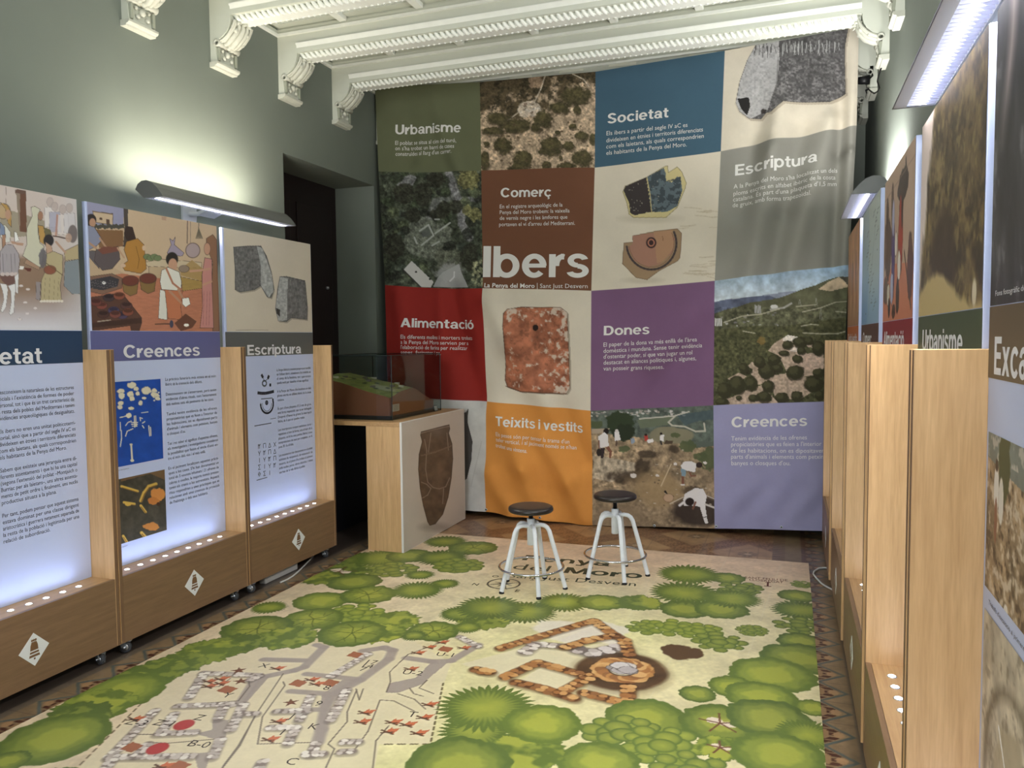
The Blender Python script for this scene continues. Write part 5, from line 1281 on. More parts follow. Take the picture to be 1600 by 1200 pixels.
# --- left stand nearest the viewer: Societat
loc = (-3.16, 2.474, 0)
t, b = make_stand(loc, False, 'wooden display stand with the dark blue title band at the left edge of the photo', band['Societat'], '', None)
def paint_p1(p, A, Z):
    q = lambda pts: [(a / 4.8, 280 + c / 4.8) for a, c in pts]
    p.c[...] = (206, 190, 184); h = np.clip((p.y - 400) / 60, 0, 1)
    p.blend(np.clip((p.y - 395) / 10, 0, 1), (150, 120, 98)); p.blend(np.clip((p.y - 450) / 40, 0, 1), (188, 176, 180)); p.blend(np.clip((p.y - 485) / 25, 0, 1), (214, 212, 224))
    p.blend(np.clip((p.x - 85) / 45, 0, 1) * .75, (206, 204, 212))
    p.poly(q([(0, 215), (100, 240), (330, 310), (340, 420), (0, 440)]), (150, 140, 116), .8); p.line(q([(45, 60), (45, 180)]), .7, (130, 110, 100))
    p.poly(q([(150, 100), (195, 105), (200, 400), (150, 390)]), (116, 76, 58)); p.poly(q([(115, 75), (195, 85), (195, 112), (115, 105)]), (110, 82, 70)); p.poly(q([(120, 105), (150, 108), (150, 390), (145, 390)]), (146, 128, 112))
    L = (84, 70, 64)
    for i, (a, b_) in enumerate(((375, 170), (410, 205), (470, 225), (520, 215))):
        p.ell(*q([(a, b_)])[0], 5.4, 7, (186, 168, 164), .8, line=(150, 138, 140)); p.poly(q([(a - 40, b_ + 40), (a + 40, b_ + 40), (a + 48, b_ + 190), (a - 40, b_ + 190)]), [(226, 222, 222), (160, 160, 190), (222, 214, 212), (206, 202, 208)][i], .75, (150, 140, 146), .5)
    p.line(q([(430, 270), (420, 420)]), 3, (190, 130, 110), .8)
    p.poly(q([(235, 210), (260, 203), (300, 225), (285, 300), (285, 400), (300, 480), (330, 500), (320, 600), (300, 670), (170, 575), (200, 490), (200, 370), (240, 280)]), (206, 204, 180), 1, L, .8)
    p.ell(*q([(303, 275)])[0], 4, 7, (170, 122, 96), 1, line=L); p.poly(q([(285, 345), (325, 350), (340, 430), (330, 490), (300, 470)]), (196, 150, 76), 1, L, .6); p.poly(q([(330, 360), (380, 380), (390, 420), (340, 430)]), (106, 100, 66), .9)
    p.poly(q([(200, 600), (300, 660), (290, 680), (180, 630)]), (176, 138, 112), 1, L, .5)
    p.ell(*q([(365, 460)])[0], 8, 9.5, (48, 44, 50), 1); p.poly(q([(340, 470), (385, 500), (400, 560), (350, 560)]), (196, 156, 130), 1, L, .6)
    p.poly(q([(350, 560), (400, 540), (470, 570), (470, 700), (450, 800), (465, 920), (305, 915), (310, 760), (340, 690)]), (186, 170, 128), 1, L, .8); p.ell(*q([(375, 680)])[0], 9.5, 7, (150, 84, 62), 1, line=L); p.line(q([(320, 610), (470, 720)]), 1.2, (110, 90, 60))
    for a in (340, 375, 410, 440): p.line(q([(a, 740), (a - 8, 900)]), .5, (130, 116, 86), .8)
    for a in range(310, 470, 22): p.ell(*q([(a, 915)])[0], 2.6, 2, (226, 218, 206), 1)
    p.ell(*q([(320, 590)])[0], 6, 15, (104, 100, 108), .9, rough=.2); p.poly(q([(270, 770), (305, 770), (300, 910), (270, 900)]), (150, 142, 150), .9, L, .5)
    p.ell(*q([(545, 410)])[0], 7.5, 14, (112, 100, 100), .9); p.poly(q([(480, 540), (585, 490), (590, 600), (490, 610)]), (186, 166, 124), 1, L, .6); p.poly(q([(485, 620), (590, 600), (600, 860), (540, 860), (480, 800)]), (126, 140, 152), .9, L, .5); p.line(q([(420, 470), (490, 550)]), 3.4, (190, 150, 126)); p.line(q([(400, 425), (530, 450)]), 2, (90, 70, 62)); p.ell(*q([(515, 440)])[0], 5, 7, (190, 156, 136), .9)
    p.ell(*q([(25, 240)])[0], 11, 12, (190, 160, 120), 1, line=L); p.poly(q([(0, 175), (50, 190), (85, 250), (85, 360), (60, 330), (40, 220)]), (190, 146, 74), 1, L, .6); p.ell(*q([(60, 265)])[0], 4.5, 8, (190, 146, 120), 1); p.poly(q([(0, 330), (45, 350), (80, 400), (75, 470), (30, 480), (0, 420)]), (214, 214, 208), 1, L, .6); p.poly(q([(0, 320), (35, 360), (38, 415), (0, 420)]), (120, 140, 178), 1, L, .6)
    p.poly(q([(15, 420), (42, 415), (40, 575), (20, 580)]), (176, 128, 98), 1, L, .5); p.poly(q([(105, 390), (125, 400), (145, 460), (110, 470)]), (236, 236, 236), 1, L, .6); p.poly(q([(80, 465), (180, 480), (170, 500), (90, 485)]), (190, 146, 120))
    p.poly(q([(0, 545), (40, 490), (95, 490), (140, 560), (148, 610), (135, 720), (0, 720)]), (168, 160, 168), 1, L, .8)
    for a in (20, 50, 80, 110): p.line(q([(a, 560), (a + 8, 700)]), .7, (110, 104, 112), .8)
    p.poly(q([(0, 720), (130, 720), (100, 800), (40, 790), (0, 740)]), (116, 82, 76), 1); 
    for a in (20, 55, 90, 120): p.ell(*q([(a, 712)])[0], 3.6, 3, (206, 190, 188), 1)
    for pl in ([(0, 780), (50, 790), (60, 830), (45, 960), (20, 1000), (5, 990), (30, 900), (20, 840)], [(60, 800), (125, 780), (110, 880), (105, 1000), (80, 1020), (70, 1010), (85, 920), (80, 840)], [(110, 730), (140, 700), (135, 860), (120, 850)]): p.poly(q(pl), (226, 226, 230), 1, (120, 112, 116), .7)
    for a, b_ in ((158, 800), (210, 825), (190, 925), (265, 968), (205, 1008), (148, 1050)): p.ell(*q([(a, b_)])[0], 3.4, 1.8, (222, 214, 216), .9, line=(150, 130, 130))
    p.fade(.18)
    p.poly(q([(175, 660), (235, 670), (230, 695), (205, 690)]), (96, 50, 44)); p.poly(q([(148, 650), (182, 655), (170, 680), (145, 675)]), (232, 230, 228))
photo(b, loc, False, 0.0, 0.948, ZPH + 0.002, 2.3045, paint_p1)
fn = board_fn(loc, False)
a1, z1 = aL(2.474, 65.5, 567); ah, zh = aL(2.474, 65.5, 537)
hw = a1 - 0.13
heading(b, fn, 'Societat', a1 - (a1 - aL(2.474, -1, 570)[0]) / 0.483, a1, z1, 0.072)
ae, _ = aL(2.474, 116, 620); zs = aL(2.474, 60, 607)[1]
dz = (aL(2.474, 60, 607)[1] - aL(2.474, 112, 637 + 5)[1]) / 3.6
TXT1 = ["Desconeixem la naturalesa de les estructures", "socials i l'existència de formes de poder", "personal, tot i que és un tret característic de", "la resta dels pobles del Mediterrani i tenim", "evidències arqueològiques de desigualtats.|", "",
        "Els ibers no eren una unitat políticoterri-", "torial, sinó que a partir del segle IV aC es", "divideixen en ètnies i territoris diferenciats", "com els laietans, als quals correspondrien", "els habitants de la Penya del Moro.|", "",
        "Sabem que existeix una jerarquia entre di-", "ferents assentaments i que hi ha una capital", "(segons l'extensió del poblat –Montjuïch o", "Burriac per als laietans–, uns altres assenta-", "ments de petit ordre i, finalment, uns nuclis", "productius situats a la plana.|", "",
        "Per tant, podem pensar que aquest sistema", "estava dominat per una classe dirigent", "aristocràtica i guerrera netament separada de", "la resta de la població i legitimada per una", "relació de subordinació.|"]
zt = aL(2.474, 112, 608)[1]; zb = aL(2.474, 68, 833)[1]
body_text(b, fn, TXT1, aL(2.474, -6, 612)[0], aL(2.474, 115, 608)[0], zt, (zt - zb) / 23.0, 0.0195)

# --- second stand: Creences
loc = (-3.16, 3.472, 0); c = 3.472
t, b = make_stand(loc, False, 'wheeled wooden display stand with the lilac Creences board, middle of the left row', band['Creences'], '', None)
def paint_p2(p, A, Z):
    q = lambda pts: [(a / 4.0, 280 + d / 4.0) for a, d in pts]
    L = (66, 50, 44)
    p.c[...] = (206, 176, 142)
    p.poly(q([(520, 130), (775, 180), (770, 300), (520, 280)]), (150, 150, 186)); p.poly(q([(580, 200), (705, 215), (705, 285), (590, 270)]), (206, 178, 144), 1, L, .8); p.line(q([(580, 200), (705, 220)]), 1.6, (120, 96, 76)); p.poly(q([(665, 250), (685, 252), (685, 285), (665, 282)]), (96, 70, 56)); p.poly(q([(622, 240), (640, 242), (640, 256), (622, 254)]), (96, 70, 56))
    for a in range(600, 780, 14): p.ell(*q([(a, 292 + (a % 3) * 4)])[0], 2.6, 3.4, (78, 76, 66), 1, rough=.3, seed=a)
    p.poly(q([(600, 315), (770, 320), (770, 420), (620, 430)]), (140, 98, 62)); p.poly(q([(772, 180), (800, 188), (800, 430), (770, 420), (778, 300)]), (82, 72, 66))
    p.poly(q([(525, 450), (780, 590), (760, 640), (540, 610)]), (196, 166, 132))
    p.poly(q([(900, 520), (1010, 500), (1260, 520), (1260, 560), (930, 550)]), (206, 186, 152), 1, L, .6); p.poly(q([(930, 545), (1260, 555), (1270, 690), (930, 640)]), (196, 166, 128), 1, L, .5); p.poly(q([(1200, 505), (1270, 560), (1270, 640), (1130, 600), (1130, 560)]), (176, 138, 74), .8)
    p.poly(q([(560, 620), (760, 590), (1000, 620), (1370, 640), (1400, 960), (560, 960)]), (196, 118, 86)); p.poly(q([(1130, 610), (1270, 640), (1270, 680), (1140, 700)]), (176, 140, 70), 1, L, .5)
    n = fbm(p.x * .5, p.y * 2, 4, 9); k = p.y > 440; p.c[k] *= (0.92 + .16 * n[k])[:, None]
    # woman in grey blue, vat
    p.ell(*q([(568, 255)])[0], 8.5, 9.5, (52, 44, 44), 1); p.ell(*q([(578, 272)])[0], 5, 7, (190, 140, 110), 1); p.poly(q([(530, 280), (590, 300), (640, 380), (600, 420), (560, 440), (535, 430)]), (136, 142, 172), 1, L, .8); p.line(q([(625, 370), (665, 430)]), 3, (190, 144, 114)); p.line(q([(545, 390), (600, 430)]), 3.4, (190, 144, 114))
    p.poly(q([(545, 445), (620, 450), (620, 560), (560, 490)]), (100, 92, 98), 1, L, .5); p.poly(q([(600, 440), (740, 420), (750, 500), (700, 560), (640, 570), (590, 510)]), (96, 84, 88), 1, L, .8); p.poly(q([(610, 440), (650, 420), (740, 425), (740, 450), (640, 470)]), (130, 74, 60))
    # woman in ochre
    p.poly(q([(790, 290), (830, 300), (850, 370), (830, 400), (790, 380), (775, 340)]), (62, 44, 40)); p.poly(q([(790, 390), (860, 370), (900, 410), (910, 500), (915, 560), (880, 590), (780, 570), (760, 540), (800, 510), (775, 440)]), (190, 130, 50), 1, L, .8); p.line(q([(735, 430), (775, 490)]), 2.6, (196, 150, 118)); p.ell(*q([(900, 430)])[0], 3, 4, (214, 180, 150)); p.ell(*q([(770, 540)])[0], 4, 3, (214, 180, 150)); p.line(q([(850, 420), (870, 500), (860, 560)]), .7, (120, 80, 34))
    # counter goods
    for k in range(4): p.ell(*q([(920 + k * 22, 485 + (k % 2) * 8)])[0], 6, 4.4, (116, 134, 88), 1, line=L)
    p.poly(q([(1045, 460), (1070, 410), (1060, 370), (1080, 385), (1095, 362), (1090, 410), (1150, 460), (1140, 480), (1060, 480)]), (160, 146, 172), 1, L, .7); p.ell(*q([(1205, 445)])[0], 11, 11.5, (176, 154, 158), 1, line=L); p.line(q([(1172, 260), (1170, 400)]), 1.6, (120, 98, 88)); p.line(q([(1190, 265), (1190, 400)]), 1, (150, 128, 110)); p.line(q([(1243, 275), (1240, 320)]), 1, (96, 84, 70)); 
    for k in range(6): p.line(q([(1242, 310), (1225 + k * 8, 370)]), 1.4, (110, 100, 82), .9)
    p.poly(q([(1010, 235), (1040, 235), (1038, 260), (1012, 255)]), (190, 150, 122))
    # woman in pink, veil
    p.poly(q([(1290, 370), (1330, 345), (1355, 380), (1370, 950), (1330, 950), (1325, 640), (1330, 520), (1290, 420)]), (150, 104, 76), 1, L, .7); p.ell(*q([(1295, 435)])[0], 5, 9.5, (206, 150, 122), 1, line=L); p.poly(q([(1280, 490), (1325, 500), (1325, 650), (1335, 930), (1250, 930), (1265, 800), (1262, 600)]), (206, 134, 128), 1, L, .8); p.line(q([(1310, 560), (1250, 570), (1190, 575)]), 3.4, (206, 150, 122)); p.line(q([(1320, 640), (1270, 660)]), 3.4, (206, 150, 122)); p.ell(*q([(1150, 560)])[0], 8, 5.6, (150, 128, 110), 1, line=L)
    for a in (1275, 1295, 1312): p.line(q([(a, 700), (a - 6, 915)]), .7, (160, 96, 94), .8)
    # kneeling man
    p.ell(*q([(1075, 500)])[0], 9.5, 11, (44, 38, 36), 1); p.ell(*q([(1080, 535)])[0], 7, 10, (206, 152, 120), 1); p.poly(q([(1010, 570), (1050, 550), (1120, 580), (1135, 640), (1130, 700), (1010, 690), (1000, 640)]), (226, 224, 214), 1, L, .8); p.line(q([(1040, 560), (1080, 650), (1130, 690)]), 3, (190, 120, 90)); p.poly(q([(1000, 690), (1040, 700), (1045, 880), (990, 870)]), (222, 220, 210), 1, L, .6); p.poly(q([(1030, 690), (1140, 700), (1130, 800), (1140, 880), (1050, 870)]), (204, 116, 76), 1, L, .7); p.line(q([(1060, 700), (1150, 790)]), 3.6, (190, 136, 106)); p.line(q([(1115, 690), (1150, 760)]), 3.6, (190, 136, 106)); p.poly(q([(1140, 745), (1180, 740), (1190, 780), (1160, 800), (1140, 780)]), (236, 236, 230), 1, L, .6); p.poly(q([(1090, 900), (1160, 840), (1230, 890), (1200, 930), (1130, 950)]), (116, 70, 52), 1); p.line(q([(970, 905), (1070, 905)]), 1.6, (70, 46, 38)); p.ell(*q([(1165, 912)])[0], 4, 2.4, (240, 236, 230)); p.ell(*q([(1072, 905)])[0], 3, 6, (70, 70, 96))
    # tray, baskets, table of bowls
    p.poly(q([(550, 610), (700, 590), (765, 620), (760, 680), (640, 720), (555, 700)]), (134, 98, 80), 1, L, .8); p.poly(q([(560, 630), (690, 605), (745, 625), (735, 670), (640, 695), (565, 680)]), (60, 58, 66), 1); p.ell(*q([(650, 647)])[0], 3, 2.4, (230, 230, 230))
    for k in range(40): p.ell(*q([(570 + (k * 37) % 165, 632 + (k * 23) % 48)])[0], .9, .8, (120, 112, 116), .8)
    for (a, d) in ((815, 660), (925, 645)): p.poly(q([(a - 52, d - 20), (a + 50, d - 25), (a + 40, d + 55), (a, d + 70), (a - 42, d + 45)]), (140, 108, 58), 1, L, .8); p.ell(*q([(a, d - 25)])[0], 13, 8, (120, 58, 46), 1, line=L)
    p.poly(q([(555, 740), (760, 710), (885, 865), (885, 900), (870, 950), (820, 950), (815, 915), (560, 950)]), (96, 62, 50), 1, L, .8); p.poly(q([(560, 900), (885, 865), (885, 900), (560, 930)]), (74, 48, 40))
    for (a, d, c_) in ((680, 740, (70, 54, 60)), (635, 790, (142, 70, 56)), (745, 730, (150, 80, 60)), (790, 790, (96, 60, 58)), (710, 820, (78, 70, 112)), (645, 845, (84, 50, 46)), (765, 850, (80, 66, 100)), (600, 770, (120, 60, 52)), (720, 845, (134, 72, 62)), (800, 830, (142, 76, 56))): p.ell(*q([(a, d)])[0], 9, 6, c_, 1, line=(48, 34, 32)); p.ell(*q([(a, d - 8)])[0], 7, 3, tuple(v * .65 for v in c_), 1)
    p.line(q([(610, 890), (690, 880)]), 1.6, (176, 160, 140)); p.fade(.2)
photo(b, loc, False, 0.012, 0.948, ZPH + 0.002, 2.3045, paint_p2)
fn = board_fn(loc, False)
a0, z0 = aL(c, 193, 560); a1, z1 = aL(c, 312, 555)
heading(b, fn, 'Creences', a0, a1, (z0 + z1) / 2, 0.068)
def paint_bones(p, A, Z):
    q = lambda pts: [(a / 4.0, 500 + d / 4.0) for a, d in pts]
    p.c[...] = (28, 76, 168); p.mottle(.12, 14, 3)
    BO = (226, 218, 196)
    for (a, d, rx, ry) in ((825, 408, 7, 5), (850, 430, 4, 3.4), (915, 440, 7.5, 6), (755, 445, 6, 4), (760, 475, 5, 5), (815, 465, 5.4, 5), (860, 460, 3.4, 3.4), (825, 490, 4.4, 4), (878, 518, 3.2, 4.2), (755, 520, 4.6, 3.4), (750, 545, 4, 3.4), (820, 552, 4.8, 2.6), (900, 488, 3.6, 2), (965, 440, 4, 3), (805, 597, 4.6, 4), (975, 470, 5, 4), (985, 490, 4, 3), (960, 465, 4, 4)):
        p.ell(*q([(a, d)])[0], rx, ry, BO, 1, rough=.25, seed=a, line=(120, 112, 110))
    for k in range(14): p.ell(*q([(955 + (k * 17) % 48, 440 + (k * 29) % 66)])[0], 1.5, 1.3, BO, .9)
    for l in ([(785, 660), (800, 640), (820, 632)], [(785, 725), (795, 695), (830, 680)], [(890, 615), (875, 610), (878, 630)], [(905, 635), (890, 645)], [(890, 660), (900, 675)], [(885, 580), (925, 575)], [(750, 610), (790, 600)], [(752, 640), (752, 690)], [(758, 690), (760, 740), (752, 790)], [(930, 660), (935, 725)], [(940, 670), (944, 722)], [(820, 640), (860, 640)], [(822, 652), (858, 652)], [(826, 664), (856, 662)], [(840, 600), (842, 670)], [(848, 600), (850, 665)]): p.line(q(l), 1.5, BO, 1)
    p.line(q([(820, 780), (826, 870)]), 2.8, BO); p.ell(*q([(820, 778)])[0], 2.4, 1.8, BO); p.ell(*q([(826, 878)])[0], 3, 2.2, BO)
az0, zz0 = aL(c, 183, 595); az1, zz1 = aL(c, 250.5, 592); _, zz2 = aL(c, 255.5, 716)
photo(b, loc, False, 0.045, az1, zz2, zz1, paint_bones, nx=130, nz=150)
def paint_bones2(p, A, Z):
    q = lambda pts: [(a / 4.0, 500 + d / 4.0) for a, d in pts]
    p.c[...] = (70, 66, 56); p.mottle(.3, 8, 5); p.poly(q([(756, 970), (950, 935), (1030, 930), (1030, 1000), (940, 960), (756, 1010)]), (120, 92, 60), .9)
    BO = (214, 176, 84)
    for l, w in (([(760, 1040), (860, 1070)], 4), ([(880, 1130), (900, 1080), (930, 1040), (975, 1025)], 5), ([(775, 1140), (840, 1150)], 4), ([(770, 1350), (800, 1400), (835, 1405)], 4), ([(885, 1330), (930, 1380), (990, 1345)], 5), ([(780, 1510), (820, 1470), (870, 1420)], 5), ([(880, 1160), (910, 1200)], 4)): p.line(q(l), w, BO, 1); p.line(q([(a + 3, d + 8) for a, d in l]), w * .35, (120, 84, 40), .8)
    p.ell(*q([(985, 1090)])[0], 11, 10, (206, 136, 70), 1, rough=.3, seed=4); p.ell(*q([(960, 1130)])[0], 9, 6, (190, 120, 60), 1, rough=.3, seed=5); p.ell(*q([(990, 1150)])[0], 3, 3, (70, 44, 30)); p.ell(*q([(800, 1150)])[0], 5, 3, BO, 1, rough=.3); p.ell(*q([(945, 1290)])[0], 12, 6, (196, 130, 66), 1, rough=.3, seed=6)
az3, zz3 = aL(c, 257, 733.5); _, zz4 = aL(c, 260, 828)
photo(b, loc, False, 0.045, az3, zz4, zz3, paint_bones2, nx=110, nz=130)
TXT2 = ["La pràctica funerària més estesa en el món", "ibèric és la cremació dels difunts.|", "", "Desconeixem on s'enterraven, però tenim", "evidències d'altres rituals, com l'enterrament", "dels nadons sota els paviments de les cases.|", "", "També tenim evidència de les ofrenes", "propiciatòries que es feien a l'interior de", "les habitacions, on es dipositaven parts", "d'animals i elements com petxines, banyes", "o closques d'ou.|", "",
        "Tot i no saber el significat d'aquestes ofrenes,", "els investigadors i investigadores consideren", "la possibilitat que fossin el vincle d'unió en-", "tre el món dels vius i el més enllà.|", "", "En el jaciment localitzem aquestes pràcti-", "ques a les cases. S'hi han documentat un", "total de 5 nounats inhumats i 21 ofrenes de", "cabres o ovelles, la majoria només presen-", "taven els cranis o les extremitats. Aquests", "ritus respondrien a unes pràctiques que es", "relacionen amb unes creences de protecció", "de l'habitatge o dels seus habitants.|"]
q0, zt = aL(c, 258, 595); q1, _ = aL(c, 337, 588); _, zb = aL(c, 268, 787)
body_text(b, fn, TXT2, q0, q1, zt, (zt - zb) / 25.0, 0.0175)
body_text(b, fn, ["Restes d'un nounat inhumat sota el paviment|"], 0.05, az1, zz2 - 0.02, 0.02, 0.007, name='photo_caption')
body_text(b, fn, ["Ofrena d'animals trobada al jaciment|"], 0.05, az3, zz4 - 0.02, 0.02, 0.007, name='photo_caption')

# --- third stand: Escriptura
loc = (-3.16, 4.470, 0); c = 4.470
t, b = make_stand(loc, False, 'wheeled wooden display stand with the grey Escriptura board, next to the glass case', band['Escriptura'], '', None)
def lead(p, pts, ridge, seed):
    p.poly([(x + 1.5, y + 2.5) for x, y in pts], (150, 142, 130), .8); p.poly(pts, (110, 110, 110), 1, (80, 80, 80), 1.2)
    m_ = p.inside(pts, p.x, p.y); r_ = p.inside(ridge, p.x, p.y) & m_
    n = fbm(p.x, p.y, 3, seed); n2 = fbm(p.x * 2, p.y * .6, 3, seed + 3)
    p.c[m_] *= (0.5 + .6 * n + .4 * n2)[m_][:, None]; p.c[r_] = np.array((166, 168, 168)) * (.75 + .5 * n[r_])[:, None]
def paint_p3(p, A, Z):
    q = lambda pts: [(330 + a / 4.0, 340 + d / 4.0) for a, d in pts]
    p.c[...] = (206, 196, 180); p.mottle(.03, 40, 2)
    lead(p, q([(140, 185), (230, 178), (310, 178), (345, 240), (375, 340), (392, 450), (375, 500), (350, 495), (310, 425), (270, 450), (180, 465), (150, 450), (150, 330)]), q([(285, 180), (320, 190), (380, 360), (390, 460), (360, 500), (310, 425), (310, 300)]), 5)
    lead(p, q([(430, 370), (470, 368), (585, 395), (600, 560), (598, 635), (500, 625), (470, 650), (420, 645), (402, 570), (415, 450)]), q([(430, 370), (480, 380), (475, 500), (475, 640), (420, 650), (402, 560)]), 15)
    p.poly(q([(405, 565), (430, 575), (430, 620), (410, 600)]), (50, 48, 48)); p.line(q([(155, 703), (355, 703)]), .8, (120, 112, 104), .7)
photo(b, loc, False, 0.014, 0.944, ZPH + 0.002, 2.3045, paint_p3)
fn = board_fn(loc, False)
a0, z0 = aL(c, 386.5, 555); a1, z1 = aL(c, 470.5, 552)
heading(b, fn, 'Escriptura', a0, a1, (z0 + z1) / 2, 0.066)
TXT3 = ["La llengua ibèrica la coneixem perquè va ser recollida", "en l'alfabet ibèric, actualment s'ha treballat en", "el camp de la fonètica, tot i que encara", "queda molt per desxifrar el seu significat.|", "", "A la Penya del Moro s'ha localitzat un dels", "ploms escrits en alfabet ibèric de la costa", "catalana.|", "", "És part d'una plaqueta d'1,5 mm de gruix,", "amb forma trapezoïdal, que va ser doblegada.", "Després d'haver-la gravat la inscripció", "llatina, de la que en queden restes.|", "", "Les inscripcions ocupen ambdues cares i", "repeteixen el text de forma, sota el marc de la", "plaqueta, on hi ha unes petites lletres i unes", "interpretacions del text per completar, on hi", "posa SE i la síl·laba.|", "", "Les excavacions han documentat en el poblat", "activitats de recuperació, de restauració i de", "recerca, on el plom s'ha trobat al jaciment", "amb moltes peces, altres objectes, i restes", "escrites de la vida diària al poblat|"]
q0, zt = aL(c, 432, 580); q1, _ = aL(c, 485, 577); _, zb = aL(c, 441, 739)
body_text(b, fn, TXT3, q0, q1, zt, (zt - zb) / 24.0, 0.018)
m = MB(); MI = mat('drawing_ink', (44, 46, 58), 0.6); MI2 = mat('drawing_grey', (104, 108, 124), 0.6)
def g3(a, d): return aL(c, 380 + a / 4.615, 540 + d / 4.615)
def stroke(m, pts, w, mt, off=0.0014):
    for p0, p1 in zip(pts[:-1], pts[1:]):
        dx, dy = p1[0] - p0[0], p1[1] - p0[1]; L = math.hypot(dx, dy) + 1e-9; nx, ny = -dy / L * w / 2, dx / L * w / 2
        m.add([fn(p0[0] + nx, p0[1] + ny), fn(p0[0] - nx, p0[1] - ny), fn(p1[0] - nx, p1[1] - ny), fn(p1[0] + nx, p1[1] + ny)], [(0, 1, 2, 3)], mt)
stroke(m, [g3(102, 340), g3(130, 344), g3(160, 344), g3(190, 338), g3(220, 330)], 0.020, MI)
m.build('section_drawing', b); m = MB()
for pl in ([(130, 208), (142, 232)], [(185, 215), (176, 240)], [(188, 284), (200, 284)]): stroke(m, [g3(*q) for q in pl], 0.02, MI)
stroke(m, [g3(142, 232), g3(152, 258), g3(176, 240)], .005, MI2); stroke(m, [g3(152 + 15 * math.cos(k * .63), 272 + 20 * math.sin(k * .63)) for k in range(11)], .012, MI2)
m.build('ring_drawing', b); m = MB()
stroke(m, [g3(122 + 0 * k, 420) for k in range(1)] + [g3(170 - 46 * math.cos(k * PI / 10), 420 + 68 * math.sin(k * PI / 10)) for k in range(11)] + [g3(212, 382)], .014, MI)
stroke(m, [g3(170 - 34 * math.cos(k * PI / 10), 415 + 58 * math.sin(k * PI / 10)) for k in range(11)], .005, MI2); stroke(m, [g3(128, 385), g3(210, 378)], .006, MI2)
stroke(m, [g3(168 + 9 * math.cos(k * .7), 412 + 14 * math.sin(k * .7)) for k in range(10)], .008, MI); stroke(m, [g3(168 + 3 * math.cos(k * 1.2), 412 + 5 * math.sin(k * 1.2)) for k in range(6)], .01, MI)
m.build('shield_drawing', b); m = MB()
stroke(m, [g3(80, 580), g3(202, 558)], .006, MI2); stroke(m, [g3(95, 972), g3(172, 950)], .005, MI2); stroke(m, [g3(195, 530), g3(235, 522)], .003, MI2)
SIGNS = [[((0, 0), (0, 1)), ((.5, 0), (.5, 1)), ((0, 1), (.5, .6), (1, 1))], [((0, 0), (1, 1)), ((0, 1), (1, 0))], [((.5, 0), (.5, 1))], [((0, 0), (0, 1), (1, 1), (1, 0))], [((0, .5), (.5, 1), (1, .5), (.5, 0), (0, .5)), ((0, .5), (1, .5))], [((0, 1), (.5, .4), (1, 1)), ((.5, 0), (.5, .6))], [((0, 0), (.5, 1), (1, 0), (0, 0))], [((1, 1), (0, 1), (.6, .5), (0, 0), (1, 0))]]
k_ = 0
for r in range(5):
    for cc in range(4):
        if r == 4 and cc > 2: continue
        a_, z_ = g3(108 + cc * 37, 745 + r * 50 - cc * 5); wd = 0.024
        for st_ in SIGNS[(k_ * 3 + r) % 8]: stroke(m, [(a_ + u * wd, z_ + v * .030) for u, v in st_], .0045, MI2)
        k_ += 1
m.build('sign_table', b)

# --- the five stands along the right wall (boards face the viewer's left)
R = [(0.272, 1.530), (0.272, 2.550), (0.267, 3.600), (0.258, 4.640), (0.247, 5.660)]
RLAB = ['wheeled wooden display stand with the brown excavation board, closest on the right edge', 'wheeled wooden display stand with the dark green Urbanisme board, second on the right side',
        'wheeled wooden display stand with the dark red Alimentació board, third on the right side', 'wheeled wooden display stand with the pale blue map board, fourth on the right side', 'wooden display stand with the orange board, furthest back on the right beside the banner']
RB = ['Exc', 'Urbanisme', 'Alimentacio', 'Comerc', 'Teixits']
RS = []
for i in range(5): RS.append(make_stand((R[i][0], R[i][1], 0), True, RLAB[i], band[RB[i]], '', None, 1.0))
fn = board_fn(None, True)
def paint_exc(p, A, Z):
    x, y = A * 400, Z * 400
    n = fbm(x * 1.6 + y * .3, y * .55, 40, 3, 5); n2 = fbm(x, y, 16, 8, 4)
    p.c[...] = np.array((64, 63, 66)) * (0.35 + 1.15 * n)[..., None]; p.blend(np.clip((n2 * n - .34) * 7, 0, 1) * .7, (128, 126, 130))
    p.blend(np.clip(1 - np.abs(A - .10 - .04 * np.sin(Z * 9)) / .05, 0, 1) * np.clip((Z - 1.95) / .2, 0, 1) * .9, (176, 160, 160))
def paint_cave(p, A, Z):
    x, y = A * 400, Z * 400
    n = fbm(x + y * .5, y * .8, 46, 5, 5); n2 = fbm(x, y, 14, 9, 4)
    p.c[...] = np.array((104, 86, 58)) * (0.25 + 1.2 * n)[..., None]; p.blend(np.clip((n2 - .54) * 7, 0, 1) * .6, (150, 132, 86)); p.blend(np.clip((.44 - n2) * 8, 0, 1) * .7, (52, 42, 32))
    d = np.hypot((A - .42) / .20, (Z - 1.80) / .17); p.blend(np.clip((1.15 - d) * 3, 0, 1) * .85, (58, 44, 36))
    sky = A < 0.26 - (2.305 - Z) * .35 + .1 * (n2 - .5); p.blend(np.clip((.27 + .12 * (n - .5) - A - (2.305 - Z) * .45) * 18, 0, 1), (218, 202, 196))
    p.blend(np.clip((1.735 + .09 * np.sin(A * 5.2) * .6 + .05 * (n - .5) - Z) * 40, 0, 1), np.array((190, 168, 118)))
    p.blend(np.clip(1 - np.hypot((A - .86) / .03, (Z - 1.70) / .04), 0, 1) * 3, (214, 202, 176))
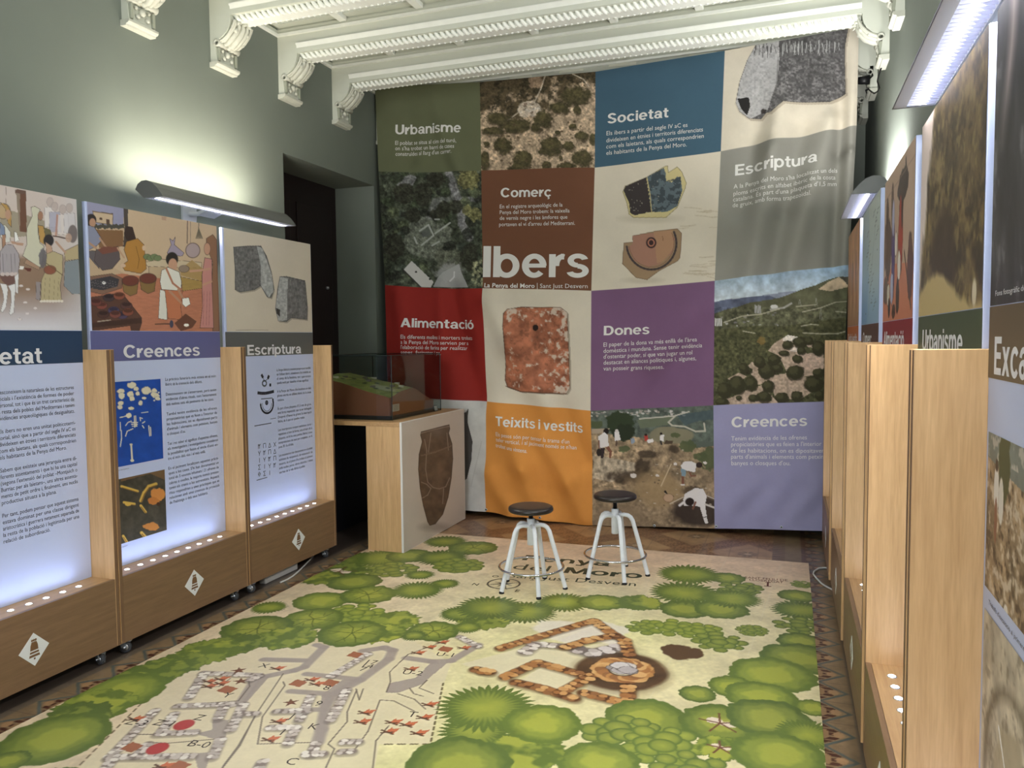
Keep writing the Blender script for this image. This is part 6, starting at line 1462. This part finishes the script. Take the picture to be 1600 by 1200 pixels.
def paint_food(p, A, Z):
    p.x[...] = A; p.y[...] = Z
    p.c[...] = (186, 158, 138); p.poly([(0, 1.66), (.948, 1.66), (.948, 1.86), (.4, 1.90), (0, 1.86)], (196, 122, 92))
    for (a, z, rx, rz_, c_) in ((.12, 2.13, .05, .09, (86, 62, 54)), (.30, 2.16, .04, .09, (96, 72, 64)), (.63, 2.19, .15, .06, (64, 50, 48)), (.18, 1.98, .10, .13, (96, 72, 62)), (.10, 1.80, .08, .06, (110, 86, 72)), (.33, 2.00, .05, .09, (86, 60, 100)), (.36, 1.92, .05, .16, (84, 66, 120)), (.34, 2.10, .04, .08, (176, 176, 206)), (.32, 1.80, .05, .07, (176, 178, 206)), (.58, 2.00, .07, .16, (164, 60, 48)), (.62, 2.13, .03, .10, (66, 48, 46)), (.44, 1.98, .04, .05, (222, 214, 206)), (.20, 1.78, .05, .05, (206, 196, 180)), (.24, 1.72, .04, .04, (66, 52, 48)), (.55, 1.88, .05, .06, (226, 218, 210)), (.40, 1.70, .06, .03, (84, 58, 46)), (.86, 1.85, .07, .12, (96, 60, 60)), (.52, 1.76, .05, .07, (74, 56, 50)), (.06, 2.0, .04, .1, (120, 92, 78))):
        p.ell(a, z, rx, rz_, c_, 1, rough=.2, rs=.03, seed=int(a * 99), line=(56, 42, 40))
    p.line([(.60, 2.24), (.72, 2.22), (.70, 2.27)], .03, (60, 48, 46)); p.line([(.70, 1.92), (.90, 1.70)], .02, (90, 64, 54)); p.line([(.0, 2.22), (.948, 2.24)], .008, (150, 124, 108), .6)
def paint_map(p, A, Z):
    h = np.clip((2.305 - Z) / .6, 0, 1)[..., None]
    p.c[...] = np.array((176, 190, 190)) * (1 - h) + np.array((146, 178, 206)) * h
    p.x[...] = A; p.y[...] = Z; n = fbm(A, Z, .2, 4)
    p.blend(np.clip((A - .22 - .3 * n) * 20, 0, 1) * np.clip((Z - 1.75) * 6, 0, 1) * .55, (198, 204, 196)); p.blend(np.clip((.34 - A + .3 * (n - .5)) * 20, 0, 1) * np.clip((1.95 - Z) * 5, 0, 1) * .6, (112, 152, 204))
    for k in range(46): a_, z_ = .25 + .6 * ((k * .618) % 1), 1.72 + .52 * ((k * .371) % 1); p.line([(a_, z_), (a_ + .03 + .03 * (k % 3), z_ + .006 * (k % 2))], .006, (84, 94, 104), .8)
    p.line([(.75, 2.2), (.6, 2.0), (.5, 1.85), (.4, 1.7)], .008, (104, 118, 124), .7)
def paint_weave(p, A, Z):
    p.c[...] = (200, 150, 110); n = fbm(A * 3, Z * .5, .05, 4); p.c *= (.7 + .6 * n)[..., None]; h = np.clip((1.95 - Z) * 3, 0, 1); p.blend(h * .6, (134, 104, 84)); p.x[...] = A; p.y[...] = Z
    for k in range(9): p.ell(.1 + k * .1, 1.92 + .1 * math.sin(k * 2.3), .035, .13, [(120, 78, 58), (176, 106, 70), (214, 178, 140)][k % 3], .8, rough=.2, rs=.03, seed=k)
for (t, b), pf in zip(RS, (paint_exc, paint_cave, paint_food, paint_map, paint_weave)):
    photo(b, tuple(t.location), True, 0.004, 0.944, ZPH + 0.002, 2.3045, pf, nx=220, nz=150)
def aR(i, px, py):
    X = R[i][0] + 0.15; q = onX(px, py, X); return (R[i][1] - q[1]) + 0.474, q[2]
e0, ez0 = aR(0, 1562, 586); e1, _ = aR(0, 1562, 526)
heading(RS[0][1], fn, 'Excavacions', 0.055, 0.72, ez0, (aR(0, 1562, 526)[1] - ez0), 0.03)
heading(RS[1][1], fn, 'Urbanisme', 0.10, 0.74, 1.548, 0.068, 0.03); heading(RS[2][1], fn, 'Alimentació', 0.06, 0.74, 1.548, 0.068, 0.03); heading(RS[3][1], fn, 'Comerç', 0.12, 0.62, 1.548, 0.068, 0.03); heading(RS[4][1], fn, 'Teixits i vestits', 0.08, 0.86, 1.548, 0.062, 0.03)
b = RS[0][1]
def paint_dig(p, A, Z):
    x, y = A * 400, Z * 400
    n = fbm(x + y * .4, y, 26, 5, 5); n2 = fbm(x, y, 9, 9, 4)
    p.c[...] = np.array((150, 128, 102)) * (.45 + 1.05 * n)[..., None]; p.blend(np.clip((n2 - .56) * 8, 0, 1) * .8, (214, 200, 182)); p.blend(np.clip((.42 - n2) * 9, 0, 1) * .7, (58, 46, 38))
    p.x[...] = A; p.y[...] = Z
    p.poly([(0, 1.40), (.94, 1.40), (.94, 1.27), (.30, 1.30), (.0, 1.33)], (112, 126, 124), .9)
    n3 = fbm(x, y, 8, 21, 3); p.blend((Z > 1.33) * np.clip((n3 - .5) * 8, 0, 1) * .8, (196, 190, 182))
    p.ell(.16, 1.335, .045, .075, (62, 76, 48), 1, rough=.25, rs=.02, seed=3); p.ell(.10, 1.27, .02, .05, (222, 218, 214)); p.ell(.10, 1.32, .012, .014, (60, 44, 38)); p.ell(.14, 1.25, .02, .05, (216, 212, 206)); p.ell(.34, 1.25, .008, .016, (176, 66, 56)); p.ell(.10, 1.20, .012, .05, (140, 92, 72)); p.ell(.20, 1.02, .02, .03, (226, 220, 214))
    p.blend(np.clip((1.10 - Z - A * .4) * 5, 0, 1) * np.clip((.09 - A) * 30, 0, 1), (66, 58, 54))
zA0 = aR(0, 1541, 672)[1]; zA1 = aR(0, 1533, 906)[1]
photo(b, (R[0][0], R[0][1], 0), True, 0.02, 0.93, zA1, zA0, paint_dig, nx=220, nz=150)
def paint_rock(p, A, Z):
    x, y = A * 400, Z * 400
    n = fbm(x * 1.3, y, 34, 15, 5); n2 = fbm(x, y, 10, 19, 4)
    p.c[...] = np.array((196, 186, 168)) * (.6 + .75 * n)[..., None]; p.blend(np.clip((.44 - n2) * 7, 0, 1) * .5, (104, 94, 80)); p.x[...] = A; p.y[...] = Z
    p.blend(np.clip(1 - np.abs(np.hypot((A - .28) / .22, (Z - .66) / .22) - 1) / .12, 0, 1) * .6, (88, 80, 68)); p.ell(.28, .64, .14, .17, (168, 156, 132), .8, rough=.2, rs=.05, seed=4); p.line([(.17, .78), (.24, .70)], .008, (236, 236, 236))
    p.blend(np.clip((.04 - A) * 30, 0, 1) * .7, (226, 222, 216))
zB0 = aR(0, 1532, 940)[1]
photo(b, (R[0][0], R[0][1], 0), True, 0.02, 0.93, 0.50, zB0, paint_rock, nx=200, nz=130)
body_text(b, fn, ["Treballs d'excavació al jaciment de la Penya del Moro, Sant Just Desvern"], 0.06, 0.70, (zA1 + zB0) / 2 - 0.004, 0.02, 0.011, name='photo_caption')
body_text(b, fn, ["Fons fotogràfic de l'Arxiu Municipal"], 0.05, 0.5, ZPH + 0.022, 0.02, 0.012, M_HEAD, 'photo_caption')

# ================================================================== wall lamps (hooded up/down lights)
M_HOOD = mat('lamp_grey', (112, 113, 111), 0.4, metal=0.3, noise=0.02)
M_HOODL = mat('lamp_light_grey', (196, 198, 200), 0.4, metal=0.2)
M_TUBE = mat('lamp_diffuser', (246, 246, 255), 0.4, emit=1.25)
M_SLAT = mat('lamp_louvre', (150, 152, 165), 0.35, metal=0.6)
def make_lamp(loc, rz, L, reach, label, down, up, upc=(1.0, 0.985, 0.96), upx=0.3, group='hooded wall lamps'):
    """local frame: wall-side lip at x=0, room-side lip at x=0.19, length along y centred, z=0 at the room lip; the wall is at x=-reach"""
    t = thing('wall_lamp', loc, label, 'lamp', rz=rz, group=group)
    h = L / 2
    m = MB()
    hood = [(0.0, 0.050), (0.018, 0.078), (0.045, 0.093), (0.080, 0.095), (0.115, 0.082), (0.150, 0.052), (0.178, 0.018), (0.190, 0.0)]
    inner = [(0.184, 0.002), (0.172, 0.018), (0.145, 0.048), (0.112, 0.076), (0.080, 0.088), (0.047, 0.086), (0.022, 0.073), (0.006, 0.052)]
    pr = hood + inner
    m.prism(pr, 'y', -h, h, M_HOOD, False); m.build('hood', t)
    for sg in (-1, 1):
        m = MB(); y0, y1 = sorted((sg * h, sg * (h - 0.006))); m.prism([(0.0, 0.05), (0.018, 0.079), (0.045, 0.094), (0.080, 0.096), (0.115, 0.083), (0.150, 0.053), (0.178, 0.019), (0.190, 0.0), (0.060, 0.0)], 'y', y0 - (0.003 if sg < 0 else 0), y1 + (0.003 if sg > 0 else 0), M_HOOD); m.build('end_cap', t)
    zf = lambda x: 0.003
    m = MB(); m.prism([(0.060, .010), (0.148, .010), (0.148, .016), (0.060, .016)], 'y', -h + 0.01, h - 0.01, M_TUBE); m.build('diffuser', t)
    m = MB(); m.prism([(0.148, 0.0), (0.186, 0.0), (0.182, .008), (0.148, .012)], 'y', -h + 0.006, h - 0.006, M_HOODL); m.prism([(0.006, 0.050), (0.060, 0.0), (0.060, .012), (0.012, 0.056)], 'y', -h + 0.006, h - 0.006, M_HOODL)
    m.build('trim_strip', t)
    m = MB(); n = int(L / 0.028)
    for k in range(n):
        y = -h + 0.02 + (L - 0.04) * k / (n - 1); m.prism([(0.061, .0005), (0.147, .0005), (0.147, .0095), (0.061, .0095)], 'y', y - 0.002, y + 0.002, M_SLAT)
    m.build('louvre', t)
    m = MB()
    m.tube([(-reach, 0, 0.015), (-reach * .5, 0, 0.012), (0.0, 0, 0.036), (0.03, 0, 0.05)], [0.016, 0.014, 0.012, 0.010], M_HOODL, 10)
    m.prism([(-reach, -0.03), (-reach + 0.012, -0.03), (-reach + 0.016, 0.0), (-reach + 0.016, 0.05), (-reach + 0.012, 0.08), (-reach, 0.08)], 'y', -0.06, 0.06, M_HOODL)
    m.prism([(-0.05, -0.012), (0.03, 0.020), (0.07, 0.022), (0.03, 0.030), (-0.05, 0.012)], 'y', -0.075, 0.075, M_HOODL)
    m.build('wall_arm', t)
    area_light('down_light', (0.104, 0, 0.0097), (0.50, 0, -1), 0.082, L - 0.05, down, (1.0, 0.97, 0.93), 150, t, xaxis=(1, 0, 0))
    area_light('up_light', (0.03, 0, 0.118), (upx, 0, 1), 0.06, L - 0.1, up, upc, 175, t, xaxis=(1, 0, 0))
    return t
make_lamp((-3.42, 4.045, 2.395), 0.0, 1.22, 0.19, 'grey hooded wall lamp above the Creences board on the left wall', 28, 17, (1.0, 0.92, 0.78), -0.3)
make_lamp((0.51, 5.33, 2.392), PI, 1.00, 0.09, 'short grey hooded wall lamp over the orange board, beside the banner', 18, 24, upx=0.0)
make_lamp((0.51, 2.27, 2.362), PI, 1.40, 0.09, 'long bright louvred wall lamp at the top right corner of the photo', 72, 110)

# ================================================================== model table with its glass case
M_PANELW = mat('panel_white', (226, 224, 220), 0.5)
t = thing('model_table', (-3.1, 5.75, 0), 'wooden table with a white end panel printed with a brown clay amphora', 'table')
m = MB(); m.bbox(-3.56, -2.722, 5.161, 6.345, 0.953, 0.985, M_OAKH, 0.002); m.build('table_top', t, world=True)
m = MB(); m.bbox(-3.008, -2.722, 5.163, 6.343, 0.004, 0.953, M_OAK, 0.002); m.build('pedestal', t, world=True)
m = MB(); m.bbox(-3.56, -3.53, 5.163, 6.343, 0.004, 0.953, mat('table_void_shade', (26, 28, 40), 0.6), 0.002); m.build('table_leg', t, world=True)  # leg coloured near black to stand for the dark void under the table
m = MB(); m.bbox(-2.7215, -2.705, 5.159, 6.347, 0.004, 0.987, M_PANELW, 0.002); e = m.build('end_panel', t, world=True); e['label'] = 'white end panel'
ys = np.linspace(5.164, 6.343, 260); zs = np.linspace(0.983, 0.008, 220)
Yg, Zg = np.meshgrid(ys, zs); Pg = np.stack([np.full_like(Yg, -2.7042), Yg, Zg], -1)
px_, py_ = proj(Pg); p = Paint(px_, py_, (200, 190, 178))
q = lambda pts: [(330 + a / 3.0, 560 + d / 3.0) for a, d in pts]
p.mottle(.03, 40, 3); p.ell(*q([(1050, 790)])[0], 22, 7, (150, 140, 130), .7, rough=.2, soft=.9)
AM = [(985, 345), (1000, 340), (1060, 325), (1115, 312), (1118, 330), (1112, 350), (1128, 400), (1132, 470), (1125, 560), (1110, 650), (1085, 730), (1050, 775), (1025, 782), (1015, 765), (995, 690), (980, 610), (972, 520), (975, 450), (990, 390), (982, 360)]
p.poly(q(AM), (98, 82, 68), 1, (70, 58, 48), 1.4); m_ = p.inside(q(AM), p.x, p.y); n = fbm(p.x, p.y, 9, 5); cx_ = (p.x - 680) / 24
p.c[m_] *= (.7 + .55 * n)[m_][:, None]
p.blend(m_ * np.clip(1 - np.hypot((p.x - 683) / 16, (p.y - 675) / 12), 0, 1) * .6, (134, 124, 116)); p.blend(m_ * np.clip(1 - np.hypot((p.x - 686) / 15, (p.y - 735) / 24), 0, 1) * .5, (136, 116, 96))
CR = (150, 138, 126)
for l in ([(985, 455), (1050, 440), (1125, 410)], [(1000, 380), (1010, 430), (1005, 520), (1015, 580), (1040, 605), (1070, 612), (1100, 600), (1118, 560)], [(985, 580), (1010, 590), (1030, 610), (1015, 640), (990, 655)], [(1030, 350), (1018, 440)], [(1105, 350), (1112, 430)], [(1090, 610), (1085, 680)], [(985, 350), (1050, 332), (1115, 318)]): p.line(q(l), 1.5, CR, .85)
for k in range(12): p.ell(*q([(990 + k * 11.5, 455 - k * 3.6)])[0], 1.8, 1.4, (120, 104, 88), .9, line=(70, 58, 48))
Pl = to_local(t, Pg.reshape(-1, 3)).reshape(Pg.shape); link('amphora_print', grid_mesh('amphora_print', Pl, M_INKP, p.c), e); 
M_GLASS = glass_mat('clear_glass', (232, 237, 236))
M_GEDGE = mat('glass_edge', (30, 42, 42), 0.2)
GX0, GX1, GY0, GY1, GZ0, GZ1 = -3.50, -2.84, 5.27, 6.15, 0.986, 1.478
t = thing('glass_case', (-3.17, 5.7, GZ0), 'clear glass display case standing on the model table in front of the red square', 'glass case')
for n_, (x0, x1, y0, y1, z0, z1) in (('front_pane', (GX0, GX1, GY0, GY0 + .004, GZ0, GZ1)), ('rear_pane', (GX0, GX1, GY1 - .004, GY1, GZ0, GZ1)), ('side_pane', (GX1 - .004, GX1, GY0 + .005, GY1 - .005, GZ0, GZ1)), ('side_pane', (GX0, GX0 + .004, GY0 + .005, GY1 - .005, GZ0, GZ1)), ('top_pane', (GX0, GX1, GY0, GY1, GZ1 + .0005, GZ1 + .0045))):
    m = MB(); m.box(x0, x1, y0, y1, z0, z1, M_GLASS); m.build(n_, t, world=True)
m = MB(); r_ = 0.0035
for a, b_ in (((GX0, GY0), (GX1, GY0)), ((GX1, GY0), (GX1, GY1)), ((GX1, GY1), (GX0, GY1)), ((GX0, GY1), (GX0, GY0))):
    m.tube([(a[0], a[1], GZ1 + .003), (b_[0], b_[1], GZ1 + .003)], r_, M_GEDGE, 6); m.tube([(a[0], a[1], GZ0 + .002), (a[0], a[1], GZ1)], r_, M_GEDGE, 6)
m.build('edge_seams', t, world=True)
# relief model of the hill inside
t = thing('terrain_model', (-3.17, 5.7, GZ0), 'scale model of the green hilltop with brown cut sides inside the glass case', 'model')
m = MB(); m.bbox(GX0 + .02, GX1 - .02, GY0 + .02, GY1 - .02, GZ0, GZ0 + 0.03, mat('model_plinth', (44, 38, 36), 0.5), 0.002); m.build('plinth', t, world=True)
x0, x1, y0, y1 = GX0 + .035, GX1 - .045, GY0 + .045, GY1 - .05
nx, ny = 60, 70
Xg, Yg = np.meshgrid(np.linspace(x0, x1, nx), np.linspace(y0, y1, ny))
u = (Xg - x0) / (x1 - x0); v = (Yg - y0) / (y1 - y0)
prof = np.interp(v, [0, .25, .5, .62, .8, 1.0], [0.155, .20, .215, .19, .13, .075])
Zg = GZ0 + .02 + prof * (1 - .05 * u) + (1 - u) * 0.145 * (1 - .5 * v) + 0.014 * (fbm(Xg, Yg, .12, 4) - .5)
Pg = np.stack([Xg, Yg, Zg], -1)
p = Paint(Xg, Yg, (150, 150, 84)); p.mottle(.2, .05, 5); p.blend(np.clip((fbm(Xg, Yg, .1, 8) - .55) * 8, 0, 1) * .7, (112, 116, 62)); p.ell(-3.02, 5.48, .10, .06, (190, 182, 158), .8, rough=.3, rs=.03); p.line([(-3.4, 5.4), (-3.2, 5.6), (-3.0, 5.8)], .02, (206, 186, 120), .8)
for k in range(9): p.ell(-3.36 + .06 * k, 5.42 + .04 * ((k * 7) % 5), .02, .02, (62, 66, 48), .9, rough=.3, rs=.01, seed=k)
Pl = to_local(t, Pg.reshape(-1, 3)).reshape(Pg.shape); link('terrain', grid_mesh('terrain', Pl, M_INKP, p.c), t)
m = MB(); MT = mat('model_brown', (150, 92, 66), 0.55)
def skirt(P):
    n = len(P); vs = [tuple(a) for a in P] + [(a[0], a[1], GZ0 + .03) for a in P]; m.add(vs, [(i, i + 1, n + i + 1, n + i) for i in range(n - 1)], MT)
skirt(Pg[0]); skirt(Pg[:, -1]); skirt(Pg[-1][::-1]); skirt(Pg[:, 0][::-1]); m.build('cut_side', t, world=True)
m = MB(); ML = mat('small_label', (206, 200, 188), 0.6); ML2 = mat('label_lines', (120, 112, 104), 0.6)
m.box(x1 + .0005, x1 + .002, 5.36, 5.47, 1.045, 1.10, ML)
for k in range(4): m.box(x1 + .002, x1 + .0022, 5.372, 5.455, 1.055 + k * .011, 1.058 + k * .011, ML2)
m.build('model_label', t, world=True)
m = MB()
for k in range(11):
    a = x0 + .06 + (k * .137) % (x1 - x0 - .12); b_ = y0 + .08 + (k * .219) % (y1 - y0 - .3); i = int((a - x0) / (x1 - x0) * (nx - 1)); j = int((b_ - y0) / (y1 - y0) * (ny - 1)); z = Zg[j, i]
    m.box(a - .018, a + .018, b_ - .012, b_ + .012, z - .004, z + .012, [mat('model_house', (206, 196, 176), .6), mat('model_roof', (110, 100, 92), .6)][k % 2])
m.build('little_houses', t, world=True)
t = thing('name_card', (-2.862, 6.08, GZ0), 'tiny white name card at the back corner of the glass case', 'card')
m = MB(); m.prism([(-0.012, 0), (0.012, 0), (0.0, 0.05)], 'y', -0.035, 0.035, M_BLACK); m.build('holder', t)
m = MB(); m.add([(0.0125, -0.028, 0.006), (0.0125, 0.028, 0.006), (0.0025, 0.028, 0.045), (0.0025, -0.028, 0.045)], [(0, 1, 2, 3)], ML); m.build('paper_face', t)

# ================================================================== stools
M_SEAT = mat('seat_black', (42, 36, 33), 0.32, noise=0.08, nscale=12, spec=0.5)
M_LEGW = mat('white_enamel', (224, 228, 232), 0.35, noise=0.05, nscale=30)
M_CHROME = mat('chrome', (205, 205, 208), 0.15, metal=1.0)
def make_stool(x, y, hz, rot, label):
    t = thing('stool', (x, y, MZ), label, 'stool', rz=rot, group='screw stools with black seats')
    m = MB(); m.lathe([(0, hz), (0.10, hz), (0.128, hz - .002), (0.140, hz - .008), (0.144, hz - .018), (0.143, hz - .03), (0.136, hz - .037), (0.05, hz - .038), (0, hz - .038)], M_SEAT, 48); m.build('seat', t)
    m = MB(); m.lathe([(0, hz - .036), (0.03, hz - .036), (0.03, hz - .046), (0.014, hz - .048), (0.014, 0.30), (0, 0.30)], M_BLACK, 18); m.build('screw_spindle', t)
    m = MB(); m.lathe([(0.015, 0.452), (0.024, 0.452), (0.025, 0.448), (0.025, 0.285), (0.022, 0.282), (0, 0.282)], M_LEGW, 22); m.build('column', t)
    for k in range(5):
        a = 2 * PI * k / 5; c_, s_ = math.cos(a), math.sin(a); m = MB()
        pts = [(0.022, 0.405), (0.06, 0.412), (0.085, 0.408), (0.104, 0.395), (0.117, 0.372), (0.126, 0.34), (0.165, 0.20), (0.216, 0.012)]
        m.tube([(r * c_, r * s_, z) for r, z in pts], 0.0142, M_LEGW, 12); lg = m.build('leg', t)
        m = MB(); m.lathe([(0, 0.0), (0.016, 0.0), (0.017, 0.003), (0.016, 0.010), (0.014, 0.011)], M_BLACK, 14, (0.2165 * c_, 0.2165 * s_, 0)); m.build('rubber_foot', lg)
    m = MB(); R_ = 0.205; m.tube([(R_ * math.cos(2 * PI * k / 48), R_ * math.sin(2 * PI * k / 48), 0.142) for k in range(48)], 0.0075, M_CHROME, 10, closed=True); m.build('foot_ring', t)
    return t
make_stool(-1.54, 4.674, 0.535, math.radians(12), 'white tubular stool with a black round seat, left of the two and nearer')
make_stool(-1.09, 5.115, 0.555, math.radians(10), 'white tubular stool with a black round seat, right of the two and further back')

# ================================================================== small things
def tape_strip(px, label=None):
    (x0, y0), (x1, y1) = px
    a = onY(x0, y0, 6.494); b_ = onY(x1, y1, 6.494)
    t_ = MB(); c_ = [(a[0], 6.494, a[2]), (b_[0], 6.494, b_[2])]
    vs = [(c_[0][0], 6.494, c_[0][2] - .02), (c_[1][0], 6.494, c_[1][2] - .02), (c_[1][0], 6.494, c_[1][2] + .022), (c_[0][0], 6.494, c_[0][2] + .022)]
    vs += [(v[0], 6.499, v[2]) for v in vs]
    t_.add(vs, [(0, 1, 2, 3), (4, 5, 6, 7), (0, 1, 5, 4), (1, 2, 6, 5), (2, 3, 7, 6), (3, 0, 4, 7)], mat('pale_tape', (222, 222, 206), .6))
    tag(t_.build('tape_strip'), label, 'tape', 'pale strips fixing the banner top')
tape_strip(((796, 121), (831, 118)), 'pale fixing strip on the beam above the hillside photo, left of its pair')
tape_strip(((874, 111), (911, 107)), 'pale fixing strip on the beam above the right end of the hillside photo')
tape_strip(((951, 101), (994, 97)), 'pale fixing strip on the beam above the left end of the blue square')
tape_strip(((1076, 84), (1120, 79)), 'pale fixing strip on the beam above the right end of the blue square')
# cable and clamp light on the right wall brackets
pts = [onX(a, b_, XR - .05) for a, b_ in ((1377, 108), (1373, 117), (1371, 127), (1374, 137), (1371, 143), (1366, 146), (1361, 143), (1357, 139), (1353, 141), (1354, 145), (1358, 146))]
yy = np.linspace(5.92, 6.62, len(pts)); P = []
for (a, b_), Y_ in zip(((1377, 106), (1373, 117), (1371, 127), (1374, 137), (1371, 143), (1366, 146), (1361, 143), (1357, 139), (1353, 141), (1354, 145), (1358, 146)), yy): P.append(tuple(onY(a, b_, Y_)))
m = MB(); m.tube(P, 0.0055, M_BLACK, 8); tag(m.build('black_cable'), 'thin black cable looping between two wall brackets on the right, beside the banner', 'cable')
t = thing('clamp_spotlight', tuple(onY(1352, 125, 6.47)), 'small black clamp spotlight half hidden behind the top right of the banner', 'spotlight')
m = MB(); m.lathe([(0, -0.05), (0.025, -0.05), (0.035, 0.03), (0.0, 0.03)], M_BLACK, 14, axis='x'); m.build('lamp_head', t)
m = MB(); m.tube([(0.02, 0, 0.0), (0.05, 0.02, 0.03), (0.045, 0.05, 0.09)], 0.006, M_BLACK, 8); m.bbox(0.03, 0.06, 0.03, 0.075, 0.07, 0.11, M_BLACK, .003); m.build('clamp_arm', t)
# power strip and cables under the stands
M_GREYP = mat('grey_plastic', (206, 206, 204), 0.5)
a = onZ(432, 905, .03); b_ = onZ(460, 890, .03)
t = thing('power_strip', (-3.26, 4.40, 0.001), 'white power strip lying on the floor under the Escriptura stand', 'power strip')
m = MB(); m.bbox(-0.025, 0.025, -0.18, 0.18, 0, 0.048, M_GREYP, .005); m.build('strip_body', t)
m = MB()
for k in range(5): m.lathe([(0, 0.0485), (0.019, 0.0485), (0.021, 0.0482)], M_RUB, 14, (0, -0.14 + .07 * k, 0))
m.build('sockets', t)
P = [tuple(onZ(x, y, .008)) for x, y in ((438, 910), (448, 906), (458, 900), (467, 892), (473, 886), (479, 880), (485, 874), (490, 868))]
m = MB(); m.tube(P, 0.006, M_GREYP, 8); tag(m.build('white_cable'), 'pale cable curving out from under the Escriptura stand on the left', 'cable')
P = [tuple(onZ(x, y, .009)) for x, y in ((1296, 888), (1288, 887), (1279, 888), (1272, 893), (1271, 897), (1276, 904), (1284, 912), (1292, 917), (1302, 922))]
m = MB(); m.tube(P, 0.006, M_GREYP, 8); tag(m.build('white_cable'), 'pale cable looping out from under the right row of stands near the banner', 'cable')
